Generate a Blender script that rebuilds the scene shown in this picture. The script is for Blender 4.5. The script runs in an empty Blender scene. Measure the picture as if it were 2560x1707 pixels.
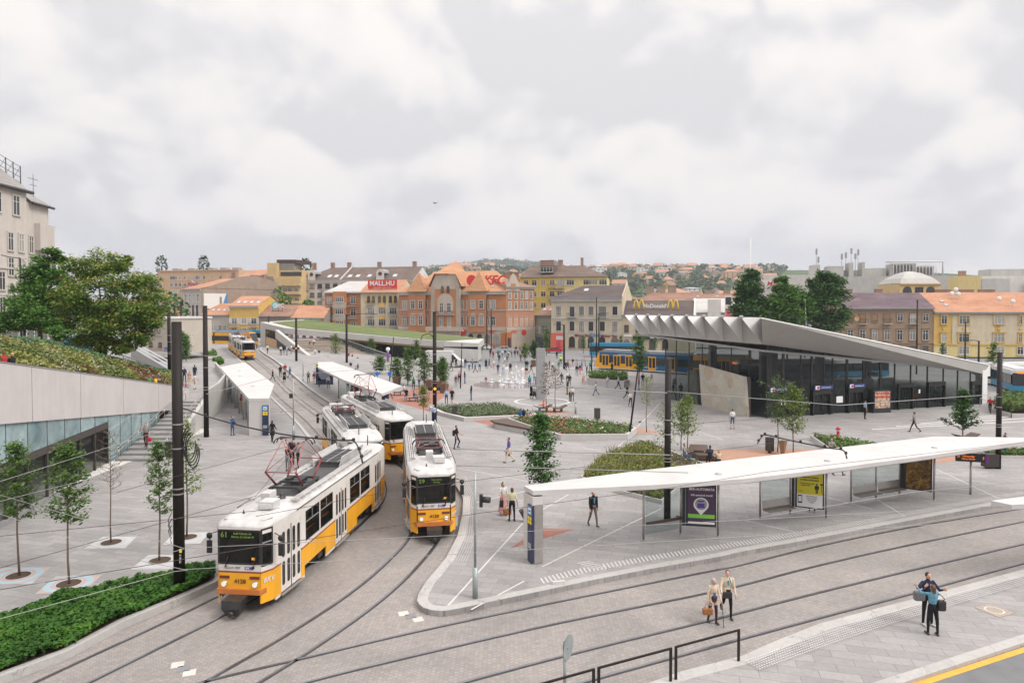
import bpy,bmesh,math,random
from mathutils import Vector,Matrix,noise
rad=math.radians
SC=bpy.context.scene
COL=SC.collection
random.seed(7)
# ------------------------------------------------------------ camera
CAM_H=10.7
FPX=1700.0
PITCH=rad(1.4)
SHIFT_PX=-42.0
cd=bpy.data.cameras.new('Camera')
cam=bpy.data.objects.new('Camera',cd)
COL.objects.link(cam)
cd.sensor_width=36.0
cd.lens=36.0*FPX/2560.0
cd.shift_y=SHIFT_PX/2560.0
cd.clip_start=0.2
cd.clip_end=12000.0
cam.location=(0,0,CAM_H)
cam.rotation_euler=(rad(90)-PITCH,0,0)
SC.camera=cam
# ------------------------------------------------------------ light and exposure
SUN_EL,SUN_AZ=rad(46),rad(116)
VS=SC.view_settings
VS.view_transform='Standard'
VS.look='None'
VS.exposure=0.54
VS.gamma=1.0
VS.use_curve_mapping=False
sl=bpy.data.lights.new('sun','SUN')
sl.energy=1.9
sl.angle=rad(22)
sl.color=(1.0,0.955,0.90)
so=bpy.data.objects.new('sun',sl)
COL.objects.link(so)
_d=Vector((math.sin(SUN_AZ)*math.cos(SUN_EL),math.cos(SUN_AZ)*math.cos(SUN_EL),math.sin(SUN_EL)))
so.rotation_euler=_d.to_track_quat('Z','Y').to_euler()
so.location=(0,0,60)
def build_world():
 w=bpy.data.worlds.new('World')
 SC.world=w
 w.use_nodes=True
 nt=w.node_tree
 N,L=nt.nodes,nt.links
 N.clear()
 out=N.new('ShaderNodeOutputWorld')
 sky=N.new('ShaderNodeTexSky')
 sky.sky_type='NISHITA'
 sky.sun_disc=False
 sky.sun_elevation=SUN_EL
 sky.sun_rotation=SUN_AZ
 bs=N.new('ShaderNodeBackground')
 bs.inputs[1].default_value=0.10
 L.new(sky.outputs[0],bs.inputs[0])
 tc=N.new('ShaderNodeTexCoord')
 sep=N.new('ShaderNodeSeparateXYZ')
 L.new(tc.outputs['Generated'],sep.inputs[0])
 def math_(op,a,b=None,clamp=False):
  m=N.new('ShaderNodeMath');m.operation=op;m.use_clamp=clamp
  for i,v in enumerate((a,b)):
   if v is None:continue
   if isinstance(v,(int,float)):m.inputs[i].default_value=v
   else:L.new(v,m.inputs[i])
  return m.outputs[0]
 zz=math_('MULTIPLY',sep.outputs[2],1.35)
 cmb=N.new('ShaderNodeCombineXYZ')
 L.new(sep.outputs[0],cmb.inputs[0]);L.new(sep.outputs[1],cmb.inputs[1]);L.new(zz,cmb.inputs[2])
 def nz(scale,detail,rough,dist=0.0,off=(0,0,0)):
  mp=N.new('ShaderNodeMapping');mp.inputs['Location'].default_value=off
  L.new(cmb.outputs[0],mp.inputs[0])
  n=N.new('ShaderNodeTexNoise')
  n.inputs['Scale'].default_value=scale;n.inputs['Detail'].default_value=detail
  n.inputs['Roughness'].default_value=rough;n.inputs['Distortion'].default_value=dist
  L.new(mp.outputs[0],n.inputs['Vector'])
  return n.outputs['Fac']
 def ramp(v,pts):
  r=N.new('ShaderNodeValToRGB');L.new(v,r.inputs[0])
  e=r.color_ramp.elements
  for i,(p,c)in enumerate(pts):
   if i<2:el=e[i];el.position=p
   else:el=e.new(p)
   el.color=c if len(c)==4 else(*c,1)
  return r.outputs[0]
 big=nz(1.7,4,0.5,0.0,(0.4,1.3,0.2))
 soft=nz(1.0,3,0.5,0.0,(7.0,2.0,5.0))
 fine=nz(7.0,7,0.55,0.0,(3.1,0.7,1.9))
 def puff(off):
  mp=N.new('ShaderNodeMapping');mp.inputs['Location'].default_value=off
  L.new(cmb.outputs[0],mp.inputs[0])
  wob=N.new('ShaderNodeTexNoise');wob.inputs['Scale'].default_value=3.0;wob.inputs['Detail'].default_value=5
  L.new(mp.outputs[0],wob.inputs['Vector'])
  ad=N.new('ShaderNodeVectorMath');ad.operation='MULTIPLY_ADD';ad.inputs[1].default_value=(0.22,0.22,0.22)
  L.new(wob.outputs['Color'],ad.inputs[0]);L.new(mp.outputs[0],ad.inputs[2])
  v=N.new('ShaderNodeTexVoronoi');v.inputs['Scale'].default_value=3.1;v.inputs['Detail'].default_value=3.5
  v.inputs['Roughness'].default_value=0.42
  L.new(ad.outputs[0],v.inputs['Vector'])
  return v.outputs['Distance']
 p1,p2=puff((1.3,0.4,2.1)),puff((1.31,0.4,2.155))
 rel=math_('MULTIPLY',math_('SUBTRACT',p2,p1),1.0)
 s=math_('ADD',math_('ADD',math_('MULTIPLY',big,0.62),math_('MULTIPLY',fine,0.26)),math_('ADD',math_('MULTIPLY',soft,0.20),rel))
 s=math_('ADD',s,math_('MULTIPLY',math_('SUBTRACT',0.62,p1),0.26))
 col=ramp(s,[(0.36,(0.50,0.495,0.51)),(0.43,(0.535,0.528,0.54)),(0.49,(0.58,0.568,0.57)),(0.55,(0.615,0.595,0.59)),(0.66,(0.65,0.625,0.61))])
 el=ramp(sep.outputs[2],[(0.0,(0.99,0.99,1.0)),(0.10,(0.97,0.97,0.98)),(0.22,(1.03,1.025,1.02)),(0.40,(1.10,1.09,1.08)),(0.75,(2.1,2.08,2.05)),(1.0,(3.0,2.95,2.9))])
 mx=N.new('ShaderNodeMixRGB');mx.blend_type='MULTIPLY';mx.inputs[0].default_value=1.0
 L.new(col,mx.inputs[1]);L.new(el,mx.inputs[2])
 bc=N.new('ShaderNodeBackground');bc.inputs[1].default_value=1.0
 L.new(mx.outputs[0],bc.inputs[0])
 gap=ramp(nz(1.5,6,0.55,0.3,(5.2,9.1,2.2)),[(0.66,(1,1,1)),(0.74,(0.55,0.55,0.55))])
 ms=N.new('ShaderNodeMixShader')
 L.new(gap,ms.inputs[0]);L.new(bs.outputs[0],ms.inputs[1]);L.new(bc.outputs[0],ms.inputs[2])
 L.new(ms.outputs[0],out.inputs[0])
build_world()
# ------------------------------------------------------------ helpers: picture points to places on the ground
_cp,_sp=math.cos(PITCH),math.sin(PITCH)
def ray(u,v):
 """direction of the photograph's pixel (u, v), scaled so that y = 1"""
 x=(u-1280.0)/FPX
 yc=(853.5+SHIFT_PX-v)/FPX
 dy=_cp+yc*_sp
 dz=-_sp+yc*_cp
 return x/dy,dz/dy
def smooth(t):
 t=max(0.0,min(1.0,t));return t*t*(3-2*t)
def zf(x,y):
 """the square climbs gently towards its far left corner"""
 return 2.2*smooth((-x-12)/30)*smooth((y-78)/55)
def gp(u,v,z=0.0,raised=False):
 rx,rz=ray(u,v)
 if not raised:
  d=(z-CAM_H)/rz
  return Vector((rx*d,d,z))
 d=10.0
 while d<600:
  zz=z+zf(rx*d,d)
  if CAM_H+rz*d<=zz:return Vector((rx*d,d,zz))
  d+=0.2
 return Vector((rx*d,d,z+zf(rx*d,d)))
def at(u,v,d):
 rx,rz=ray(u,v)
 return Vector((rx*d,d,CAM_H+rz*d))
VK=2560.0/2352.0
# ------------------------------------------------------------ helpers: naming
def tag(o,label=None,cat=None,group=None,kind=None):
 if label:o['label']=label
 if cat:o['category']=cat
 if group:o['group']=group
 if kind:o['kind']=kind
 return o
def thing(name,label,cat,loc=(0,0,0),rz=0.0,group=None):
 o=bpy.data.objects.new(name,None)
 o.empty_display_size=0.2
 COL.objects.link(o)
 o.location=loc;o.rotation_euler=(0,0,rz)
 return tag(o,label,cat,group)
def kids(o):
 return[c for c in KIDS.get(o.name,[])]
KIDS={}
def adopt(c,p):
 c.parent=p
 KIDS.setdefault(p.name,[]).append(c)
def copy_tree(o,parent=None,skip=()):
 c=o.copy();COL.objects.link(c)
 if parent is not None:adopt(c,parent)
 for ch in kids(o):
  if ch.name.split('.')[0]not in skip:copy_tree(ch,c,skip)
 return c
# ------------------------------------------------------------ helpers: meshes
class MB:
 def __init__(s):s.v=[];s.f=[];s.m=[];s.sm=[]
 def face(s,pts,m=0,smooth=False):
  i=len(s.v);s.v+=[tuple(p)for p in pts]
  s.f.append(tuple(range(i,i+len(pts))));s.m.append(m);s.sm.append(smooth)
 def add(s,verts,faces,m=0,smooth=False):
  i=len(s.v);s.v+=[tuple(p)for p in verts]
  for f in faces:
   s.f.append(tuple(i+k for k in f));s.m.append(m);s.sm.append(smooth)
 def box(s,c,d,m=0,rz=0.0,M=None):
  x,y,z=d[0]/2,d[1]/2,d[2]/2
  vs=[Vector(p)for p in((-x,-y,-z),(x,-y,-z),(x,y,-z),(-x,y,-z),(-x,-y,z),(x,-y,z),(x,y,z),(-x,y,z))]
  if rz:R=Matrix.Rotation(rz,3,'Z');vs=[R@p for p in vs]
  if M is not None:vs=[M@p for p in vs]
  c=Vector(c)
  s.add([p+c for p in vs],[(0,3,2,1),(4,5,6,7),(0,1,5,4),(1,2,6,5),(2,3,7,6),(3,0,4,7)],m)
 def bx(s,x0,x1,y0,y1,z0,z1,m=0):
  s.box(((x0+x1)/2,(y0+y1)/2,(z0+z1)/2),(abs(x1-x0),abs(y1-y0),abs(z1-z0)),m)
 def prism(s,poly,z0,z1,m=0,mt=None,bottom=True):
  """poly: list of (x, y) counter-clockwise; z0 / z1 numbers or functions of (x, y)"""
  a=sum(poly[i][0]*poly[(i+1)%len(poly)][1]-poly[(i+1)%len(poly)][0]*poly[i][1]for i in range(len(poly)))
  if a<0:poly=poly[::-1]
  f0=z0 if callable(z0)else(lambda x,y:z0)
  f1=z1 if callable(z1)else(lambda x,y:z1)
  n=len(poly)
  vs=[(p[0],p[1],f0(p[0],p[1]))for p in poly]+[(p[0],p[1],f1(p[0],p[1]))for p in poly]
  s.add(vs,[(i,(i+1)%n,n+(i+1)%n,n+i)for i in range(n)],m)
  i0=len(s.v)
  s.v+=vs[n:];s.f.append(tuple(range(i0,i0+n)));s.m.append(m if mt is None else mt);s.sm.append(False)
  if bottom:
   i0=len(s.v);s.v+=vs[:n];s.f.append(tuple(range(i0+n-1,i0-1,-1)));s.m.append(m);s.sm.append(False)
 def tube(s,pts,r,n=6,m=0,r1=None,cap=True,smooth=True):
  pts=[Vector(p)for p in pts]
  k=len(pts);i0=len(s.v)
  up=None
  for j,p in enumerate(pts):
   t=(pts[min(j+1,k-1)]-pts[max(j-1,0)])
   if t.length<1e-9:t=Vector((0,0,1))
   t.normalize()
   if up is None:
    up=Vector((0,0,1))if abs(t.z)<0.9 else Vector((1,0,0))
   a=t.cross(up)
   if a.length<1e-4:a=t.cross(Vector((0,1,0.1)))
   a.normalize();b=t.cross(a);b.normalize()
   up=a.cross(t)*-1 if False else up
   rr=r if r1 is None else r+(r1-r)*j/max(1,k-1)
   if isinstance(r,(list,tuple)):rr=r[j]
   for q in range(n):
    ang=2*math.pi*q/n
    s.v.append(tuple(p+a*(rr*math.cos(ang))+b*(rr*math.sin(ang))))
  for j in range(k-1):
   for q in range(n):
    A=i0+j*n+q;B=i0+j*n+(q+1)%n
    s.f.append((A,B,B+n,A+n));s.m.append(m);s.sm.append(smooth)
  if cap:
   s.f.append(tuple(i0+q for q in range(n-1,-1,-1)));s.m.append(m);s.sm.append(False)
   s.f.append(tuple(i0+(k-1)*n+q for q in range(n)));s.m.append(m);s.sm.append(False)
 def cyl(s,c,r,z0,z1,n=12,m=0,r1=None,smooth=True):
  s.tube([(c[0],c[1],z0),(c[0],c[1],z1)],r,n,m,r1,True,smooth)
 def lathe(s,c,prof,n=12,m=0,smooth=True,cap=True):
  i0=len(s.v)
  for(r,z)in prof:
   for q in range(n):
    a=2*math.pi*q/n
    s.v.append((c[0]+r*math.cos(a),c[1]+r*math.sin(a),c[2]+z))
  for j in range(len(prof)-1):
   for q in range(n):
    A=i0+j*n+q;B=i0+j*n+(q+1)%n
    s.f.append((A,B,B+n,A+n));s.m.append(m);s.sm.append(smooth)
  if cap:
   s.f.append(tuple(i0+q for q in range(n-1,-1,-1)));s.m.append(m);s.sm.append(False)
   k=i0+(len(prof)-1)*n
   s.f.append(tuple(k+q for q in range(n)));s.m.append(m);s.sm.append(False)
 def ball(s,c,r,m=0,nu=8,nv=6):
  if isinstance(r,(int,float)):r=(r,r,r)
  i0=len(s.v)
  for j in range(nv+1):
   th=math.pi*j/nv
   for q in range(nu):
    a=2*math.pi*q/nu
    s.v.append((c[0]+r[0]*math.sin(th)*math.cos(a),c[1]+r[1]*math.sin(th)*math.sin(a),c[2]-r[2]*math.cos(th)))
  for j in range(nv):
   for q in range(nu):
    A=i0+j*nu+q;B=i0+j*nu+(q+1)%nu
    s.f.append((A,B,B+nu,A+nu));s.m.append(m);s.sm.append(True)
 def rings(s,rings,m=0,smooth=True,cap=True,closed=True):
  n=len(rings[0]);i0=len(s.v)
  for r in rings:s.v+=[tuple(p)for p in r]
  for j in range(len(rings)-1):
   for q in range(n if closed else n-1):
    A=i0+j*n+q;B=i0+j*n+(q+1)%n
    s.f.append((A,B,B+n,A+n));s.m.append(m);s.sm.append(smooth)
  if cap:
   s.f.append(tuple(i0+q for q in range(n-1,-1,-1)));s.m.append(m);s.sm.append(False)
   k=i0+(len(rings)-1)*n
   s.f.append(tuple(k+q for q in range(n)));s.m.append(m);s.sm.append(False)
 def xf(s,M):
  s.v=[tuple(M@Vector(p))for p in s.v];return s
 def mesh(s,name,mats):
  me=bpy.data.meshes.new(name)
  me.from_pydata(s.v,[],s.f)
  for m in(mats if isinstance(mats,(list,tuple))else[mats]):me.materials.append(m)
  me.polygons.foreach_set('material_index',s.m)
  me.polygons.foreach_set('use_smooth',s.sm)
  me.update()
  return me
 def build(s,name,mats,parent=None,loc=None,rz=0.0,bevel=0.0,weld=False):
  me=s.mesh(name,mats)
  if weld or bevel:
   bm=bmesh.new();bm.from_mesh(me)
   bmesh.ops.remove_doubles(bm,verts=bm.verts,dist=1e-4)
   if bevel:
    ed=[e for e in bm.edges if len(e.link_faces)==2 and e.calc_face_angle(0)>0.5]
    bmesh.ops.bevel(bm,geom=ed,offset=bevel,segments=2,affect='EDGES',profile=0.6,clamp_overlap=True)
   bm.to_mesh(me);bm.free()
  o=bpy.data.objects.new(name,me)
  COL.objects.link(o)
  if loc is not None:o.location=loc
  if rz:o.rotation_euler=(0,0,rz)
  if parent is not None:adopt(o,parent)
  return o
# ------------------------------------------------------------ helpers: materials
MATS={}
def mat(name,col,rough=0.6,var=0.12,scale=3.0,metal=0.0,spec=0.5,bump=0.0,col2=None,emit=None,coords='Object',alpha=None,detail=6,trans=0.0,stretch=None):
 if name in MATS:return MATS[name]
 m=bpy.data.materials.new(name);m.use_nodes=True
 nt=m.node_tree;N,L=nt.nodes,nt.links
 p=N['Principled BSDF']
 p.inputs['Roughness'].default_value=rough
 p.inputs['Metallic'].default_value=metal
 p.inputs['Specular IOR Level'].default_value=spec
 if trans:p.inputs['Transmission Weight'].default_value=trans
 c=(*col,1.0)
 if var>0 or col2 is not None:
  tc=N.new('ShaderNodeTexCoord')
  n=N.new('ShaderNodeTexNoise');n.inputs['Scale'].default_value=scale;n.inputs['Detail'].default_value=detail
  n.inputs['Roughness'].default_value=0.6
  vec=tc.outputs[coords]
  if stretch:
   mp=N.new('ShaderNodeMapping');mp.inputs['Scale'].default_value=stretch
   L.new(vec,mp.inputs[0]);vec=mp.outputs[0]
  L.new(vec,n.inputs['Vector'])
  r=N.new('ShaderNodeValToRGB');L.new(n.outputs['Fac'],r.inputs[0])
  r.color_ramp.elements[0].position=0.3;r.color_ramp.elements[1].position=0.7
  lo=tuple(max(0,k*(1-var))for k in col);hi=tuple(min(1,k*(1+var))for k in(col2 or col))
  r.color_ramp.elements[0].color=(*lo,1);r.color_ramp.elements[1].color=(*hi,1)
  L.new(r.outputs[0],p.inputs['Base Color'])
  if bump:
   b=N.new('ShaderNodeBump');b.inputs['Strength'].default_value=bump;b.inputs['Distance'].default_value=0.02
   L.new(n.outputs['Fac'],b.inputs['Height']);L.new(b.outputs[0],p.inputs['Normal'])
 else:
  p.inputs['Base Color'].default_value=c
 if emit:
  p.inputs['Emission Color'].default_value=(*emit[0],1);p.inputs['Emission Strength'].default_value=emit[1]
 m.diffuse_color=c
 MATS[name]=m
 return m
def glass(name,tint=(0.02,0.03,0.035),rough=0.03,see=0.35,tcol=(0.75,0.82,0.84)):
 """window glass: mirrors the sky, lets part of what is behind through"""
 if name in MATS:return MATS[name]
 m=bpy.data.materials.new(name);m.use_nodes=True
 nt=m.node_tree;N,L=nt.nodes,nt.links
 p=N['Principled BSDF']
 p.inputs['Base Color'].default_value=(*tint,1);p.inputs['Roughness'].default_value=rough
 p.inputs['Specular IOR Level'].default_value=0.6
 if see>0:
  t=N.new('ShaderNodeBsdfTransparent');t.inputs[0].default_value=(*tcol,1)
  x=N.new('ShaderNodeMixShader');x.inputs[0].default_value=see
  L.new(p.outputs[0],x.inputs[1]);L.new(t.outputs[0],x.inputs[2])
  L.new(x.outputs[0],N['Material Output'].inputs[0])
 MATS[name]=m
 return m
def node_mat(name,fn,rough=0.8,spec=0.3):
 """fn(N, L, P) wires a custom colour into the principled node"""
 if name in MATS:return MATS[name]
 m=bpy.data.materials.new(name);m.use_nodes=True
 N,L=m.node_tree.nodes,m.node_tree.links
 P=N['Principled BSDF'];P.inputs['Roughness'].default_value=rough;P.inputs['Specular IOR Level'].default_value=spec
 fn(N,L,P)
 MATS[name]=m
 return m
def _noise(N,L,vec,scale,detail=6,rough=0.6,dist=0.0):
 n=N.new('ShaderNodeTexNoise');n.inputs['Scale'].default_value=scale;n.inputs['Detail'].default_value=detail
 n.inputs['Roughness'].default_value=rough;n.inputs['Distortion'].default_value=dist
 L.new(vec,n.inputs['Vector']);return n.outputs['Fac']
def _ramp(N,L,v,pts):
 r=N.new('ShaderNodeValToRGB');L.new(v,r.inputs[0]);e=r.color_ramp.elements
 for i,(p,c)in enumerate(pts):
  el=e[i]if i<2 else e.new(p)
  el.position=p;el.color=(*c,1)
 return r.outputs[0]
def _mix(N,L,a,b,f=1.0,mode='MULTIPLY'):
 x=N.new('ShaderNodeMixRGB');x.blend_type=mode
 for i,v in((0,f),(1,a),(2,b)):
  if isinstance(v,(int,float)):x.inputs[i].default_value=v
  elif isinstance(v,tuple):x.inputs[i].default_value=(*v,1)
  else:L.new(v,x.inputs[i])
 return x.outputs[0]
def text(s,size,mt,parent,loc,rot=(90,0,0),name='lettering',ext=0.004,bold=0.0,align='CENTER',sx=1.0,shear=0.0):
 cu=bpy.data.curves.new(name,'FONT')
 cu.body=s;cu.size=size;cu.extrude=ext;cu.align_x=align;cu.align_y='CENTER';cu.offset=bold;cu.shear=shear
 cu.resolution_u=3
 cu.materials.append(mt)
 tmp=bpy.data.objects.new('tmp',cu)
 me=bpy.data.meshes.new_from_object(tmp)
 bpy.data.objects.remove(tmp);bpy.data.curves.remove(cu)
 if not me.materials:me.materials.append(mt)
 o=bpy.data.objects.new(name,me);COL.objects.link(o)
 o.location=loc;o.rotation_euler=[rad(a)for a in rot];o.scale=(sx,1,1)
 if parent is not None:adopt(o,parent)
 return o
def spline(pts,n=8):
 """Catmull-Rom through points"""
 P=[Vector(p)for p in pts];out=[]
 for i in range(len(P)-1):
  p0=P[max(i-1,0)];p1=P[i];p2=P[i+1];p3=P[min(i+2,len(P)-1)]
  for k in range(n):
   t=k/n
   out.append(0.5*((2*p1)+(p2-p0)*t+(2*p0-5*p1+4*p2-p3)*t*t+(3*p1-p0-3*p2+p3)*t**3))
 out.append(P[-1]);return out
# ============================================================ GROUND
def paving_fn(base,joint,bw,bh,jw,rot=0.0,contrast=0.10,stain=0.16,warm=(1,1,1),wob=0.10):
 def fn(N,L,P):
  tc=N.new('ShaderNodeTexCoord')
  mp=N.new('ShaderNodeMapping');mp.inputs['Rotation'].default_value=(0,0,rot)
  L.new(tc.outputs['Object'],mp.inputs[0])
  br=N.new('ShaderNodeTexBrick')
  br.inputs['Color1'].default_value=(*[k*(1-contrast)for k in base],1)
  br.inputs['Color2'].default_value=(*[k*(1+contrast)for k in base],1)
  br.inputs['Mortar'].default_value=(*joint,1)
  br.inputs['Scale'].default_value=1.0
  br.inputs['Mortar Size'].default_value=jw
  br.inputs['Mortar Smooth'].default_value=0.3
  br.inputs['Brick Width'].default_value=bw
  br.inputs['Row Height'].default_value=bh
  br.offset_frequency=2
  dw=N.new('ShaderNodeVectorMath');dw.operation='ADD'
  n0=N.new('ShaderNodeTexNoise');n0.inputs['Scale'].default_value=3.0/bw
  L.new(mp.outputs[0],n0.inputs['Vector'])
  sc=N.new('ShaderNodeVectorMath');sc.operation='SCALE';sc.inputs['Scale'].default_value=bh*wob
  L.new(n0.outputs['Color'],sc.inputs[0])
  L.new(mp.outputs[0],dw.inputs[0]);L.new(sc.outputs[0],dw.inputs[1])
  L.new(dw.outputs[0],br.inputs['Vector'])
  st=_ramp(N,L,_noise(N,L,tc.outputs['Object'],0.22,9,0.62,0.6),[(0.28,tuple([1-stain]*3)),(0.72,tuple(k*(1+stain*0.5)for k in warm))])
  fine=_ramp(N,L,_noise(N,L,tc.outputs['Object'],5.5,5,0.7),[(0.3,(0.90,0.90,0.90)),(0.7,(1.08,1.08,1.08))])
  sp=_ramp(N,L,_noise(N,L,tc.outputs['Object'],1.3,3,0.5),[(0.66,(1,1,1)),(0.80,(0.86,0.85,0.84))])
  c=_mix(N,L,br.outputs['Color'],st);c=_mix(N,L,c,fine);c=_mix(N,L,c,sp)
  L.new(c,P.inputs['Base Color'])
  b=N.new('ShaderNodeBump');b.inputs['Strength'].default_value=0.25;b.inputs['Distance'].default_value=0.01
  L.new(br.outputs['Fac'],b.inputs['Height']);b.invert=True
  L.new(b.outputs[0],P.inputs['Normal'])
 return fn
M_PAVE=node_mat('granite_paving',paving_fn((0.285,0.272,0.268),(0.19,0.182,0.178),1.15,0.46,0.012,rad(14),0.10,0.19),0.75,0.3)
M_COBBLE=node_mat('cobblestone',paving_fn((0.272,0.254,0.246),(0.226,0.208,0.198),0.16,0.14,0.014,rad(-30),0.09,0.24,(1.04,1.0,0.96),0.4),0.8,0.3)
M_KERB=node_mat('granite_kerb',paving_fn((0.40,0.385,0.37),(0.26,0.25,0.24),1.0,8.0,0.012,rad(14),0.05,0.16),0.8,0.3)
M_ASPHALT=mat('asphalt',(0.20,0.198,0.20),0.85,0.14,2.0,spec=0.25)
M_ROAD=mat('smooth_asphalt',(0.16,0.16,0.165),0.85,0.12,1.5,spec=0.25)
M_RED=mat('terracotta_surface',(0.30,0.142,0.108),0.85,0.10,2.5,spec=0.2)
M_ORANGE=mat('orange_surface',(0.36,0.215,0.155),0.85,0.10,2.5,spec=0.2)
M_WHITELINE=mat('white_stone',(0.50,0.485,0.475),0.7,0.10,2.0)
M_RAIL=mat('rail_steel',(0.30,0.30,0.34),0.28,0.12,2.0,metal=0.9)
M_GROOVE=mat('rail_groove',(0.045,0.04,0.038),0.9,0.2,4.0)
M_YLINE=mat('yellow_line',(0.62,0.33,0.05),0.7,0.10,4.0)
# track centre lines: one loop for each of the two main tracks
T1=spline([(-19.5,7.5),(-16,13.5),(-13.0,19.8),(-10.6,24.9),(-9.05,30),(-8.25,35),(-8.15,39.5),(-9.6,45),(-12.3,51),(-15.3,57),(-19.2,65.5),(-24.6,76.5),(-31,89.5),(-38,104),(-45.6,118),(-53,132),(-59,146),(-62.5,160),(-63,176)],6)
T2=spline([(-14.5,8),(-11.4,13.5),(-8.1,19.7),(-6.75,22.4),(-5.55,25.4),(-4.7,28.6),(-4.15,32.5),(-4.45,38),(-5.9,44),(-8.5,50),(-11.7,56.3),(-15.9,64),(-21.4,74.7),(-27.9,88),(-34.9,102.2),(-42.4,116.3),(-49.7,130.5),(-55.5,145),(-59,160),(-59.5,176)],6)
def offset(line,d):
 out=[]
 for i,p in enumerate(line):
  a=Vector(line[max(i-1,0)][:2]);b=Vector(line[min(i+1,len(line)-1)][:2])
  t=(b-a).normalized();out.append(Vector((p[0]+t.y*d,p[1]-t.x*d)))
 return out
T1=[Vector((p[0],p[1]))if len(p)<3 else Vector((p[0],p[1]))for p in T1]
T2=[Vector((p[0],p[1]))for p in T2]
def sheet(name,pts,z,m,thick=0.0,kind='structure',raised=True,build=True):
 """flat area from a plan outline, following the climb of the square; thick > 0 gives it sides"""
 bm=bmesh.new()
 vs=[bm.verts.new((p[0],p[1],0))for p in pts]
 f=bm.faces.new(vs);f.normal_update()
 if f.normal.z<0:f.normal_flip()
 xs=[p[0]for p in pts];ys=[p[1]for p in pts]
 if raised and max(ys)>78 and min(xs)<-12:
  bmesh.ops.triangulate(bm,faces=bm.faces[:])
  cuts=[(0,1,0,y)for y in range(80,136,5)]+[(1,0,0,x)for x in range(-44,-10,4)]
  for(a,b,c,d)in cuts:
   g=bm.verts[:]+bm.edges[:]+bm.faces[:]
   bmesh.ops.bisect_plane(bm,geom=g,plane_co=(d if a else 0,d if b else 0,0),plane_no=(a,b,0),dist=1e-4)
 if thick>0:
  r=bmesh.ops.extrude_face_region(bm,geom=bm.faces[:])
  for v in[e for e in r['geom']if isinstance(e,bmesh.types.BMVert)]:v.co.z-=0
  newv={v for v in r['geom']if isinstance(v,bmesh.types.BMVert)}
  for v in bm.verts:
   if v not in newv:v.co.z-=thick
  bm.normal_update()
 for v in bm.verts:v.co.z+=z+(zf(v.co.x,v.co.y)if raised else 0)
 bmesh.ops.recalc_face_normals(bm,faces=bm.faces[:])if thick>0 else None
 me=bpy.data.meshes.new(name);bm.to_mesh(me);bm.free()
 me.materials.append(m)
 o=bpy.data.objects.new(name,me);COL.objects.link(o)
 o['kind']=kind
 return o
def xy(u,v,z=0.0):
 p=gp(u,v,z,True);return(p.x,p.y)
# ground sheet out to the horizon
def ground_sheet():
 xs=[-7000,-2500,-800,-250,-120]+list(range(-100,-8,4))+[0,60,200,800,2500,7000]
 ys=[-300,-20,40]+list(range(76,140,4))+[180,300,700,2000,9000]
 vs,fs=[],[]
 for y in ys:
  for x in xs:vs.append((x,y,-0.27+zf(x,y)))
 n=len(xs)
 for j in range(len(ys)-1):
  for i in range(n-1):fs.append((j*n+i,j*n+i+1,(j+1)*n+i+1,(j+1)*n+i))
 b=MB();b.add(vs,fs);o=b.build('ground',M_ASPHALT);o['kind']='structure'
ground_sheet()
sheet('cobbled_track_bed',[(-40,-4),(26,-4),(70,34),(95,62),(60,60),(20,36),(0,40),(-9,60),(-30,100),(-46,130),(-54,176),(-70,176),(-66,150),(-50,115),(-24,66),(-24,30)],-0.20,M_COBBLE)
# main plaza slab (with the platform island at its near end)
isl_left=[gp(u,v)for u,v in((1042,1500),(1046,1483),(1062.6,1455),(1114,1394),(1143,1339),(1156,1281),(1158,1240))]
isl_front=[gp(u,v)for u,v in((1047,1509),(1058,1518),(1076,1524),(1098,1526.5),(1116,1526),(1150,1520),(1224,1504),(1350,1477.6),(1469,1452),(1626,1421.5),(1800,1391),(1860,1377),(1979,1356.5),(2128,1328),(2262,1303),(2366,1283.6),(2485,1262),(2560,1249))]
edge2=[p for p in offset(T2,1.62)if 43.5<p.y<150]
plaza=[(p.x,p.y)for p in isl_front]+[(60,51),(150,88),(150,124),(-18,124),(-30,150)]
plaza+=[(p.x,p.y)for p in reversed(edge2)]+[(p.x,p.y)for p in reversed(isl_left)]
sheet('plaza_paving',plaza,0.0,M_PAVE,0.3)
# left plaza
lk=[gp(u,v)for u,v in((-160,1760),(0,1694),(168,1631),(310,1555),(444,1499),(536,1458))]
edge1=[p for p in offset(T1,-1.62)if 31<p.y<176]
left=[(p.x,p.y)for p in lk]+[(p.x,p.y)for p in edge1]+[(-95,176),(-95,10)]
sheet('promenade_paving',left,0.0,M_PAVE,0.3)
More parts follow.
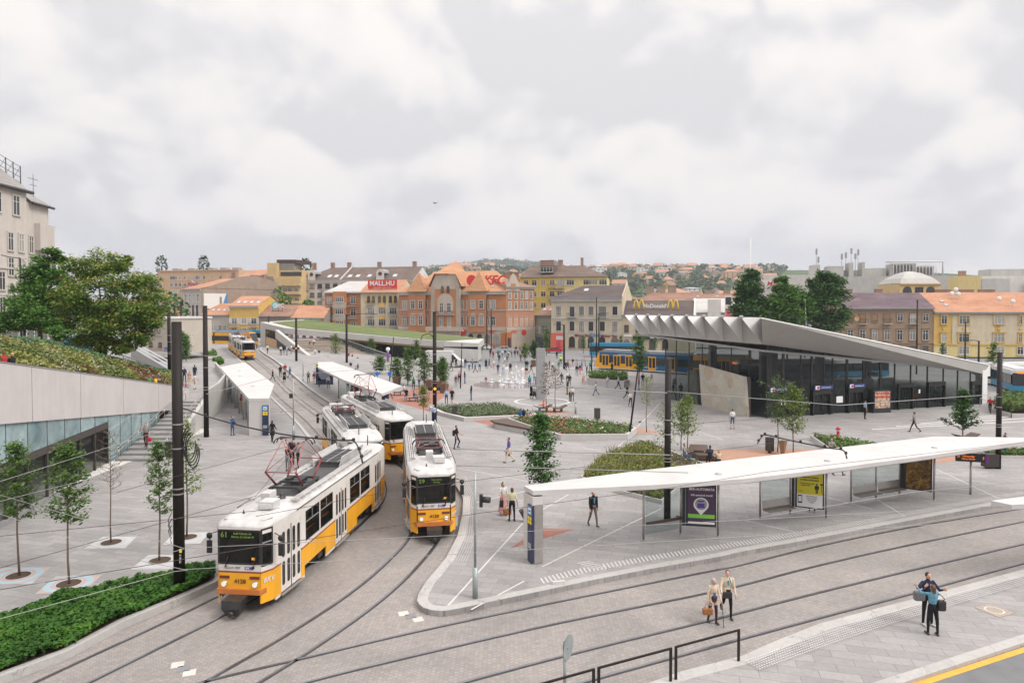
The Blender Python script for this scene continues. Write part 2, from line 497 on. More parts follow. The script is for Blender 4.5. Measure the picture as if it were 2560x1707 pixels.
# near right platform and the road beside it
rk=[gp(u,v,-0.06)for u,v in((1560,1740),(1622,1707),(1700,1679),(1857,1639),(1956,1595),(2051,1558),(2300,1493),(2560,1423))]
dirv=(rk[-1]-rk[-2]).normalized()
roadl=[gp(u,v,-0.06)for u,v in((1880,1825),(2248,1707),(2560,1604),(2900,1492))]
platf=[(p.x,p.y)for p in rk]+[(rk[-1].x+dirv.x*30,rk[-1].y+dirv.y*30)]+[(p.x,p.y)for p in reversed(roadl)]+[(rk[0].x+1,rk[0].y-4)]
sheet('platform_paving',platf,-0.06,M_PAVE,0.2)
sheet('road',[(p.x,p.y)for p in roadl]+[(60,30),(60,-10),(0,-10)],-0.16,M_ROAD)
def band(name,line,w0,w1,z,m,top=0.0,drop=0.0,raised=True,kind='structure'):
 """strip along a plan line between offsets w0 and w1 (positive = right of its direction)"""
 a=offset([Vector((p[0],p[1]))for p in line],w0);b=offset([Vector((p[0],p[1]))for p in line],w1)
 mb=MB();A,B=[],[]
 for p,q in zip(a,b):
  h=zf(p.x,p.y)if raised else 0
  A.append((p.x,p.y,z+h));B.append((q.x,q.y,z+h))
 n=len(A);i0=0
 vs=A+B
 fs=[(i,i+1,n+i+1,n+i)for i in range(n-1)]
 if w1<w0:pass
 mb.add(vs,[tuple(reversed(f))for f in fs]if w1>w0 else fs)
 if drop:
  vs2=A+[(x,y,zz-drop)for x,y,zz in A]
  mb.add(vs2,fs)
  vs3=B+[(x,y,zz-drop)for x,y,zz in B]
  mb.add(vs3,fs)
 if not name:return mb
 o=mb.build(name,m);o['kind']=kind
 return o
# kerbs (proud of the paving by a few millimetres and faced down to the track bed)
tipk=[(p.x,p.y)for p in list(reversed(isl_left))]+[(p.x,p.y)for p in isl_front]+[(60,51)]
band('kerb',tipk,-0.02,-0.40,0.005,M_KERB,drop=0.27)
band('kerb',[(p.x,p.y)for p in edge2],0.02,-0.02+0.38,0.005,M_KERB,drop=0.27)
band('kerb',[(p.x,p.y)for p in lk]+[(p.x,p.y)for p in edge1],0.02,-0.26,0.06,M_KERB,drop=0.3)
band('kerb',[(p.x,p.y)for p in rk]+[(rk[-1].x+dirv.x*30,rk[-1].y+dirv.y*30)],-0.02,0.42,-0.055,M_KERB,drop=0.2)
band('kerb',[(p.x,p.y)for p in roadl],0.03,-0.32,-0.05,M_KERB,drop=0.15)
yl=[gp(u,v,-0.15)for u,v in((1900,1840),(2299,1707),(2560,1622),(2900,1510))]
band('road_marking',[(p.x,p.y)for p in yl],-0.10,0.12,-0.154,M_YLINE)
# rails: bright head, dark groove and a worn strip of bed beside each
def rail(line,z=-0.2):
 g=band(None,line,-0.075,0.095,z+0.004,None)
 h=band(None,line,-0.055,0.012,z+0.012,None,drop=0.008)
 m=MB();m.add(g.v,g.f,1);m.add(h.v,h.f,0)
 o=m.build('tram_rail',[M_RAIL,M_GROOVE]);o['kind']='structure'
for T in(T1,T2):
 rail(offset(T,-0.72));rail(offset(T,0.72))
RA=[(445,1722),(542,1695),(778,1640),(1000,1587.5),(1200,1544),(1500,1482),(1800,1422.5),(1860,1410),(2068,1359.5),(2306,1312),(2560,1270),(2800,1232)]
RB=[(600,1755),(759,1707),(1000,1647),(1400,1556),(1800,1475),(2018,1420),(2217,1374),(2560,1303),(2800,1257)]
RC=[(1000,1755),(1153,1707),(1480,1621),(1775,1550),(2102,1467),(2560,1359),(2800,1305)]
RD=[(1300,1757),(1452,1707),(1800,1611),(2040,1546),(2285,1481.6),(2560,1406.7),(2800,1345)]
for R in(RA,RB,RC,RD):
 pts=spline([Vector((*gp(u,v,-0.2)[:2],0))for u,v in R],6)
 rail([Vector((p.x,p.y))for p in pts])
# inlaid white lines, tactile strips, coloured surfaces
def line_mark(name,pts,w,z,m):
 P=[gp(u,v)for u,v in pts]
 band(name,[(p.x,p.y)for p in P],-w/2,w/2,z,m)
for L_ in(((1112,1522),(1308,1306)),((1352,1276),(1421,1236)),((1355,1416),(1500,1345),(1653,1271)),((1569,1094),(1493,1168)),((1593,1067),(1650,1008)),((1178,1523),(1310,1452)),((2193,1248),(2262,1290)),((2340,1172),(2500,1247)),((1860,1300),(1990,1330)),((2050,1238),(2180,1272)),((1450,1116),(1720,1180)),((1190,1256),(1310,1228)),((1144,1170),(1330,1205)),((1230,960),(1290,930)),((1440,985),(1660,1005)),((1700,1062),(1810,1100))):
 line_mark('inlaid_line',L_,0.07,0.004,M_WHITELINE)
def tactile(pts,w,kind):
 P=spline([Vector((*gp(u,v)[:2],0))for u,v in pts],8)
 b=MB();run=0.0
 for i in range(len(P)-1):
  a,c=P[i],P[i+1];L_=(c-a).length;t=(c-a).normalized();n=Vector((t.y,-t.x,0))
  step=0.19 if kind=='bar' else 0.105
  while run<L_:
   p=a+t*run
   if kind=='bar':
    q=[p+n*(-w/2)+t*0.06,p+n*(-w/2)+t*0.125,p+n*(w/2)-t*0.05,p+n*(w/2)-t*0.115]
    b.face([(k.x,k.y,0.006)for k in(q[0],q[1],q[2],q[3])])
   else:
    k=-w/2
    while k<=w/2:
     o=p+n*k
     b.face([(o.x+t.x*s1*0.024+n.x*s2*0.024,o.y+t.y*s1*0.024+n.y*s2*0.024,0.006)for s1,s2 in((-1,-1),(1,-1),(1,1),(-1,1))])
     k+=0.105
   run+=step
  run-=L_
 o=b.build('tactile_paving',M_WHITELINE);o['kind']='structure'
tactile([(1356,1451),(1470,1423),(1634,1393),(1860,1356.5),(2068,1321),(2247,1288),(2455,1249),(2560,1231.5)],0.5,'bar')
tactile([(1150,1190),(1162,1222),(1172,1252),(1173,1321),(1160,1367),(1144,1402)],0.7,'dot')
tactile([(1883,1661),(2102,1584),(2300,1522),(2560,1447)],0.55,'dot')
tactile([(1460,1405),(1500,1421)],0.6,'bar')
tactile([(2090,1068),(2250,1055),(2400,1043),(2500,1036)],0.5,'dot')
for pts,m in((((1274,1371),(1348,1320),(1443,1321)),M_RED),(((1157,1047),(1213,1041),(1345,1037),(1372,1041),(1265,1046),(1236,1065)),M_RED),(((895,966),(997,958),(1132,972),(1107,994),(1086,1009),(1071,1012),(1071,1028),(1023,1014),(969,999)),M_RED),(((1577,1086),(1595,1070),(1656,1080)),M_ORANGE),(((1718,1124),(2050,1122),(2260,1132),(2440,1148),(2360,1155),(2000,1162),(1775,1162)),M_ORANGE),(((1348,1020),(1365,1018),(1435,1032),(1370,1037)),M_ORANGE),(((1095,1068),(1120,1066),(1128,1070)),M_ORANGE),(((895,927),(935,921),(960,925),(915,932)),M_ORANGE)):
 P=[gp(u,v)for u,v in pts]
 sheet('coloured_surface',[(p.x,p.y)for p in P],0.004,m,raised=False)
def ring_mark():
 c=gp(1356,1003.5);b=MB();n=48
 for i in range(n):
  a0,a1=2*math.pi*i/n,2*math.pi*(i+1)/n
  b.face([(c.x+r*math.cos(a),c.y+r*math.sin(a),0.005)for r,a in((2.9,a0),(3.25,a0),(3.25,a1),(2.9,a1))])
 o=b.build('inlaid_ring',M_WHITELINE);o['kind']='structure'
ring_mark()
M_PATCH=mat('dark_stone',(0.19,0.19,0.195),0.7,0.1,3)
M_PALE=mat('pale_stone',(0.50,0.475,0.44),0.75,0.1,3)
for trio in(((1009,1533),(1027,1540),(1045,1547.5)),((444,1661),(459.6,1670.5),(473.5,1681))):
 for k,(u,v)in enumerate(trio):
  p=gp(u,v,-0.2)
  b=MB();b.box((p.x,p.y,-0.195),(0.36,0.36,0.006),rz=rad(20));o=b.build('paving_stone',M_PATCH if k==1 else M_PALE);o['kind']='structure'
# ornate cover in the platform
def cover():
 p=gp(2486,1525.5,-0.06)
 def fn(N,L,P):
  tc=N.new('ShaderNodeTexCoord')
  v=N.new('ShaderNodeTexVoronoi');v.inputs['Scale'].default_value=16;L.new(tc.outputs['Object'],v.inputs['Vector'])
  L.new(_ramp(N,L,v.outputs['Distance'],[(0.2,(0.42,0.30,0.24)),(0.5,(0.30,0.26,0.22))]),P.inputs['Base Color'])
 m=node_mat('ornate_cover',fn,0.7)
 b=MB();b.box((0,0,0),(0.85,0.85,0.012),rz=rad(22))
 n=24
 for i in range(n):
  a0,a1=2*math.pi*i/n,2*math.pi*(i+1)/n
  b.face([(r*math.cos(a),r*math.sin(a),0.009)for r,a in((0.26,a0),(0.31,a0),(0.31,a1),(0.26,a1))],1)
 o=b.build('manhole_cover',[m,M_WHITELINE],loc=(p.x,p.y,-0.052))
 tag(o,'ornate rust coloured square cover with a pale ring, set in the grey platform','manhole cover')
cover()
# ============================================================ TRAMS
M_YEL=mat('tram_yellow',(0.74,0.35,0.014),0.42,0.13,1.3,stretch=(1,1,0.4),detail=10)
M_CREAM=mat('tram_white',(0.62,0.585,0.545),0.45,0.12,1.2,stretch=(1,1,0.35),detail=10)
M_ROOFW=mat('roof_white',(0.48,0.465,0.455),0.55,0.24,2.2,stretch=(1,0.35,1),detail=10)
M_REDL=mat('red_stripe',(0.26,0.055,0.02),0.5,0.08)
M_BUMP=mat('bumper_orange',(0.46,0.15,0.035),0.5,0.15,3)
M_BLACK=mat('black_rubber',(0.018,0.017,0.017),0.55,0.2,5)
M_DARK=mat('dark_metal',(0.045,0.043,0.045),0.5,0.25,4)
M_GREYM=mat('grey_metal',(0.34,0.34,0.35),0.45,0.12,3,metal=0.4)
M_STEEL=mat('stainless_steel',(0.45,0.43,0.41),0.35,0.10,2,metal=0.8)
M_MAROON=mat('pantograph_red',(0.20,0.035,0.04),0.5,0.2,4)
M_PINK=mat('pantograph_tube',(0.36,0.12,0.12),0.5,0.2,4)
M_TGLASS=glass('tram_glass',(0.02,0.022,0.02),0.04,0.78,(0.74,0.74,0.70))
M_FGLASS=glass('windscreen_glass',(0.012,0.013,0.012),0.03,0.45,(0.5,0.5,0.48))
M_DGLASS=glass('dark_glass',(0.02,0.021,0.02),0.05,0.3,(0.45,0.45,0.42))
M_ORAIL=mat('grab_rail_orange',(0.80,0.26,0.02),0.4,0)
M_SEAT=mat('seat_grey',(0.10,0.10,0.11),0.6,0.2)
M_INT=mat('interior_panel',(0.50,0.46,0.40),0.6,0.1)
M_LAMP=mat('headlight_glass',(0.82,0.78,0.66),0.12,0,emit=((1.0,0.85,0.6),0.12))
M_CHROME=mat('chrome',(0.6,0.6,0.6),0.2,0,metal=0.9)
M_TAIL=mat('marker_light',(0.13,0.03,0.025),0.3,0)
M_TAILON=mat('marker_light_lit',(0.5,0.04,0.03),0.3,0,emit=((1,0.06,0.03),0.8))
M_LEDG=mat('led_green',(0.06,0.10,0.02),0.5,0,emit=((0.36,0.50,0.10),0.12))
M_LEDA=mat('led_amber',(0.5,0.25,0.02),0.5,0,emit=((1.0,0.42,0.04),0.75))
M_NUM=mat('fleet_number_brown',(0.16,0.055,0.02),0.5,0)
M_PURPLE=mat('logo_purple',(0.10,0.05,0.30),0.5,0)
M_GREYT=mat('grey_letters',(0.20,0.20,0.22),0.5,0)
M_BLIND=mat('sun_blind',(0.55,0.52,0.47),0.7,0.05)
M_VINYL=mat('vinyl_cover',(0.028,0.027,0.027),0.42,0.3,5,bump=0.6)
OUTL=[(0.80,0.0),(1.05,0.42),(1.25,2.6),(1.25,12.1),(1.05,14.28),(0.80,14.7)]
TL=14.7
def half_w(y):
 for(w0,y0),(w1,y1)in zip(OUTL,OUTL[1:]):
  if y0<=y<=y1:return w0+(w1-w0)*(y-y0)/(y1-y0)
 return 0.8
def side_panel(mb,s,y0,y1,z0,z1,m=0,out=0.0,th=0.05):
 """slab of the side wall on side s (+1 right, -1 left) following the outline"""
 ys=[y0]+[y for _,y in OUTL if y0+1e-3<y<y1-1e-3]+[y1]
 for a,b in zip(ys,ys[1:]):
  wa,wb=half_w(a)+out,half_w(b)+out
  P=[(s*wa,a),(s*wb,b),(s*(wb-th),b),(s*(wa-th),a)]
  mb.prism(P,z0,z1,m)
def end_panel(mb,y,sgn,x0,x1,z0,z1,m=0,out=0.0,th=0.05):
 a=y+sgn*out;b=a-sgn*th
 mb.bx(x0,x1,min(a,b),max(a,b),z0,z1,m)
WINS=[(2.85,4.25),(4.38,5.78),(8.0,9.4),(9.55,10.95)]
DOORS=[(0.95,2.45),(6.1,7.6),(11.8,13.3)]
def roof_rings():
 out=[]
 for z,ins in((3.04,0.0),(3.12,0.035),(3.20,0.16),(3.27,0.38),(3.31,0.62)):
  ring=[]
  sc=1.0
  for w,y in OUTL:ring.append(((w-ins*w/1.25),min(max(y,ins*0.9),TL-ins*0.9),z))
  for w,y in reversed(OUTL):ring.append((-(w-ins*w/1.25),min(max(y,ins*0.9),TL-ins*0.9),z))
  out.append(ring)
 return out
def pantograph(parent,raised,y0=4.7):
 p=MB()
 for x in(-0.62,0.62):p.box((x,y0,3.50),(0.10,2.1,0.09),0)
 for y in(-0.9,0,0.9):p.box((0,y0+y,3.52),(1.3,0.09,0.09),0)
 p.box((0.2,y0,3.58),(0.35,0.9,0.16),1);p.box((-0.35,y0+0.3,3.57),(0.2,0.5,0.14),1)
 for x,y in((-0.62,-0.9),(0.62,-0.9),(-0.62,0.9),(0.62,0.9)):p.lathe((x,y0+y,3.31),[(0.06,0),(0.09,0.05),(0.05,0.08),(0.09,0.12),(0.05,0.16)],8,1)
 o=p.build('pantograph',[M_DARK,M_BLACK],parent)
 a=MB()
 if raised:
  kz,ky,hz=4.25,1.35,5.40
  for x in(-0.58,0.58):
   a.tube([(x,y0-0.55,3.55),(x*1.12,y0-ky,kz)],0.045,6,0);a.tube([(x,y0+0.55,3.55),(x*1.12,y0+ky,kz)],0.045,6,0)
   a.tube([(x*1.12,y0-ky,kz),(x*0.82,y0-0.12,hz-0.1)],0.022,5,1);a.tube([(x*1.12,y0+ky,kz),(x*0.82,y0+0.12,hz-0.1)],0.022,5,1)
  for y in(-ky,ky):
   a.tube([(-0.66,y0+y,kz),(0.66,y0+y,kz)],0.022,5,0)
   a.tube([(-0.64,y0+y,kz),(0.46,y0+y*0.1,hz-0.1)],0.014,4,1);a.tube([(0.64,y0+y,kz),(-0.46,y0+y*0.1,hz-0.1)],0.014,4,1)
 else:
  kz,hz=3.72,3.86
  for x in(-0.58,0.58):
   a.tube([(x,y0-0.55,3.55),(x*1.1,y0-1.45,kz)],0.045,6,0);a.tube([(x,y0+0.55,3.55),(x*1.1,y0+1.45,kz)],0.045,6,0)
   a.tube([(x*1.1,y0-1.45,kz),(x*0.8,y0-0.1,hz-0.05)],0.022,5,1);a.tube([(x*1.1,y0+1.45,kz),(x*0.8,y0+0.1,hz-0.05)],0.022,5,1)
  for y in(-1.45,1.45):
   a.tube([(-0.64,y0+y,kz),(0.64,y0+y,kz)],0.022,5,0)
   a.tube([(-0.64,y0+y,kz),(0.46,y0,hz-0.05)],0.014,4,1)
 a.build('arm',[M_MAROON,M_PINK],o)
 h=MB()
 for y in(-0.14,0.14):
  h.tube([(-0.86,y0+y,hz-0.24),(-0.80,y0+y,hz-0.09),(-0.68,y0+y,hz),(0.68,y0+y,hz),(0.80,y0+y,hz-0.09),(0.86,y0+y,hz-0.24)],0.028,5)
 for x in(-0.55,0.55):h.box((x,y0,hz-0.05),(0.04,0.3,0.05),0)
 h.build('contact_head',[M_DARK],o)
def make_tram(label):
 t=thing('tram',label,'tram')
 b=MB()
 for s in(1,-1):
  cuts=[(0,0)]+DOORS+[(TL,TL)]
  for(_,a),(c,_)in zip(cuts,cuts[1:]):
   side_panel(b,s,a,c,0.74,1.46,0);side_panel(b,s,a,c,1.46,1.52,1,0.004);side_panel(b,s,a,c,1.52,1.67,2)
   side_panel(b,s,a,c,2.86,3.06,2)
   ws=[w for w in WINS if a<w[0]<c]
   if a==0:pil=[(0.42,c)]
   elif c==TL:pil=[(a,14.28)]
   else:
    e=[a]+[k for w in ws for k in w]+[c];pil=list(zip(e[::2],e[1::2]))
   for p0,p1 in pil:side_panel(b,s,p0,p1,1.67,2.86,2)
  for a,c in DOORS:side_panel(b,s,a,c,2.76,3.06,2)
  for a,c in((0.0,0.42),(0.42,0.95),(2.45,2.75),(5.0,6.1),(7.6,9.0),(11.45,11.8),(13.3,TL)):side_panel(b,s,a,c,0.38,0.745,0,-0.004 if a else 0)
  for a,c in((5.0,6.1),(2.45,2.75),(0.6,0.95),(11.45,11.8)):side_panel(b,s,a,c,0.27,0.38,2,-0.01)
 for y,sg in((0,-1),(TL,1)):
  end_panel(b,y,sg,-0.80,0.80,0.74,1.46,0);end_panel(b,y,sg,-0.80,0.80,1.46,1.52,1,0.004);end_panel(b,y,sg,-0.80,0.80,1.52,1.78,2)
  end_panel(b,y,sg,-0.80,0.80,3.0,3.06,2)
 b.build('body',[M_YEL,M_REDL,M_CREAM,M_DARK],t)
 r=MB();r.rings(roof_rings(),0)
 r.tube([(-0.9,0.75,3.27),(-0.75,0.35,3.26),(0.75,0.35,3.26),(0.9,0.75,3.27)],0.022,5)
 for x in(-1.215,1.215):r.box((x,7.35,3.13),(0.03,10.4,0.03),1)
 roof=r.build('roof',[M_ROOFW,M_BLACK],t)
 f=MB()
 f.prism([(w-0.06,y)for w,y in OUTL]+[(-w+0.06,y)for w,y in reversed(OUTL)],0.80,0.88,0)
 f.bx(-1.05,0.35,1.9,1.94,0.88,3.0,2)
 f.bx(-0.72,0.72,0.12,0.55,0.88,1.72,0)
 for y in(3.2,3.95,4.7,5.45,8.4,9.15,9.9,10.65,13.6):
  for x in(-0.85,0.85):
   f.bx(x-0.22,x+0.22,y-0.2,y+0.2,1.22,1.32,1);f.bx(x-0.22,x+0.22,y+0.18,y+0.24,1.3,1.85,1)
 f.build('interior',[M_DARK,M_SEAT,M_INT],t)
 g=MB()
 for x in(-1.08,1.08):
  for a,c in WINS:g.tube([(x,a+0.05,1.98),(x,c-0.05,1.98)],0.025,5)
 for x in(-0.5,0.5):
  for y in(2.7,5.9,7.8,11.3):g.tube([(x,y,0.9),(x,y,3.0)],0.022,5)
  g.tube([(x,2.5,2.72),(x,11.5,2.72)],0.02,5)
 g.tube([(-0.6,14.2,1.95),(0.6,14.2,1.95)],0.03,5);g.tube([(-0.6,14.2,0.9),(-0.6,14.2,1.95)],0.03,5)
 g.build('grab_rail',[M_ORAIL],t)
 for s in(1,-1):
  for a,c in WINS:
   w=MB()
   side_panel(w,s,a,c,1.67,1.71,0,0.006,0.06);side_panel(w,s,a,c,2.82,2.86,0,0.006,0.06)
   side_panel(w,s,a,a+0.035,1.71,2.82,0,0.006,0.06);side_panel(w,s,c-0.035,c,1.71,2.82,0,0.006,0.06)
   side_panel(w,s,a+0.035,c-0.035,2.40,2.435,1,0.002,0.05)
   m_=(a+c)/2;side_panel(w,s,m_-0.012,m_+0.012,2.435,2.82,1,0.0,0.045)
   wo=w.build('window',[M_BLACK,M_GREYM],t)
   p=MB();side_panel(p,s,a+0.035,c-0.035,1.71,2.40,0,-0.02,0.006);side_panel(p,s,a+0.035,c-0.035,2.435,2.82,0,-0.02,0.006)
   p.build('pane',[M_TGLASS],wo)
  for a,c in DOORS:
   d=MB();k=(c-a)/4
   for i in range(4):
    l0,l1=a+i*k+0.012,a+(i+1)*k-0.012
    side_panel(d,s,l0,l1,0.40,2.76,0,-0.012 if i%2 else-0.004,0.04)
   side_panel(d,s,a,c,0.40,2.76,1,-0.05,0.01)
   side_panel(d,s,a+2*k-0.018,a+2*k+0.018,0.40,2.76,1,0.0,0.02)
   side_panel(d,s,a-0.05,c+0.05,0.30,0.36,2,0.10,0.2)
   do=d.build('door',[M_CREAM,M_BLACK,M_STEEL],t)
   q=MB()
   for i in range(4):
    l0,l1=a+i*k+0.085,a+(i+1)*k-0.085
    for z0,z1 in((0.62,1.50),(1.66,2.60)):
     ins=-0.012 if i%2 else-0.004
     pts=[]
     for(yy,zz)in((l0,z0+0.06),(l0+0.05,z0),(l1-0.05,z0),(l1,z0+0.06),(l1,z1-0.06),(l1-0.05,z1),(l0+0.05,z1),(l0,z1-0.06)):
      pts.append((s*(half_w(yy)+ins+0.006),yy,zz))
     q.face(pts if s>0 else pts[::-1])
   q.build('door_glass',[M_DGLASS],do)
  for y,sg in((0,-1),(TL,1)):
   y0,y1=(0.03,0.40)if sg<0 else(TL-0.40,TL-0.03)
   w=MB();side_panel(w,s,y0,y1,1.72,1.77,0,0.004);side_panel(w,s,y0,y1,2.98,3.05,0,0.004);side_panel(w,s,y0,y1,2.52,2.56,1,0.004)
   for e0,e1 in((y0-0.03,y0+0.02),(y1-0.03,y1+0.02)):side_panel(w,s,e0,e1,1.72,3.05,0,0.005)
   co=w.build('corner_window',[M_BLACK,M_GREYM],t)
   p=MB();side_panel(p,s,y0,y1,1.77,2.98,0,-0.015,0.006);p.build('pane',[M_TGLASS],co)
 for y,sg in((0,-1),(TL,1)):
  w=MB()
  for x in(-0.77,0.77):end_panel(w,y,sg,x-0.035,x+0.035,1.78,3.0,0,0.012)
  end_panel(w,y,sg,-0.735,0.735,1.76,1.83,0,0.012);end_panel(w,y,sg,-0.735,0.735,2.955,3.01,0,0.012)
  wo=w.build('windscreen',[M_BLACK],t)
  p=MB();end_panel(p,y,sg,-0.735,0.735,1.83,2.955,0,-0.01,0.008);p.build('pane',[M_FGLASS],wo)
  pass
  for x in(-0.52,0.52):
   wp=MB();wp.tube([(x,y+sg*0.03,1.66),(x+0.10,y+sg*0.035,2.05)],0.02,5);wp.box((x,y+sg*0.02,1.66),(0.07,0.05,0.05));wp.build('wiper',[M_BLACK],wo)
  for x in(-0.58,0.58):
   h=MB();h.tube([(x,y-sg*0.02,1.06),(x,y+sg*0.05,1.06)],0.115,14,0);ho=h.build('headlight',[M_CHROME],t)
   l=MB();l.tube([(x,y+sg*0.045,1.06),(x,y+sg*0.065,1.06)],0.088,14);l.build('lens',[M_LAMP],ho)
   k=MB();k.box((x-0.02*(1 if x>0 else-1),y+sg*0.012,1.30),(0.36,0.03,0.095));k.build('marker_light',[M_TAIL],t)
  u=MB();u.prism([(-0.98,y-sg*0.36),(-0.80,y+sg*0.10),(0.80,y+sg*0.10),(0.98,y-sg*0.36),(0.92,y-sg*0.40),(0.76,y-sg*0.02),(-0.76,y-sg*0.02),(-0.92,y-sg*0.40)],0.72,0.90)
  u.build('bumper',[M_BUMP],t)
  v=MB()
  v.rings([[(q*0.34,y+sg*0.0,0.72),(q*0.36,y+sg*0.62,0.70),(q*0.33,y+sg*0.66,0.42),(q*0.22,y+sg*0.55,0.16),(q*0.2,y,0.2)]for q in(-1,-0.4,0.3,1)],0,False)
  v.tube([(0,y+sg*0.4,0.28),(0,y+sg*0.72,0.25)],0.09,8)
  v.build('coupler_cover',[M_VINYL],t)
 for s in(1,-1):
  m_=MB();m_.tube([(s*1.06,0.55,2.75),(s*1.30,0.42,2.70),(s*1.36,0.42,2.45)],0.018,5);m_.box((s*1.36,0.40,2.22),(0.18,0.07,0.46));m_.ball((s*1.36,0.40,2.62),(0.12,0.06,0.12))
  m_.build('mirror',[M_BLACK],t)
 for y in(3.9,10.3):
  w=MB();w.box((0,y,0.48),(1.7,2.5,0.3),0)
  for yy in(-0.95,0.95):
   for s in(-1,1):w.tube([(s*0.60,y+yy,0.34),(s*0.78,y+yy,0.34)],0.34,14,0)
   for s in(-1,1):w.box((s*0.98,y+yy,0.42),(0.16,0.5,0.22),0)
  w.build('bogie',[M_DARK],t)
 a=MB();a.bx(0.05,0.62,1.35,1.95,3.29,3.62);a.bx(0.11,0.56,1.30,1.35,3.36,3.54);a.build('roof_box',[M_ROOFW],t)
 a=MB();a.bx(-0.25,0.10,2.15,2.75,3.29,3.72);a.build('roof_box',[M_ROOFW],t)
 mtt=MB();mtt.bx(-0.60,0.60,3.3,8.2,3.30,3.335);mtt.build('roof_mat',[M_DARK],t)
 for s in(1,-1):
  c=MB()
  for x in(0.80,0.90,1.0):c.box((s*x,7.3,3.40),(0.035,9.6,0.05),0)
  for i in range(17):c.box((s*0.92,2.7+i*0.575,3.34),(0.30,0.04,0.09),0)
  c.build('cable_tray',[M_ROOFW],t)
  sc=MB();sc.box((s*0.68,9.9,3.58),(0.03,3.2,0.50),0,M=Matrix.Rotation(s*0.28,3,'Y'));sc.build('roof_screen',[M_ROOFW],t)
 q=MB()
 q.bx(-0.58,0.58,8.3,11.5,3.30,3.40,0)
 for i in range(9):q.bx(-0.52,0.52,8.4+i*0.34,8.62+i*0.34,3.40,3.55,0)
 for x in(-0.54,0.0,0.54):q.bx(x-0.02,x+0.02,8.3,11.5,3.55,3.60,1)
 q.build('resistor_bank',[M_DARK,M_GREYM],t)
 e=MB();e.tube([(0.3,13.6,3.28),(0.3,13.6,3.85)],0.03,6);e.lathe((0.2,3.0,3.30),[(0.16,0),(0.16,0.06),(0.07,0.09),(0.09,0.16),(0.05,0.24)],10);e.tube([(-0.3,0.9,3.30),(-0.3,0.9,3.46)],0.05,5,0,0.01);e.build('antenna',[M_DARK],t)
 return t
TRAM_PARTS_FRONT=('destination_display','fleet_number','emblem')
def dress_front(t,route,l1,l2,num,lit=False):
 d=MB();d.bx(-0.72,0.72,0.03,0.08,2.68,2.95);do=d.build('destination_display',[M_BLACK],t)
 text(route,0.26,M_LEDG,do,(-0.56,-0.022,2.815),name='lettering',bold=0.006,sx=1.05)
 text(l1,0.105,M_LEDG,do,(0.13,-0.022,2.875),name='lettering',bold=0.003)
 text(l2,0.105,M_LEDG,do,(0.13,-0.022,2.755),name='lettering',bold=0.003)
 bl=MB();bl.bx(-0.62,0.62,0.04,0.06,2.38,2.64);bl.build('sun_blind',[M_BLIND],t)
 text('F1' if route=='61' else 'F7',0.12,M_LEDA,t,(0.52,-0.022,1.98),name='route_plate',bold=0.004)
 text(num,0.20,M_NUM,t,(0.02,-0.024,1.16),name='fleet_number',bold=0.006,sx=1.1)
 text('BUDA  PEST',0.10,M_GREYT,t,(-0.22,-0.024,1.645),name='emblem',bold=0.003)
 lg=MB();lg.bx(0.20,0.42,-0.026,-0.01,1.60,1.69);lg.tube([(0.47,-0.026,1.645),(0.47,-0.01,1.645)],0.062,14);lo=lg.build('emblem',[M_PURPLE],t)
 text('BKK',0.075,M_CREAM,lo,(0.31,-0.03,1.645),name='lettering',bold=0.002)
 text('BKV',0.24,M_CREAM,t,(0.965,0.24,1.18),(90,0,59.2),name='emblem',bold=0.004,shear=0.3)
def place_tram(t,c,u,rev=False):
 """c: plan position of the end nearest the camera, u: plan direction towards the far end"""
 u=Vector(u).normalized()
 if rev:c=Vector(c)+u*TL;u=-u
 t.location=(c[0],c[1],-0.2+zf(c[0],c[1]));t.rotation_euler=(0,0,math.atan2(-u.x,u.y))
def add_driver(t):pass
tramA=make_tram('white and yellow route 61 tram leading on the left track, number 4128')
TRAM_REST=[tramA]
tramB=copy_tree(tramA);tramC=copy_tree(tramA);tramD=copy_tree(tramA);tramE=copy_tree(tramA);tramF=copy_tree(tramA)
for t_,up in((tramA,True),(tramB,False),(tramC,False),(tramD,True),(tramE,True),(tramF,False)):pantograph(t_,up)
dress_front(tramA,'61','Széll Kálmán tér','Móricz Zs körtér M','4128')
dress_front(tramC,'59','Szent János','Kórház','4120')
place_tram(tramA,(-9.72,24.05),(0.104,0.9946))
place_tram(tramC,(-3.66,31.65),(-0.172,0.985))
place_tram(tramB,(-8.5,39.7),(-0.37,0.93),True)
place_tram(tramD,(-7.75,47.3),(-0.447,0.894),True)
place_tram(tramE,(-45.9,118.5),(-0.47,0.88))
place_tram(tramF,(-53.2,132.2),(-0.43,0.90),True)
tramB['label']='white and yellow tram coupled behind the route 61 tram, pantograph folded down'
tramC['label']='white and yellow route 59 tram on the right hand track, number 4120'
tramD['label']='white and yellow tram behind the route 59 tram, pantograph up beside the white shelter roof'
tramE['label']='small distant white and yellow tram coming round the far bend, leading its pair'
tramF['label']='small distant white and yellow tram trailing the leading car at the far bend'
gs=MB();gs.bx(-0.68,-0.38,14.712,14.72,1.9,2.45);g_=gs.build('sticker',[mat('green_sticker',(0.12,0.55,0.10),0.5,0)],tramD)
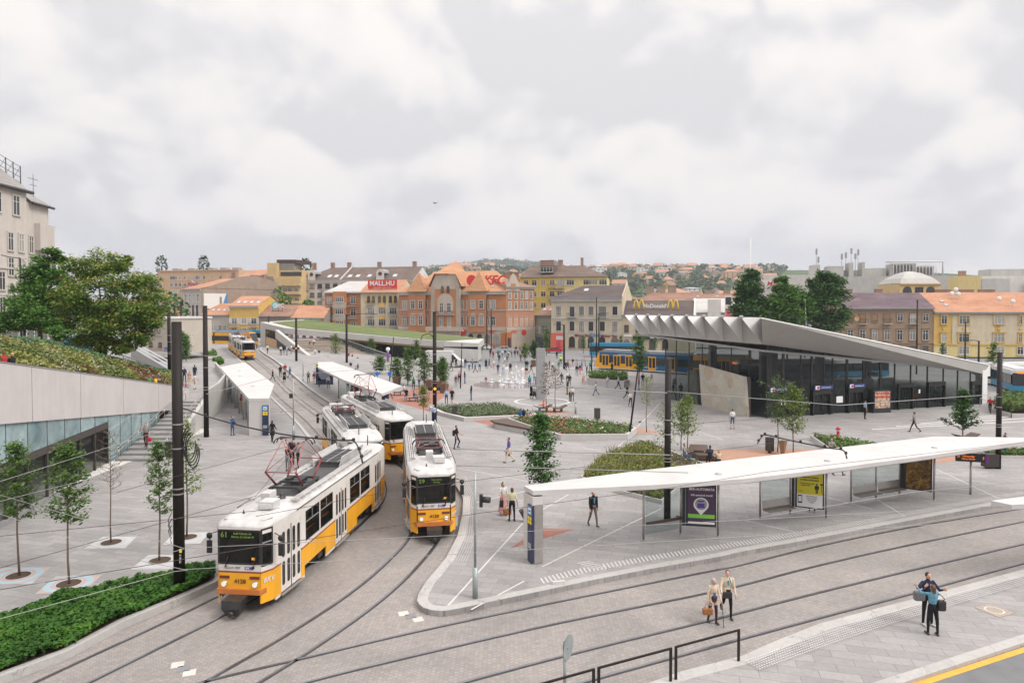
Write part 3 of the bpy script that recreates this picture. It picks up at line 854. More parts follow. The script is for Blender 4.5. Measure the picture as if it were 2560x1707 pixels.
# ============================================================ SHELTERS AND PLATFORM FURNITURE
M_CANOPY=mat('white_canopy',(0.50,0.48,0.47),0.6,0.10,0.6,detail=10,stretch=(1,1,0.3))
M_CONC=mat('pale_concrete',(0.50,0.48,0.465),0.8,0.10,0.6,detail=9)
M_NAVY=mat('navy_panel',(0.022,0.03,0.075),0.35,0)
M_SKYB=mat('sign_blue',(0.08,0.28,0.62),0.4,0)
M_WHITE=mat('sign_white',(0.78,0.78,0.78),0.45,0)
M_SIGNY=mat('sign_yellow',(0.80,0.62,0.04),0.45,0)
M_POSTY=mat('poster_yellow',(0.62,0.55,0.02),0.4,0.03,2)
M_POSTP=mat('poster_plum',(0.075,0.035,0.085),0.35,0.05,2)
M_POSTG=mat('poster_green',(0.22,0.60,0.06),0.4,0)
M_INK=mat('poster_ink',(0.025,0.025,0.03),0.5,0)
M_POLE=mat('brown_black_paint',(0.017,0.013,0.012),0.6,0.15,3,spec=0.25)
M_GALV=mat('galvanised_steel',(0.30,0.335,0.34),0.45,0.10,4,metal=0.3)
M_CLEAR=glass('shelter_glass',(0.03,0.04,0.04),0.02,0.86,(0.90,0.95,0.95))
M_WOODD=mat('dark_wood',(0.075,0.045,0.032),0.55,0.2,6,stretch=(1,8,8))
M_AMBER=mat('led_orange',(0.5,0.12,0.02),0.5,0,emit=((1.0,0.22,0.03),0.9))
M_VIOLET=mat('violet_sign',(0.22,0.05,0.30),0.4,0)
def canopy_part(parent,poly,z0,z1,zin=0.10):
 """folded slab: flat top, thin edge, underside drawn in towards the middle"""
 b=MB()
 cx=sum(p[0]for p in poly)/len(poly);cy=sum(p[1]for p in poly)/len(poly)
 a=sum(poly[i][0]*poly[(i+1)%len(poly)][1]-poly[(i+1)%len(poly)][0]*poly[i][1]for i in range(len(poly)))
 if a<0:poly=poly[::-1]
 ins=[(p[0]+(cx-p[0])*0.12,p[1]+(cy-p[1])*0.12)for p in poly]
 n=len(poly)
 vs=[(p[0],p[1],z1)for p in poly]+[(p[0],p[1],z0+zin)for p in poly]+[(p[0],p[1],z0)for p in ins]
 fs=[tuple(range(n)),tuple(range(3*n-1,2*n-1,-1))]
 for i in range(n):
  j=(i+1)%n
  fs+=[(n+i,n+j,j,i),(2*n+i,2*n+j,n+j,n+i)]
 b.add(vs,fs)
 return b.build('canopy',[M_CANOPY],parent)
def pole_cyl(b,p,r,z0,z1,m=0,n=8):b.cyl((p[0],p[1]),r,z0,z1,n,m)
def wall_quad(b,p,q,z0,z1,th,m=0):
 """upright slab between plan points p and q"""
 d=Vector((q[0]-p[0],q[1]-p[1])).normalized();n=Vector((d.y,-d.x))*(th/2)
 b.prism([(p[0]+n.x,p[1]+n.y),(q[0]+n.x,q[1]+n.y),(q[0]-n.x,q[1]-n.y),(p[0]-n.x,p[1]-n.y)],z0,z1,m)
def poster(parent,p,q,z0,z1,kind):
 """lit display case from p (picture left) to q; its face looks at the tracks"""
 b=MB();wall_quad(b,p,q,z0,z1,0.20,0)
 o=b.build('display_case',[M_INK],parent)
 d=Vector((q[0]-p[0],q[1]-p[1]));w=d.length;d.normalize();n=Vector((d.y,-d.x))
 rz=math.degrees(math.atan2(d.y,d.x));h=z1-z0
 def pt(s,z,out=0.106):return(p[0]+d.x*s*w+n.x*out,p[1]+d.y*s*w+n.y*out,z0+z*h)
 def plate(s0,s1,a,c,m,out=0.104,name='poster'):
  k=MB();k.face([pt(s0,a,out),pt(s1,a,out),pt(s1,c,out),pt(s0,c,out)]);return k.build(name,[m],o)
 def tx(s,st,z,size,m,sx=1.0,bold=0.003):return text(st,size,m,o,pt(st_s(s),z,0.112),(90,0,rz),bold=bold,sx=sx,ext=0.001)
 st_s=lambda s:s
 if kind=='plum':
  plate(0.07,0.95,0.05,0.95,M_POSTP)
  tx(0.52,'BKK-AUTOMATA',0.88,0.15,M_WHITE,1.0,0.005);tx(0.52,'Időt spórolunk önnek!',0.74,0.115,M_WHITE,0.95)
  plate(0.07,0.95,0.20,0.29,M_POSTG,0.107)
  k=MB();c=[]
  for i in range(20):
   a=math.pi*(-0.17+1.34*i/19);c.append((0.5+0.25*math.cos(a)*1.0,0.52+0.25*0.66*math.sin(a)))
  c.append((0.5,0.27));k.face([pt(x,z,0.109)for x,z in c][::1]);k.build('pin_symbol',[M_WHITE],o)
  k=MB();k.face([pt(0.5+0.20*math.cos(a),0.53+0.135*math.sin(a),0.111)for a in[2*math.pi*i/20 for i in range(20)]]);ko=k.build('picture',[M_GREYM],o)
  k=MB()
  for(s0,s1,a,c2)in((0.38,0.62,0.44,0.55),(0.40,0.60,0.58,0.62)):k.face([pt(s0,a,0.113),pt(s1,a,0.113),pt(s1,c2,0.113),pt(s0,c2,0.113)])
  k.build('picture',[M_PURPLE],o)
  plate(0.07,0.95,0.06,0.11,M_WHITE,0.107)
 elif kind=='yellow':
  plate(0.07,0.95,0.36,0.98,M_POSTY);plate(0.07,0.95,0.03,0.36,M_WHITE)
  tx(0.5,'Minden perc értékes,',0.80,0.10,M_INK,1.0,0.004);tx(0.5,'ne töltse várakozással',0.73,0.10,M_INK,1.0,0.004)
  tx(0.42,'Tervezzen pontosan utazást',0.64,0.06,M_INK);tx(0.36,'a megállóban várva',0.59,0.06,M_INK)
  tx(0.22,'8.16',0.93,0.09,M_INK);tx(0.2,'8.14',0.43,0.08,M_INK)
  k=MB()
  for(s0,s1,a,c2)in((0.70,0.80,0.52,0.60),(0.68,0.71,0.50,0.59),(0.79,0.82,0.50,0.59),(0.71,0.745,0.40,0.52),(0.755,0.79,0.40,0.52),(0.72,0.78,0.61,0.65),(0.905,0.92,0.42,0.62),(0.87,0.95,0.62,0.66)):
   k.face([pt(s0,a,0.108),pt(s1,a,0.108),pt(s1,c2,0.108),pt(s0,c2,0.108)])
  k.build('figure_symbol',[M_INK],o)
  plate(0.10,0.25,0.12,0.33,M_INK,0.108,'phone_symbol');plate(0.12,0.23,0.16,0.30,M_WHITE,0.11,'phone_symbol')
  for i in range(4):tx(0.58,('Töltse le alkalmazásunkat,','és nézze meg telefonján,','mikor érkezik járata','a megállóba!')[i],0.31-0.05*i,0.05,M_INK)
 else:
  def fn(N,L,P):
   tc=N.new('ShaderNodeTexCoord')
   v=_noise(N,L,tc.outputs['Object'],3.2,8,0.7,1.2)
   L.new(_ramp(N,L,v,[(0.36,(0.012,0.010,0.008)),(0.5,(0.16,0.085,0.018)),(0.66,(0.42,0.25,0.06))]),P.inputs['Base Color'])
  plate(0.07,0.95,0.04,0.96,node_mat('sepia_picture',fn,0.3))
  for i in range(5):tx(0.55,'Villamosközlekedés Budán',0.90-0.035*i,0.055,mat('dim_print',(0.16,0.13,0.10),0.5,0))
  k=MB()
  for(s0,a,s1,c2)in((0.1,0.10,0.75,0.34),(0.1,0.05,0.92,0.34)):
   k.face([pt(s0,a,0.107),pt(s0+0.03,a,0.107),pt(s1+0.02,c2,0.107),pt(s1,c2,0.107)])
  k.build('picture',[mat('sepia_light',(0.48,0.33,0.12),0.4,0)],o)
 return o
def info_column(parent,p,q,z0,z1):
 b=MB();wall_quad(b,p,q,z0,z1,0.10,0);o=b.build('stop_sign',[M_NAVY],parent)
 d=Vector((q[0]-p[0],q[1]-p[1]));w=d.length;d.normalize();n=Vector((d.y,-d.x));h=z1-z0
 def pl(s0,s1,a,c,m,out):
  k=MB();k.face([(p[0]+d.x*s*w+n.x*out,p[1]+d.y*s*w+n.y*out,z0+z*h)for s,z in((s0,a),(s1,a),(s1,c),(s0,c))]);k.build('sign_field',[m],o)
 pl(0.05,0.95,0.82,0.985,M_SKYB,0.054);pl(0.22,0.78,0.85,0.95,M_WHITE,0.057);pl(0.3,0.7,0.88,0.91,M_NAVY,0.06)
 for s in(0.1,0.54):pl(s,s+0.36,0.74,0.80,M_SIGNY,0.055);pl(s,s+0.36,0.67,0.73,M_SIGNY,0.055)
 for i in range(4):pl(0.12,0.8,0.24+i*0.025,0.25+i*0.025,M_WHITE,0.055)
 return o
# --- main shelter on the island
sh=thing('tram_shelter','long white tapering canopy shelter on the island platform with three advertising cases beneath','shelter',(6,31,0))
def L0(o,par):
 o.matrix_parent_inverse=Matrix.Translation(-Vector(par.location))
def fix_children(par):
 M=Matrix.Rotation(-par.rotation_euler[2],4,'Z')@Matrix.Translation(-Vector(par.location))
 for c in kids(par):c.matrix_parent_inverse=M
cpoly=[(0.52,29.05),(0.88,28.25),(6.0,29.15),(10.3,30.2),(14.8,32.0),(21.5,35.0),(29.3,38.7),(31.0,39.9),(25.1,40.3),(17.7,37.0),(11.7,34.35),(5.6,31.6)]
canopy_part(sh,cpoly,2.78,3.07)
b=MB();b.prism([(0.50,29.10),(0.86,28.20),(1.28,28.30),(1.02,29.22)],0,2.80,0);b.build('leg',[M_CANOPY],sh)
b=MB();b.prism([(0.94,28.17),(1.30,28.26),(1.295,28.30),(0.93,28.205)],0.02,2.45,0);b.build('ventilated_panel',[M_STEEL],sh)
info_column(sh,(0.70,28.55),(0.875,28.14),0.05,2.45)
POSTS=[gp(u,v)for u,v in((1608.7,1349.5),(1701,1333),(1795,1338.5),(1900,1295.5),(1974.6,1283.6),(2065,1294),(2127,1257),(2189,1245.8),(2248.4,1236),(2334.7,1248.8))]
for p in POSTS:
 b=MB();pole_cyl(b,p,0.055,0,2.82);b.cyl((p.x,p.y),0.10,0,0.02,10);b.build('post',[M_STEEL],sh)
def between(p,q,t):return(p[0]+(q[0]-p[0])*t,p[1]+(q[1]-p[1])*t)
for i,j in((0,1),(3,4),(6,7),(7,8)):
 b=MB();wall_quad(b,between(POSTS[i],POSTS[j],0.05),between(POSTS[i],POSTS[j],0.95),0.75 if i else 0.25,2.75,0.014);b.build('glass_panel',[M_CLEAR],sh)
b=MB();p,q=POSTS[0],POSTS[1];d=(q-p).normalized();n=Vector((d.y,-d.x,0))
b.tube([p+n*0.18+d*0.05+Vector((0,0,0.80)),q+n*0.18-d*0.05+Vector((0,0,0.80))],0.075,8);b.box(between(p,q,0.97)+(0.8,),(0.06,0.4,0.05),rz=math.atan2(d.y,d.x));b.build('leaning_rail',[M_WOODD],sh)
def bench(p,q):
 d=Vector((q[0]-p[0],q[1]-p[1],0)).normalized();n=Vector((d.y,-d.x,0));b=MB()
 prof=[(0.03,0.90),(0.08,0.52),(0.16,0.45),(0.48,0.47),(0.52,0.43)]
 a=[Vector((p[0],p[1],0))+d*0.08+n*o+Vector((0,0,z))for o,z in prof];c=[Vector((q[0],q[1],0))-d*0.08+n*o+Vector((0,0,z))for o,z in prof]
 for k in range(len(prof)-1):b.face([a[k],c[k],c[k+1],a[k+1]])
 for k in range(len(prof)-1):b.face([a[k+1]-Vector((0,0,0.02)),c[k+1]-Vector((0,0,0.02)),c[k]-Vector((0,0,0.02)),a[k]-Vector((0,0,0.02))])
 b.build('bench_seat',[M_STEEL],sh)
bench(POSTS[3],POSTS[4]);bench(POSTS[6],POSTS[7]);bench(POSTS[7],POSTS[8])
for i,j,k in((1,2,'plum'),(4,5,'yellow'),(8,9,'sepia')):
 p,q=POSTS[i],POSTS[j];d=(q-p).normalized()
 poster(sh,p+d*0.24,q-d*0.10,0.42,2.42,k)
 b=MB();wall_quad(b,p+d*0.07,p+d*0.22,0.42,2.42,0.22);o=b.build('case_flank',[M_INK],sh)
for u,v in((1796,1185),(2068,1152),(2336,1119)):
 p=gp(u,v,3.07);b=MB();b.lathe((p.x,p.y,3.07),[(0.16,0),(0.15,0.03),(0.06,0.05)],12);b.build('roof_drain',[M_GREYM],sh)
fix_children(sh)
# --- shelter beside the near right platform (only its tip shows)
s2=thing('tram_shelter','tip of a white shelter canopy at the very edge of the view over the kerb','shelter',(24,25,0))
canopy_part(s2,[(19.0,26.8),(19.4,26.2),(28,27.2),(36,30),(34,32),(26,29.2)],2.80,3.07)
b=MB();b.prism([(33,29.3),(34,29.6),(33.6,31),(32.7,30.6)],-0.06,2.82);b.build('leg',[M_CANOPY],s2)
fix_children(s2)
# --- left shelter
s3=thing('tram_shelter','white folded canopy shelter on the left promenade with a navy stop sign','shelter',(-28,75,0))
canopy_part(s3,[(-37.6,87.3),(-37.4,95),(-23.7,67.6),(-20.4,56.9),(-22.1,56.9)],2.85,3.12,0.02)
b=MB();b.prism([(-22.1,56.92),(-20.42,56.92),(-20.9,58.5),(-22.5,58.1)],0,2.9);b.build('leg',[M_CANOPY],s3)
info_column(s3,(-20.95,56.86),(-20.44,56.86),0.05,2.55)
b=MB();wall_quad(b,(-22.15,57.2),(-22.55,58.1),0.3,2.6,0.03);b.build('notice',[M_WHITE],s3)
for k in range(6):
 t=0.12+k*0.14;x,y=-22.3-13.5*t,58.2+26.5*t
 b=MB();pole_cyl(b,(x,y),0.06,0,2.9);b.build('post',[M_STEEL],s3)
 b=MB();wall_quad(b,(x,y),(x-1.0,y+1.96),0.3,2.5,0.02);b.build('glass_panel',[M_CLEAR],s3)
 if k in(1,3):
  b=MB();b.box((x+0.2,y+1.2,0.45),(0.5,1.8,0.06),rz=rad(27));b.box((x-0.05,y+1.1,0.22),(0.1,1.2,0.44),rz=rad(27));b.build('bench_seat',[M_WOODD],s3)
for u,v in((598,927),(600,940),(632,965)):
 p=gp(u,v,3.12);b=MB();b.lathe((p.x,p.y,3.12),[(0.2,0),(0.18,0.03),(0.06,0.05)],10);b.build('roof_drain',[M_GREYM],s3)
fix_children(s3)
# --- middle shelter
s4=thing('tram_shelter','white canopy shelter in the middle platform behind the trams, navy panel at its far end','shelter',(-18,75,0))
canopy_part(s4,[(-27.3,95.5),(-25.3,95.7),(-10.7,66),(-11.5,60),(-17.7,71.5),(-24.8,86.8)],2.88,3.12,0.02)
b=MB();wall_quad(b,(-27.0,93.5),(-24.7,93.7),0,2.9,0.3);b.build('leg',[M_NAVY],s4)
b=MB();wall_quad(b,(-26.6,93.3),(-25.1,93.45),0.9,2.4,0.06);b.build('notice',[mat('timetable',(0.25,0.28,0.36),0.4,0.2,6)],s4)
b=MB();wall_quad(b,(-27.0,93.3),(-26.2,93.36),2.5,2.8,0.06);b.build('sign_field',[M_SIGNY],s4)
for(x,y)in((-20.6,80.5),(-19.2,80.8),(-16.4,72.8),(-15.2,73.2)):
 b=MB();pole_cyl(b,(x,y),0.07,0,2.95);b.build('post',[M_STEEL],s4)
b=MB();wall_quad(b,(-20.6,80.5),(-19.2,80.8),0.3,2.7,0.02);b.build('glass_panel',[M_CLEAR],s4)
b=MB();wall_quad(b,(-19.1,80.8),(-18.7,81.2),0.4,2.7,0.15);b.build('display_case',[M_INK],s4)
b=MB();wall_quad(b,(-16.4,72.8),(-15.2,73.2),0.3,2.7,0.02);b.build('glass_panel',[M_CLEAR],s4)
b=MB();wall_quad(b,(-17.3,74.5),(-16.5,74.6),0.3,2.7,0.15);b.build('display_case',[M_INK],s4)
b=MB();wall_quad(b,(-12.0,62.5),(-11.4,62.7),0.0,2.9,0.3);b.build('leg',[M_NAVY],s4)
fix_children(s4)
# --- departure board on its own post
p=gp(2426,1235)
t=thing('departure_board','hanging black departure board with orange letters on a steel post beyond the long canopy','board',p)
b=MB();b.cyl((0,0),0.06,0,1.95,8);b.build('post',[M_STEEL],t)
b=MB();b.box((0,0,2.12),(1.55,0.18,0.46),rz=rad(-14));o=b.build('screen',[M_INK],t)
b=MB();b.box((0.76,-0.19,2.12),(0.16,0.19,0.47),rz=rad(-14));b.build('screen_end',[M_VIOLET],t)
text('Hűvösvölgy',0.13,M_AMBER,t,(-0.18,-0.06,2.20),(90,0,-14));text('Móricz körtér',0.12,M_AMBER,t,(-0.18,-0.06,2.05),(90,0,-14));text('61',0.16,M_AMBER,t,(-0.66,0.06,2.18),(90,0,-14));text('3',0.2,M_AMBER,t,(0.55,-0.24,2.12),(90,0,-14))
# --- foreground rails, round sign, signal post
def foot(u,vt):
 return gp(u,vt,0.92)
def bay(u0,vt0,u1,vt1,label):
 a,c=foot(u0,vt0),foot(u1,vt1);a.z=c.z=-0.06
 t=thing('barrier_rail',label,'railing',a,0,'black barrier rails along the near platform')
 d=(c-a);n=d.normalized();rz=math.atan2(n.y,n.x)
 for k in(Vector((0,0,0)),d):
  b=MB();b.box((k.x,k.y,0.49),(0.075,0.045,0.98),rz=rz);b.build('upright',[M_POLE],t)
 b=MB();b.box((d.x/2,d.y/2,0.955),(d.length-0.06,0.05,0.05),rz=rz);b.build('top_rail',[M_POLE],t)
bay(1690,1614,1847,1572,'black barrier rail bay ending beside the platform kerb, in front of the elderly pair')
bay(1497,1666,1677,1618,'middle bay of the black barrier rail, right of the round sign')
bay(1300,1721,1484,1670,'lowest bay of the black barrier rail, running out of the picture behind the round sign')
p=gp(1412,1712,0.6);p.z=-0.1
p=at(1412,1597,p.y);p.z=-0.1
t=thing('round_sign','round traffic sign seen from behind on a galvanised post','sign',p)
zt=at(1412,1597,p.y).z+0.1
b=MB();b.cyl((0,0),0.045,0,zt-0.05,10);b.cyl((0,0),0.055,zt-0.28,zt-0.02,10);b.build('post',[M_GALV],t)
b=MB();R=Matrix.Rotation(rad(62),3,'Z')
ring=[R@Vector((0.33*math.cos(2*math.pi*i/28),0,0.33*math.sin(2*math.pi*i/28)))for i in range(28)]
b.face([v+Vector((0.09,0.04,zt-0.24))for v in ring]);b.face([v+Vector((0.10,0.035,zt-0.24))for v in reversed(ring)]);b.build('disc',[M_GALV],t)
b=MB();b.box((0.05,0.03,zt-0.24),(0.09,0.12,0.05));b.build('bracket',[M_STEEL],t)
p=gp(1188,1494)
t=thing('signal_post','slim grey post with a black tram signal facing right, near the island tip','signal',p)
b=MB();b.cyl((0,0),0.10,0,1.15,12);b.cyl((0,0),0.05,1.15,4.65,10);b.build('post',[M_GALV],t)
b=MB();b.box((0.22,0,3.62),(0.12,0.16,0.46));b.tube([(0.28,0,3.66),(0.55,-0.08,3.66)],0.11,10);b.build('signal_head',[M_BLACK],t)
p=gp(734,1100)
t=thing('signal_post','thin grey post with a black signal box beside the left tracks','signal',p)
b=MB();b.cyl((0,0),0.10,0,1.2,10);b.cyl((0,0),0.05,1.2,4.9,8);b.build('post',[M_GALV],t)
b=MB();b.box((-0.18,0,3.6),(0.24,0.2,0.36));b.build('signal_head',[M_BLACK],t)
p=gp(758,959,0.0)
t=thing('signal_post','bare thin grey post beside the track before the middle shelter','post',p)
b=MB();b.cyl((0,0),0.11,0,1.0,10);b.cyl((0,0),0.06,1.0,3.9,8);b.build('post',[M_GALV],t)
# ============================================================ NEAR STRUCTURES
def grass_fn(c1,c2,c3,sc=2.0):
 def fn(N,L,P):
  tc=N.new('ShaderNodeTexCoord')
  a=_noise(N,L,tc.outputs['Object'],sc,8,0.7)
  b=_noise(N,L,tc.outputs['Object'],sc*0.15,4,0.6)
  c=_ramp(N,L,a,[(0.3,c1),(0.55,c2),(0.75,c3)])
  L.new(_mix(N,L,c,_ramp(N,L,b,[(0.3,(0.85,0.85,0.8)),(0.7,(1.1,1.08,1.0))])),P.inputs['Base Color'])
 return fn
M_GRASS=node_mat('roof_grass',grass_fn((0.10,0.125,0.05),(0.135,0.165,0.07),(0.21,0.22,0.11),1.5),0.9,0.1)
M_SOIL=mat('planting_soil',(0.085,0.06,0.045),0.95,0.3,6,spec=0.1)
def conc_fn(base,joint=2.6,rows=40.0):
 def fn(N,L,P):
  tc=N.new('ShaderNodeTexCoord')
  a=_noise(N,L,tc.outputs['Object'],0.5,9,0.65,0.4)
  mp=N.new('ShaderNodeMapping');mp.inputs['Scale'].default_value=(1.2,1.2,0.12);L.new(tc.outputs['Object'],mp.inputs[0])
  s=_noise(N,L,mp.outputs[0],2.2,6,0.7)
  c=_mix(N,L,_ramp(N,L,a,[(0.3,tuple(k*0.93 for k in base)),(0.7,tuple(k*1.05 for k in base))]),_ramp(N,L,s,[(0.3,(0.95,0.945,0.94)),(0.7,(1.03,1.03,1.03))]))
  L.new(c,P.inputs['Base Color'])
 return fn
M_CONCW=node_mat('fair_faced_concrete',conc_fn((0.52,0.485,0.475)),0.8,0.25)
M_CONCL=node_mat('light_concrete',conc_fn((0.47,0.455,0.44)),0.8,0.25)
M_JOINT=mat('joint_dark',(0.16,0.15,0.145),0.9,0)  # plain dark colour of the wall panel joints
def _bg(N,L,P):
 oi=N.new('ShaderNodeObjectInfo');tc=N.new('ShaderNodeTexCoord')
 L.new(_mix(N,L,_ramp(N,L,oi.outputs['Random'],[(0.0,(0.17,0.25,0.265)),(1.0,(0.29,0.385,0.40))]),_ramp(N,L,_noise(N,L,tc.outputs['Object'],0.7,3,0.5,1.5),[(0.35,(0.8,0.8,0.8)),(0.65,(1.2,1.2,1.2))])),P.inputs['Base Color'])  # random tint per panel, painted in place of uneven reflections
M_BLUEG=node_mat('pale_blue_glass',_bg,0.05,0.9)
M_BRONZE=mat('bronze_frame',(0.055,0.045,0.04),0.4,0.1,3)
M_SHOPG=glass('shop_glass',(0.03,0.035,0.035),0.03,0.7,(0.75,0.78,0.76))
M_WOODP=mat('wood_panel',(0.50,0.33,0.17),0.6,0.10,1.2,stretch=(3,3,0.3))
M_DKGLASS=glass('curtain_glass',(0.016,0.02,0.022),0.02,0.55,(0.66,0.73,0.73))
M_MULL=mat('mullion_black',(0.018,0.017,0.017),0.4,0.1)
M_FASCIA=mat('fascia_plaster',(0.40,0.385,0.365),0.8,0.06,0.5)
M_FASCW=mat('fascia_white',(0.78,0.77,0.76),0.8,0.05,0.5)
M_HALLF=mat('hall_floor',(0.24,0.235,0.23),0.6,0.1)
# --- left concrete building: wall line recedes along x = -25.4 .. -30
def WX(y):return-25.4-0.1745*(y-33.7)
def wall_top(y):return 8.0-(y-33.7)*4.2/26.6
def wall_bot(y):return max(1.0,4.93-(y-33.7)*3.06/24.7)
cb=thing('concrete_building','low building with a pale concrete parapet above a bluish glass band','building',(WX(40),40,0))
YS=[16+i*0.5 for i in range(0,97)]
b=MB()
ys=[16,24,33.7,42,50,58.4,62.5,64.8]
for y0,y1 in zip(ys,ys[1:]):
 for(xa,xb_,flip)in((0.0,-0.45,False),):
  P=[(WX(y0),y0),(WX(y1),y1),(WX(y1)-0.45,y1),(WX(y0)-0.45,y0)]
  zb0=wall_bot(y0);zb1=wall_bot(y1);zt0=wall_top(y0);zt1=wall_top(y1)
  vs=[(P[0][0],P[0][1],zb0),(P[1][0],P[1][1],zb1),(P[2][0],P[2][1],zb1),(P[3][0],P[3][1],zb0),(P[0][0],P[0][1],zt0),(P[1][0],P[1][1],zt1),(P[2][0],P[2][1],zt1),(P[3][0],P[3][1],zt0)]
  b.add(vs,[(0,1,5,4),(1,2,6,5),(2,3,7,6),(3,0,4,7),(4,5,6,7),(0,3,2,1)])
b.build('parapet_wall',[M_CONCW],cb)
b=MB()
for y in(36.6,42.3,49,56.3):b.box((WX(y)+0.001,y,(wall_top(y)+wall_bot(y))/2),(0.008,0.03,wall_top(y)-wall_bot(y)-0.04))
b.build('panel_joint',[M_JOINT],cb)
b=MB()
for y0,y1 in zip(ys,ys[1:]):
 b.face([(WX(y0)+0.03,y0,wall_top(y0)+0.06),(WX(y1)+0.03,y1,wall_top(y1)+0.06),(WX(y1)-0.5,y1,wall_top(y1)+0.06),(WX(y0)-0.5,y0,wall_top(y0)+0.06)])
 b.face([(WX(y0)+0.03,y0,wall_top(y0)),(WX(y1)+0.03,y1,wall_top(y1)),(WX(y1)+0.03,y1,wall_top(y1)+0.06),(WX(y0)+0.03,y0,wall_top(y0)+0.06)])
b.build('coping',[M_GREYM],cb)
# glazing under the wall: upper pale blue band, lower bronze shopfront up to the stair
def zshop(y):return 3.35-(y-33.7)*0.010
gx=lambda y:WX(y)-0.12
yb=[24+2.05*i for i in range(17)]
for y0,y1 in zip(yb,yb[1:]):
 if y1>58.5:y1=58.4
 z0a=2.35+0.06*(40-min(y0,40));shop=y1<=46.6
 zl0=2.9 if shop else 0.0
 b=MB();b.face([(gx(y0+0.025),y0+0.025,zl0),(gx(y1-0.025),y1-0.025,zl0),(gx(y1-0.025),y1-0.025,wall_bot(y1)-0.02),(gx(y0+0.025),y0+0.025,wall_bot(y0)-0.02)])
 b.build('glass_panel',[M_BLUEG],cb)
 if shop:
  b=MB();b.face([(gx(y0)-0.1,y0,0.05),(gx(y1)-0.1,y1,0.05),(gx(y1)-0.1,y1,2.5),(gx(y0)-0.1,y0,2.5)]);b.build('shop_window',[M_SHOPG],cb)
  b=MB()
  b.box((gx(y0)-0.05,y0,1.4),(0.14,0.10,2.9));b.prism([(gx(y0)-0.12,y0),(gx(y0)+0.02,y0),(gx(y1)+0.02,y1),(gx(y1)-0.12,y1)],2.48,2.88)
  if int((y0-24)/2.05)in(2,3,8):
   b.box((gx(y0+1)-0.05,y0+1.0,1.2),(0.12,0.09,2.5));b.box((gx(y0+1)-0.05,y0+0.2,1.2),(0.12,0.12,2.5));b.prism([(gx(y0)-0.12,y0),(gx(y0)+0.01,y0),(gx(y1)+0.01,y1),(gx(y1)-0.12,y1)],0.0,0.12)
  b.build('shop_frame',[M_BRONZE],cb)
 b=MB();zt=wall_bot(y0);b.box((gx(y0)+0.0,y0,(zl0+zt)/2),(0.03,0.035,zt-zl0));b.build('mullion',[M_BRONZE],cb)
b=MB();b.bx(-40,-26.6,22,60,-0.02,0.02);b.bx(-40,-39.6,22,60,0,8);b.bx(-40,-33,22,60,3.9,4.1);b.build('interior',[mat('shop_interior',(0.55,0.53,0.50),0.8,0.15,1)],cb)
b=MB();b.face([(WX(24)+0.02,24,0.012),(WX(24)+0.35,24,0.012),(WX(47)+0.35,47,0.012),(WX(47)+0.02,47,0.012)]);b.build('base_strip',[M_GREYM],cb)
fix_children(cb)
# --- stairs up along the wall
st=thing('concrete_stairs','long grey concrete steps climbing beside the glass band, with steel handrails','stairs',(-27,48,0))
N_=14;Y0,Y1,ZT=47.3,63.0,2.2
def SR(y):return-24.7-(y-47.3)*(4.0/15.7)
b=MB()
for i in range(N_):
 y=Y0+(Y1-Y0)*i/N_;yn=Y0+(Y1-Y0)*(i+1)/N_;z=ZT*(i+1)/N_
 b.prism([(WX(y)+0.02,y),(SR(y),y),(SR(yn),yn),(WX(yn)+0.02,yn)],-0.05,z,0,bottom=False)
 b.prism([(WX(y)+0.03,y-0.012),(SR(y)-0.01,y-0.012),(SR(y)-0.01,y+0.05),(WX(y)+0.03,y+0.05)],z-0.16,z+0.004,1,bottom=False)
b.build('steps',[M_PAVE,mat('step_edge',(0.235,0.23,0.225),0.8,0.1)],st)
b=MB()
n=10
for i in range(n):
 y=Y0+(Y1-Y0)*i/n;yn=Y0+(Y1-Y0)*(i+1)/n;z0=0.12+ZT*i/n;z1=0.12+ZT*(i+1)/n
 vs=[(SR(y),y,-0.05),(SR(yn),yn,-0.05),(SR(yn)+0.35,yn,-0.05),(SR(y)+0.35,y,-0.05),(SR(y),y,z0),(SR(yn),yn,z1),(SR(yn)+0.35,yn,z1),(SR(y)+0.35,y,z0)]
 b.add(vs,[(0,4,5,1),(2,6,7,3),(4,7,6,5),(3,7,4,0),(1,5,6,2)])
b.build('side_wall',[M_CONCL],st)
for fx,off in((lambda y:SR(y)+0.17,0.12),(lambda y:WX(y)+0.25,0.05)):
 b=MB();pts=[]
 for i in range(9):
  y=Y0-0.2+(Y1-Y0)*i/8;z=off+ZT*max(0,(y-Y0))/(Y1-Y0);pts.append((fx(y),y,z+0.92))
  b.tube([(fx(y),y,z-0.02),(fx(y),y,z+0.92)],0.024,6)
 b.tube(pts,0.03,6);b.tube([(x,y,z-0.28)for x,y,z in pts],0.02,6);b.build('handrail',[M_STEEL],st)
fix_children(st)
# landing above the stairs, widening away
sheet('upper_landing',[(WX(63),63.0),(SR(63)+0.35,63.0),(-30.4,70),(-33.5,79),(-37.5,87),(-42.0,96),(-47,108),(-58,108),(-58,96),(-44,80),(-36,68),(-33,64.7)],2.2,M_PAVE,2.3,raised=False)
o=band('low_wall',[(SR(63)+0.2,63.0),(-30.3,70),(-33.4,79),(-37.4,87),(-41.9,96)],-0.12,0.12,3.0,M_FASCIA,drop=3.2,raised=False,kind=None)
del o['kind'];tag(o,'curved grey concrete guard wall between the stair landing and the promenade','wall')
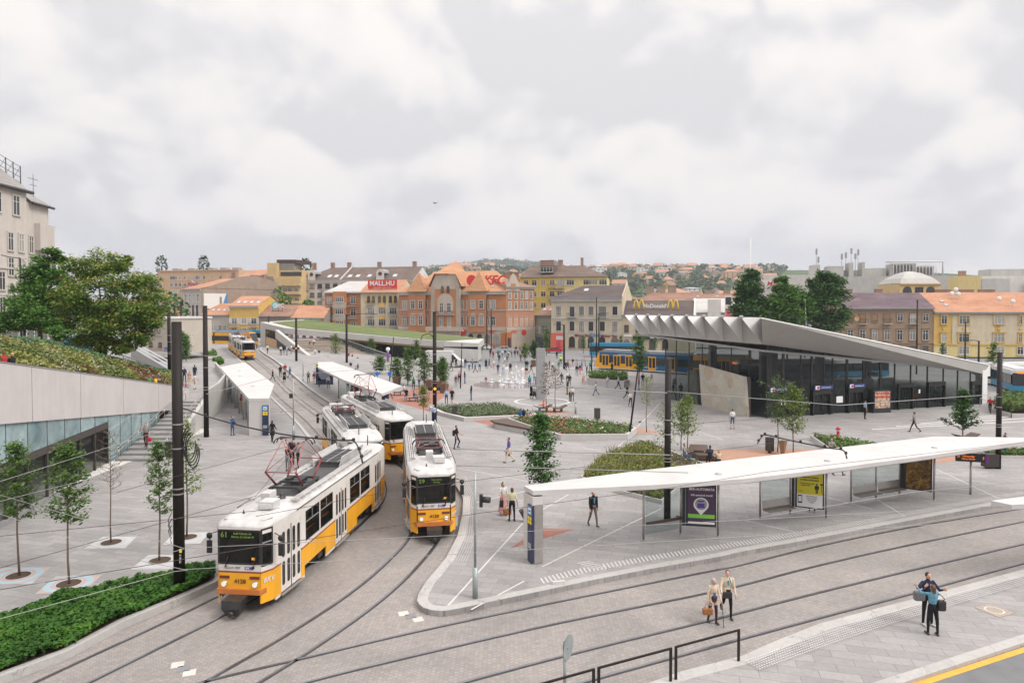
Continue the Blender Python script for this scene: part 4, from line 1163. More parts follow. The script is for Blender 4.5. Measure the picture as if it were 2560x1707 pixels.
# --- planted slope above the wall
SW=[(-24.0,20,10.1),(WX(25)-0.5,25,wall_top(25)-0.05),(WX(33.7)-0.5,33.7,7.95),(WX(42.4)-0.5,42.4,wall_top(42.4)-0.05),(WX(51)-0.5,51,wall_top(51)-0.05),(WX(60.3)-0.5,60.3,wall_top(60.3)-0.05),(WX(64.5)-0.5,64.5,3.05)]
SB=[(-52,24,9.5),(-46,36,8.9),(-38,46,8.5),(-34.8,50,7.9),(-33.9,57,6.1),(-32.5,64.6,4.1),(-32.6,67,2.9)]
def slope_pt(s,t):
 k=min(int(s),len(SW)-2);f=s-k
 a=Vector(SW[k]).lerp(Vector(SW[k+1]),f);c=Vector(SB[k]).lerp(Vector(SB[k+1]),f)
 p=a.lerp(c,t);p.z+=0.35*math.sin(math.pi*t)+0.12*noise.noise(p*0.6)
 return p
b=MB();NS,NT=60,14
vs=[slope_pt(i/NS*(len(SW)-1.001),j/NT)for i in range(NS+1)for j in range(NT+1)]
b.add(vs,[(i*(NT+1)+j,(i+1)*(NT+1)+j,(i+1)*(NT+1)+j+1,i*(NT+1)+j+1)for i in range(NS)for j in range(NT)],0,True)
# far side of the bank going down to the bus terminus behind
vs2=[]
for i in range(NS+1):
 p=slope_pt(i/NS*(len(SW)-1.001),1.0)
 vs2+=[p,Vector((p.x-4,p.y+5,max(1.9,p.z-4.0))),Vector((p.x-9,p.y+12,1.6))]
b.add(vs2,[(i*3+j,(i+1)*3+j,(i+1)*3+j+1,i*3+j+1)for i in range(NS)for j in range(2)],0,True)
o=b.build('planted_bank',[M_SOIL]);o['kind']='structure'
# --- long low pavilion with the grass roof
def RZ(x,y):return 4.0+0.0718*(-13.8-x)+0.06*(y-137-(-13.8-x)*0.24)
pv=thing('pavilion','long low concrete pavilion with a sloping grass roof and stepped seating in front','pavilion',(-30,140,0))
PR=[(-57,154),(-48.5,145),(-13.8,137),(-6.8,137),(-6,146),(-51,166)]
b=MB();b.prism(PR,lambda x,y:RZ(x,y)-1.25,RZ,0);b.build('roof',[M_CONCL],pv)
b=MB();b.prism([(-54.5,154.6),(-46.5,145.6),(-13.6,137.5),(-11.5,140.0),(-6.9,145.4),(-50,165)],lambda x,y:RZ(x,y)-0.1,lambda x,y:RZ(x,y)+0.08,0);b.build('grass_roof',[M_GRASS],pv)
b=MB();b.prism([(-13.8,137.0),(-6.85,137.0),(-6.6,145),(-13.5,144)],-0.05,2.9);b.build('end_wall',[M_CONCL],pv);b=MB();b.prism([(-57,154),(-55.2,152.1),(-53,160),(-55,162)],1.0,6.2);b.build('end_wall',[M_CONCL],pv)
for k in range(15):
 x0=-15.0-k*1.75;x1=x0-1.68;yb_=lambda x:138.9+(-13.8-x)*0.235
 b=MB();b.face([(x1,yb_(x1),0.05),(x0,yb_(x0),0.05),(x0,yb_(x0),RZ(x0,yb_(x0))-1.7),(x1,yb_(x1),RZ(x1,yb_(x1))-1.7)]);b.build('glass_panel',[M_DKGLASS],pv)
 b=MB();b.box((x0-0.0,yb_(x0)-0.05,1.3),(0.10,0.12,2.6));b.build('mullion',[M_MULL],pv)
b=MB();b.prism([(-14,137.9),(-40,144.2),(-40.2,145.2),(-14.2,138.9)],lambda x,y:RZ(x,y)-1.75,lambda x,y:RZ(x,y)-1.255,0);b.build('soffit',[M_WOODP],pv)
b=MB();b.box((-29,143.0,2.0),(0.5,0.3,3.6));b.box((-31.2,143.4,3.4),(4.5,0.2,0.4),rz=rad(-13));b.build('yellow_frame',[M_SIGNY],pv)
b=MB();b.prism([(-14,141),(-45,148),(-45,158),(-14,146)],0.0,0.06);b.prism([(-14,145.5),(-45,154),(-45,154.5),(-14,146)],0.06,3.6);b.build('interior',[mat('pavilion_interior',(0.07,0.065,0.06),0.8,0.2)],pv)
# left flank: wood panel, glass band, leaning parapet
def FL(t):return(-55.3+(-35+55.3)*t,152.2+(122-152.2)*t)
def zgr(t):x,y=FL(t);return zf(x,y)
b=MB()
for t0,t1 in((0.02,0.26),):
 a,c=FL(t0),FL(t1);b.face([(a[0],a[1],0.8),(c[0],c[1],0.8),(c[0],c[1],3.9),(a[0],a[1],4.4)])
b.build('wood_panel',[M_WOODP],pv)
b=MB();a,c=FL(0.02),FL(0.30);b.face([(a[0]-0.02,a[1],4.4),(c[0],c[1],3.9),(c[0],c[1],5.0),(a[0],a[1],5.9)]);b.build('glass_panel',[M_DKGLASS],pv)
for k in range(7):
 p=FL(0.04+0.04*k);b=MB();b.box((p[0],p[1]-0.06,5.0),(0.07,0.07,1.9));b.build('mullion',[M_MULL],pv)
b=MB();a,c,e=FL(0.26),FL(0.72),FL(0.30);b.face([(a[0],a[1],0.8),(c[0],c[1],0.3),(c[0],c[1],1.6),(e[0],e[1],4.4),(a[0],a[1],4.4)]);b.build('glass_panel',[M_DKGLASS],pv)
b=MB()
a,c=FL(0.27),FL(1.0)
n=Vector((c[1]-a[1],a[0]-c[0])).normalized()*0.35
for(x0,y0,zt0,zb0,x1,y1,zt1,zb1)in((a[0],a[1],6.1,4.3,c[0],c[1],1.1,-0.1),):
 vs=[(x0-n.x,y0-n.y,zb0),(x1-n.x,y1-n.y,zb1),(x1+n.x,y1+n.y,zb1),(x0+n.x,y0+n.y,zb0),(x0-n.x,y0-n.y,zt0),(x1-n.x,y1-n.y,zt1),(x1+n.x,y1+n.y,zt1),(x0+n.x,y0+n.y,zt0)]
 b.add(vs,[(0,4,5,1),(2,6,7,3),(4,7,6,5),(3,7,4,0),(1,5,6,2),(0,1,2,3)])
b.build('leaning_parapet',[M_CONCL],pv)
b=MB();b.box((-54.6,152.0,5.4),(0.7,0.5,0.6));b.build('sign_field',[M_SIGNY],pv)
# stepped seating with striped planks
T0=(-34.5,122.8);T0r=(-25.5,134.5);T1l=(-48.2,142.8);T1r=(-37.5,144)
NSX=11
b=MB();pl=MB()
for i in range(NSX):
 f0,f1=i/NSX,(i+1)/NSX
 a=Vector(T0).lerp(Vector(T1l),f0);c=Vector(T0r).lerp(Vector(T1r),f0);d=Vector(T1l).lerp(Vector(T0),1-f1);e=Vector(T1r).lerp(Vector(T0r),1-f1)
 z=0.35+4.0*f0
 b.prism([(a.x,a.y),(c.x,c.y),(e.x,e.y),(d.x,d.y)],-0.05,z,0,bottom=False)
 if i<8:
  for k in range(4):
   s0,s1=0.03+0.2*k,0.18+0.2*k
   q=[a.lerp(c,s0),a.lerp(c,s1),d.lerp(e,s1).lerp(a.lerp(c,s1),0.45),d.lerp(e,s0).lerp(a.lerp(c,s0),0.45)]
   pl.prism([(p.x,p.y)for p in q],z+0.004,z+0.06,(i+k)%4,bottom=False)
b.build('steps',[mat('step_stone',(0.27,0.225,0.185),0.8,0.12,1)],pv)
pl.build('seat_planks',[mat('plank_green',(0.22,0.27,0.19),0.7,0.15),mat('plank_brown',(0.20,0.125,0.095),0.7,0.15),mat('plank_grey',(0.36,0.36,0.35),0.7,0.15),mat('plank_violet',(0.22,0.20,0.25),0.7,0.15)],pv)
b=MB();pts=[(-41,144.3,4.6),(-33,139.6,2.6),(-24,134.3,0.2)]
for(p,q)in zip(pts,pts[1:]):b.face([p,q,(q[0],q[1],q[2]+1.15),(p[0],p[1],p[2]+1.15)])
b.build('glass_balustrade',[glass('balustrade_glass',(0.12,0.15,0.15),0.05,0.5)],pv)
b=MB();b.tube([(p[0],p[1],p[2]+1.17)for p in pts],0.05,6);b.build('handrail',[M_STEEL],pv)
fix_children(pv)
# --- metro hall on the right
mh=thing('metro_hall','wide glazed metro entrance hall under a white sawtooth folded roof','station hall',(24.5,65.5,0))
TL0,TL1=Vector((14.2,85.0)),Vector((22.0,60.0))
BL0,BL1=Vector((15.8,84.0)),Vector((24.2,65.0))
RE=Vector((53.6,76.2))
def hit(u,p,q):
 rx,_=ray(u,700)
 d=q-p
 t=(rx*p.y-p.x)/(d.x-rx*d.y)
 return p+d*t
TU=[1563,1591,1620,1649,1681,1717.5,1760,1806,1854,1904]
BU=[1599,1627.5,1657,1690,1725,1765,1810,1858,1908]
ZTOP=9.8
Tn=[hit(u,TL0,TL1)for u in TU]
Bn=[hit(u,BL0,BL1)for u in BU]
def bz(p):return 7.5-0.3*(84-p.y)/19
def back(p,k):
 r=Vector((p.x,p.y)).normalized();return p+r*k
wf,df,cap=MB(),MB(),MB()
for i in range(9):
 t0,t1=Tn[i],back(Tn[i+1],5.0)
 bb=Bn[i]
 wf.face([(t0.x,t0.y,ZTOP),(bb.x,bb.y,bz(bb)),(t1.x,t1.y,ZTOP)])
 if i<8:
  tn=Tn[i+1];b2=Bn[i+1]
  df.face([(t1.x,t1.y,ZTOP),(bb.x,bb.y,bz(bb)),(b2.x,b2.y,bz(b2)),(tn.x,tn.y,ZTOP)])
  v=(tn-t1).normalized();w=Vector((v.y,-v.x))*0.16
  cap.prism([(t1.x-w.x,t1.y-w.y),(tn.x-w.x,tn.y-w.y),(tn.x+w.x,tn.y+w.y),(t1.x+w.x,t1.y+w.y)],ZTOP-0.02,ZTOP+0.16)
wf.build('folded_face_lit',[M_FASCW],mh);df.build('folded_face_shaded',[M_FASCIA],mh);cap.build('parapet_cap',[M_FASCIA],mh)  # one white roof; shade on the under folds painted in as grey
REz,REb=4.3,3.35
BR=Vector((52.6,75.8))
b=MB();b.face([(Tn[9].x,Tn[9].y,ZTOP),(Bn[8].x,Bn[8].y,bz(Bn[8])),(BR.x,BR.y,REb),(RE.x,RE.y,REz)]);b.build('fascia',[M_FASCIA],mh)
b=MB();q=[(RE.x,RE.y,REz),(Tn[9].x,Tn[9].y,ZTOP)]
edge=[(RE.x,RE.y,REz),(60,90,3.0),(30,108,8.9),(Tn[0].x,Tn[0].y,ZTOP)]
for i in range(9):
 t1=back(Tn[i+1],5.0);edge+=[(t1.x,t1.y,ZTOP),(Tn[i+1].x,Tn[i+1].y,ZTOP)]
b.face(edge)
b.build('roof',[M_FASCIA],mh)
b=MB();b.prism([(BL0.x,BL0.y),(BL1.x,BL1.y),(BR.x,BR.y),(63,99),(30,110)],lambda x,y:3.3+max(0,min(1,(56-x)/40))*4.0,lambda x,y:3.5+max(0,min(1,(56-x)/40))*4.0);b.build('ceiling',[mat('hall_ceiling',(0.30,0.295,0.29),0.8,0.05)],mh)
b=MB();b.tube([(Tn[9].x,Tn[9].y,ZTOP),(RE.x,RE.y,REz)],0.07,4);b.build('roof_trim',[M_FASCW],mh)
b=MB();a,c=Tn[9]+Vector((2.0,3.2)),RE+Vector((-4,4))
for i in range(22):
 t=i/21;p=a.lerp(c,t);z=ZTOP+(REz+0.6-ZTOP)*t
 b.tube([(p.x,p.y,z-0.2),(p.x,p.y,z+0.55)],0.015,4)
b.tube([(a.x,a.y,ZTOP+0.55),(c.x,c.y,REz+1.15)],0.015,4);b.build('roof_rail',[M_DARK],mh)
# glass wall on the right front
GR=[1921,1960,2004,2032,2062,2084,2120,2160,2204,2240,2280,2322,2362,2398,2430,2464]
G0,G1=Vector((24.8,65.9)),Vector((52.4,75.7))
def fz(p):t=(p.x-24.2)/(52.6-24.2);return bz(BL1)+(REb-bz(BL1))*t
gp_=[hit(u,G0,G1)for u in GR]
for a,c in zip(gp_,gp_[1:]):
 b=MB();b.face([(a.x,a.y,0.05),(c.x,c.y,0.05),(c.x,c.y,fz(c)),(a.x,a.y,fz(a))]);b.build('glass_panel',[M_DKGLASS],mh)
for i,a in enumerate(gp_[:-1]):
 wdt=0.26 if i in(1,3,6,8)else 0.11
 b=MB();b.box((a.x,a.y+0.02,fz(a)/2),(wdt,0.12,fz(a)),rz=rad(20));b.build('mullion',[M_MULL],mh)
GL=[hit(u,BL0+Vector((0.6,0)),G0)for u in(1665,1692,1724,1757,1790,1830,1874)]
for a,c in zip(GL+[G0],(GL+[G0])[1:]):
 b=MB();b.face([(a.x,a.y,0.05),(c.x,c.y,0.05),(c.x,c.y,bz(c)+0.1),(a.x,a.y,bz(a)+0.1)]);b.build('glass_panel',[M_DKGLASS],mh)
 b=MB();b.box((a.x,a.y,bz(a)/2),(0.11,0.12,bz(a)),rz=rad(-20));b.build('mullion',[M_MULL],mh)
b=MB();b.prism([(BR.x-0.3,BR.y),(RE.x+0.1,RE.y),(RE.x+0.5,RE.y+1.2),(RE.x-0.2,RE.y+2.6)],REb-0.3,REz-0.03);b.prism([(52.5,75.7),(53.2,75.9),(54.2,78.4),(53.4,78.2)],0,REb+0.4);b.build('end_leg',[M_FASCW],mh)
b=MB();b.prism([(16.5,84),(24.9,66.2),(52.3,75.9),(62,98),(30,109)],0.003,0.03);b.build('floor',[M_HALLF],mh)
b=MB()
for p in((30,78),(38,84),(45,86),(34,92),(26,88)):b.box((p[0],p[1],3.0),(0.9,0.5,6.0 if p[0]<40 else 4.4),rz=rad(20))
b.build('column',[mat('hall_column',(0.45,0.44,0.42),0.7,0.1)],mh)
b=MB()
for k in range(8):b.box((29+k*2.6,72.5+k*0.95,1.0),(1.5,0.08,1.1),rz=rad(20))
for k in range(6):b.box((31+k*3.0,79+k*0.9,1.3),(2.2,0.4,1.6),rz=rad(20))
b.build('counter',[mat('hall_counter',(0.33,0.33,0.32),0.5,0.3,1)],mh)
# doors, sign bands, kiosk
def on_front(u,out=0.12):p=hit(u,G0,G1);return p+Vector((0.335,-0.942))*out
def front_quad(bm,u0,u1,z0,z1,out,m=0,th=0.08):
 a,c=on_front(u0,out),on_front(u1,out);wall_quad(bm,a,c,z0,z1,th,m)
for u0,u1 in((1921,1968),(2033,2079),(2119,2160)):
 b=MB();front_quad(b,u0,u1,2.55,2.98,0.3);o=b.build('station_sign',[mat('sign_navy',(0.03,0.055,0.19),0.4,0)],mh)
 a,c=on_front(u0,0.36),on_front(u1,0.36);d=c-a;rz=math.degrees(math.atan2(d.y,d.x));m_=a.lerp(c,0.62)
 text('Széll Kálmán tér',0.22,M_WHITE,o,(m_.x,m_.y-0.02,2.77),(90,0,rz),sx=0.85)
 b=MB();front_quad(b,u0+2,u0+(u1-u0)*0.26,2.58,2.95,0.37,th=0.02);b.build('sign_field',[M_WHITE],o)
 p=on_front(u0+(u1-u0)*0.18,0.40);b=MB();b.tube([(p.x,p.y,2.77),(p.x+0.335*0.02,p.y-0.02,2.77)],0.13,12);b.build('sign_disc',[mat('metro_red',(0.55,0.02,0.03),0.4,0)],o)
def door(u0,u1,z1,open_=False):
 b=MB()
 for u in(u0,u1):p=on_front(u,0.15);b.box((p.x,p.y,z1/2),(0.16,0.22,z1),rz=rad(20))
 front_quad(b,u0,u1,z1-0.42,z1,0.15,0,0.22)
 o=b.build('door',[M_MULL],mh)
 for k in(0.02,0.52):
  g=MB();front_quad(g,u0+(u1-u0)*k,u0+(u1-u0)*(k+(0.3 if open_ else 0.46)),0.08,z1-0.46,0.1,0,0.02);g.build('door_glass',[M_SHOPG],o)
door(2033,2076,2.5,True);door(2122,2158,2.5,True);door(2247,2282,2.75);door(2322,2362,2.75);door(2430,2452,2.6);door(1972,2002,2.5)
k=thing('kiosk_stand','black news kiosk with red lettered poster standing at the hall doors','kiosk',(*on_front(2186,0.9),0))
b=MB();b.box((0,0,1.15),(2.1,0.6,2.3),rz=rad(14));b.build('cabinet',[M_INK],k)
b=MB();b.box((0.07,-0.305,1.35),(1.8,0.02,1.7),rz=rad(14));o=b.build('poster',[mat('kiosk_poster',(0.16,0.10,0.08),0.4,0.7,4,col2=(0.5,0.35,0.25))],k)
rm=mat('poster_red',(0.55,0.04,0.02),0.4,0)
text('ITT A NYÁR,',0.30,rm,k,(0.10,-0.33,1.98),(90,0,14),bold=0.012);text('OLVASS VELE!',0.30,rm,k,(0.10,-0.33,1.64),(90,0,14),bold=0.012)
b=MB();front_quad(b,2252,2280,0.03,0.55,-0.6,0,0.9);b.build('doormat_stand',[mat('lime_green',(0.35,0.42,0.08),0.6,0.1)],mh)
for u0,u1,z0,z1 in((2094,2110,1.1,1.75),(2222,2228,1.5,1.9),(1955,1968,1.2,1.9),(2300,2304,1.6,2.0),(2446,2450,1.5,1.8)):
 b=MB();front_quad(b,u0,u1,z0,z1,0.03,0,0.01);b.build('notice',[M_WHITE],mh)
b=MB();front_quad(b,2290,2316,2.9,3.3,-6,0,0.1);b.build('indicator',[mat('teal_sign',(0.03,0.20,0.24),0.4,0)],mh)
fix_children(mh)
def stone_fn(N,L,P):
 tc=N.new('ShaderNodeTexCoord')
 v=N.new('ShaderNodeTexVoronoi');v.inputs['Scale'].default_value=0.85;v.inputs['Randomness'].default_value=1.0;v.distance='MANHATTAN'
 L.new(tc.outputs['Object'],v.inputs['Vector'])
 h=N.new('ShaderNodeSeparateColor');L.new(v.outputs['Color'],h.inputs[0])
 c=_ramp(N,L,h.outputs[0],[(0.0,(0.40,0.385,0.35)),(0.3,(0.47,0.43,0.37)),(0.5,(0.36,0.37,0.35)),(0.7,(0.50,0.46,0.40)),(1.0,(0.40,0.33,0.26))])
 L.new(_mix(N,L,c,_ramp(N,L,_noise(N,L,tc.outputs['Object'],1.6,8,0.7,0.8),[(0.3,(0.84,0.86,0.84)),(0.7,(1.14,1.12,1.08))])),P.inputs['Base Color'])
M_MOSAIC=node_mat('stone_mosaic',stone_fn,0.6)
bx_=thing('stone_portal','leaning stone mosaic slabs forming a portal box in front of the glass hall','portal',(21.5,72,0))
b=MB()
def slab(p,q,z0p,z0q,zp,zq,th,lean,m=0):
 d=Vector((q[0]-p[0],q[1]-p[1])).normalized();n=Vector((d.y,-d.x))
 f=[(p[0],p[1],z0p),(q[0],q[1],z0q),(q[0]+n.x*lean,q[1]+n.y*lean,zq),(p[0]+n.x*lean,p[1]+n.y*lean,zp)]
 k=[(x-n.x*th,y-n.y*th,z)for x,y,z in f]
 b.add(f+k,[(0,1,2,3),(7,6,5,4),(1,0,4,5),(2,1,5,6),(3,2,6,7),(0,3,7,4)],m)
slab((20.8,74.4),(23.1,66.6),0,0,4.55,3.95,0.3,0.35);b.build('mosaic_slab',[M_MOSAIC],bx_)
b=MB();slab((20.6,79.5),(20.95,76.6),0,0,3.4,3.75,0.3,0.1);b.build('mosaic_slab',[M_MOSAIC],bx_)
b=MB();slab((21.05,76.4),(21.0,74.6),0,0,3.7,3.75,0.2,0.0);b.prism([(20.95,76.6),(21.2,74.5),(23,75),(22.5,77)],3.7,3.85);b.build('dark_doorway',[M_BRONZE],bx_)
b=MB();b.prism([(23.15,66.65),(23.5,66.7),(22.2,74.0),(21.6,74.0)],0,3.9);b.build('side_wall',[M_BRONZE],bx_)
fix_children(bx_)
# ============================================================ BUILDINGS AROUND THE SQUARE
def plaster(name,c,stain=0.12):
 def fn(N,L,P):
  tc=N.new('ShaderNodeTexCoord')
  a=_noise(N,L,tc.outputs['Object'],0.35,9,0.65,0.5)
  mp=N.new('ShaderNodeMapping');mp.inputs['Scale'].default_value=(1,1,0.15);L.new(tc.outputs['Object'],mp.inputs[0])
  s=_noise(N,L,mp.outputs[0],1.6,6,0.7)
  c1=_mix(N,L,_ramp(N,L,a,[(0.3,tuple(k*(1-stain)for k in c)),(0.7,tuple(min(1,k*(1+stain*0.6))for k in c))]),_ramp(N,L,s,[(0.32,(0.90,0.89,0.88)),(0.6,(1.02,1.02,1.02))]))
  L.new(c1,P.inputs['Base Color'])
 return node_mat(name,fn,0.85,0.2)
def brickm(name,c1,c2,mortar,bw=0.25,bh=0.075):
 def fn(N,L,P):
  tc=N.new('ShaderNodeTexCoord');mp=N.new('ShaderNodeMapping');mp.inputs['Rotation'].default_value=(rad(90),0,0);L.new(tc.outputs['Object'],mp.inputs[0])
  br=N.new('ShaderNodeTexBrick');L.new(mp.outputs[0],br.inputs['Vector'])
  br.inputs['Color1'].default_value=(*c1,1);br.inputs['Color2'].default_value=(*c2,1);br.inputs['Mortar'].default_value=(*mortar,1)
  br.inputs['Scale'].default_value=1;br.inputs['Brick Width'].default_value=bw;br.inputs['Row Height'].default_value=bh;br.inputs['Mortar Size'].default_value=0.008
  L.new(_mix(N,L,br.outputs['Color'],_ramp(N,L,_noise(N,L,tc.outputs['Object'],0.4,9,0.65),[(0.3,(0.86,0.86,0.86)),(0.7,(1.1,1.08,1.06))])),P.inputs['Base Color'])
 return node_mat(name,fn,0.85,0.2)
def tiles(name,c1,c2,c3=None,moss=0.0):
 def fn(N,L,P):
  tc=N.new('ShaderNodeTexCoord')
  w=N.new('ShaderNodeTexWave');w.wave_type='BANDS';w.bands_direction='Z';w.inputs['Scale'].default_value=1.5;w.inputs['Distortion'].default_value=0.6;w.inputs['Detail'].default_value=2
  L.new(tc.outputs['Object'],w.inputs['Vector'])
  mp=N.new('ShaderNodeMapping');mp.inputs['Scale'].default_value=(0.25,0.25,1.3);L.new(tc.outputs['Object'],mp.inputs[0])
  a=_noise(N,L,mp.outputs[0],0.9,9,0.7,0.3)
  f=_noise(N,L,tc.outputs['Object'],3.5,4,0.7)
  pts=[(0.32,c1),(0.62,c2)]+([(0.72,c3)]if c3 else[])
  c=_mix(N,L,_ramp(N,L,a,pts),_ramp(N,L,w.outputs['Fac'],[(0.1,(0.88,0.88,0.88)),(0.6,(1.04,1.04,1.04))]))
  L.new(_mix(N,L,c,_ramp(N,L,f,[(0.3,(0.84,0.84,0.84)),(0.7,(1.14,1.14,1.14))])),P.inputs['Base Color'])
 return node_mat(name,fn,0.8,0.2)
T_ORANGE=tiles('orange_tiles',(0.36,0.17,0.10),(0.47,0.25,0.16))
T_STRIPE=tiles('striped_tiles',(0.36,0.19,0.12),(0.50,0.265,0.14),(0.42,0.25,0.18))
T_BROWN=tiles('brown_tiles',(0.105,0.075,0.062),(0.17,0.125,0.105),(0.26,0.15,0.11))
T_DARK=tiles('dark_tiles',(0.075,0.060,0.058),(0.125,0.098,0.092),(0.22,0.12,0.085))
T_RUST=tiles('rusty_tiles',(0.20,0.115,0.085),(0.31,0.18,0.13),(0.16,0.12,0.09))
T_GREY=tiles('grey_sheet',(0.42,0.40,0.385),(0.50,0.48,0.46))
T_VIOLET=tiles('violet_tiles',(0.095,0.070,0.085),(0.16,0.115,0.125),(0.22,0.13,0.12))
W_FRAME=mat('window_white',(0.66,0.65,0.63),0.5,0)
W_STUCCO=mat('window_surround',(0.50,0.465,0.42),0.8,0.08,1)
def _wg(N,L,P):
 oi=N.new('ShaderNodeObjectInfo')
 L.new(_ramp(N,L,oi.outputs['Random'],[(0.0,(0.022,0.024,0.027)),(0.45,(0.05,0.05,0.052)),(0.62,(0.20,0.19,0.175)),(0.8,(0.36,0.34,0.31)),(1.0,(0.10,0.085,0.07))]),P.inputs['Base Color'])
W_GLASS=node_mat('window_pane',_wg,0.12,0.5)
W_DARKF=mat('window_dark_frame',(0.07,0.055,0.05),0.5,0.1)
WMESH={}
def win_mesh(w,h,kind='rect',frame=None,sur=None):
 key=(round(w,2),round(h,2),kind,frame.name if frame else '',sur.name if sur else '')
 if key in WMESH:return WMESH[key]
 fm=frame or W_FRAME;b=MB();x=w/2
 arch=kind=='arch'
 hs=h-x if arch else h
 if arch:
  ring=[(x*math.cos(a),hs+x*math.sin(a))for a in[math.pi*i/8 for i in range(9)]]
  pane=[(-x,0),(x,0)]+ring
 else:pane=[(-x,0),(x,0),(x,h),(-x,h)]
 b.face([(px,-0.03,pz)for px,pz in pane],1)
 t=0.07
 b.bx(-x,-x+t,-0.09,0,0,hs);b.bx(x-t,x,-0.09,0,0,hs);b.bx(-x+t,x-t,-0.09,0,0,t)
 if not arch:b.bx(-x+t,x-t,-0.09,0,h-t,h)
 k=2 if w>1.7 else 1
 for i in range(k+(1 if w>2.4 else 0)):
  n=k+(1 if w>2.4 else 0);xx=-x+w*(i+1)/(n+1);b.bx(xx-0.035,xx+0.035,-0.08,-0.02,t,hs-(0 if arch else t))
 b.bx(-x+t,x-t,-0.078,-0.022,h*0.68,h*0.68+0.06)
 if sur:
  s=0.16
  b.bx(-x-s,-x-0.002,-0.12,0,-0.05,hs,2);b.bx(x+0.002,x+s,-0.12,0,-0.05,hs,2)
  if arch:
   for i in range(8):
    a0,a1=math.pi*i/8,math.pi*(i+1)/8
    q=[(r*math.cos(a),hs+r*math.sin(a))for r,a in((x,a0),(x+s,a0),(x+s,a1),(x,a1))]
    b.face([(px,-0.12,pz)for px,pz in q],2)
  else:
   b.bx(-x-s,x+s,-0.13,0,h+0.002,h+0.2,2)
   if kind=='pedi':
    b.prism([(-x-0.3,-0.2),(x+0.3,-0.2),(x+0.3,0),(-x-0.3,0)],h+0.42,h+0.52,2)
    i0=[(-x-0.25,-0.15,h+0.52),(x+0.25,-0.15,h+0.52),(0,-0.15,h+0.95),(-x-0.25,0,h+0.52),(x+0.25,0,h+0.52),(0,0,h+0.95)]
    b.add(i0,[(0,1,2),(0,2,5,3),(2,1,4,5)],2)
   elif kind=='hood':b.bx(-x-0.28,x+0.28,-0.22,0,h+0.25,h+0.38,2)
 b.bx(-x-0.12,x+0.12,-0.2,0,-0.16,-0.055,2 if sur else 0)
 me=b.mesh('window',[fm,W_GLASS,sur or fm]);WMESH[key]=me
 return me
def put_mesh(name,me,parent,loc,rz=0.0):
 o=bpy.data.objects.new(name,me);COL.objects.link(o);o.location=loc;o.rotation_euler=(0,0,rz);adopt(o,parent);return o
def windows(t,wd,rows,x0=0.0,frame=None,sur=None):
 """rows: (z of sill, height, width, list of fractions along the front, kind)"""
 for z,h,w,xs,kind in rows:
  for x in xs:
   put_mesh('window',win_mesh(w,h,kind,frame,sur),t,(x0+x*wd,-0.005,z))
def even(n,a=0.06,c=0.94):return[a+(c-a)*(i+0.5)/n for i in range(n)]
def bld(label,e0,e1,dep,v_eave,zb,wall,roof=None,v_ridge=None,hipl=0.0,hipr=0.0,over=0.5,cat='building',name='house',gable_walls=True,roof_th=0.0,ze=None):
 """e0, e1: (pixel u, distance) of the two front corners; returns thing, width, eave height, ridge height"""
 p=at(e0[0],v_eave,e0[1]);q=at(e1[0],v_eave,e1[1])
 ze=p.z if ze is None else ze
 d=Vector((q.x-p.x,q.y-p.y));wd=d.length;rz=math.atan2(d.y,d.x)
 t=thing(name,label,cat,(p.x,p.y,zb),rz)
 H=ze-zb
 b=MB();b.bx(0,wd,0,dep,0,H)
 R=None
 if roof:
  dm=(e0[1]+e1[1])/2+dep/2
  zr=at((e0[0]+e1[0])/2,v_ridge,dm).z-zb;R=zr
  if hipl==0:b.add([(0,0,H),(0,dep,H),(0,dep/2,zr-0.15)],[(0,2,1)])
  if hipr==0:b.add([(wd,0,H),(wd,dep,H),(wd,dep/2,zr-0.15)],[(0,1,2)])
 b.build('wall',wall,t)
 if roof:
  r=MB();o=over;s=(zr-H)/(dep/2);zo=H-o*s+0.12
  el=o if hipl>0 else 0.12;er=o if hipr>0 else 0.12
  A=(-el,-o,zo);B=(wd+er,-o,zo);Cc=(wd+er,dep+o,zo);D=(-el,dep+o,zo)
  r0=(hipl if hipl>0 else-el,dep/2,zr);r1=(wd-hipr if hipr>0 else wd+er,dep/2,zr)
  r.face([A,B,r1,r0]);r.face([Cc,D,r0,r1])
  if hipl>0:r.face([D,A,r0])
  if hipr>0:r.face([B,Cc,r1])
  ro=r.build('roof',roof,t)
  g=MB();g.box((wd/2,-o-0.05,zo-0.06),(wd+el+er,0.18,0.18));g.build('gutter',M_GREYM,t)
 return t,wd,H,R
def course(t,wd,zs,m,h=0.25,out=0.14,name='string_course',x0=0.0):
 b=MB()
 for z in zs:b.bx(x0-0.02,x0+wd+0.02,-out,-0.003,z,z+h)
 b.build(name,m,t)
def balcony(t,x,z,w,d=0.9,solid=None,rail=None):
 b=MB();b.bx(x-w/2,x+w/2,-d,-0.01,z-0.15,z)
 if solid:
  b.bx(x-w/2,x+w/2,-d,-d+0.08,z,z+0.95,1);b.bx(x-w/2,x-w/2+0.08,-d+0.08,-0.01,z,z+0.95,1);b.bx(x+w/2-0.08,x+w/2,-d+0.08,-0.01,z,z+0.95,1)
 else:
  n=int(w/0.22)
  for i in range(n+1):xx=x-w/2+w*i/n;b.bx(xx-0.015,xx+0.015,-d,-d+0.03,z,z+0.95,1)
  b.bx(x-w/2,x+w/2,-d-0.01,-d+0.04,z+0.93,z+1.0,1)
  for s in(-1,1):b.bx(x+s*w/2-0.02,x+s*w/2+0.02,-d,-0.01,z+0.9,z+0.96,1)
 b.build('balcony',[M_CONCL,solid or rail or M_DARK],t)
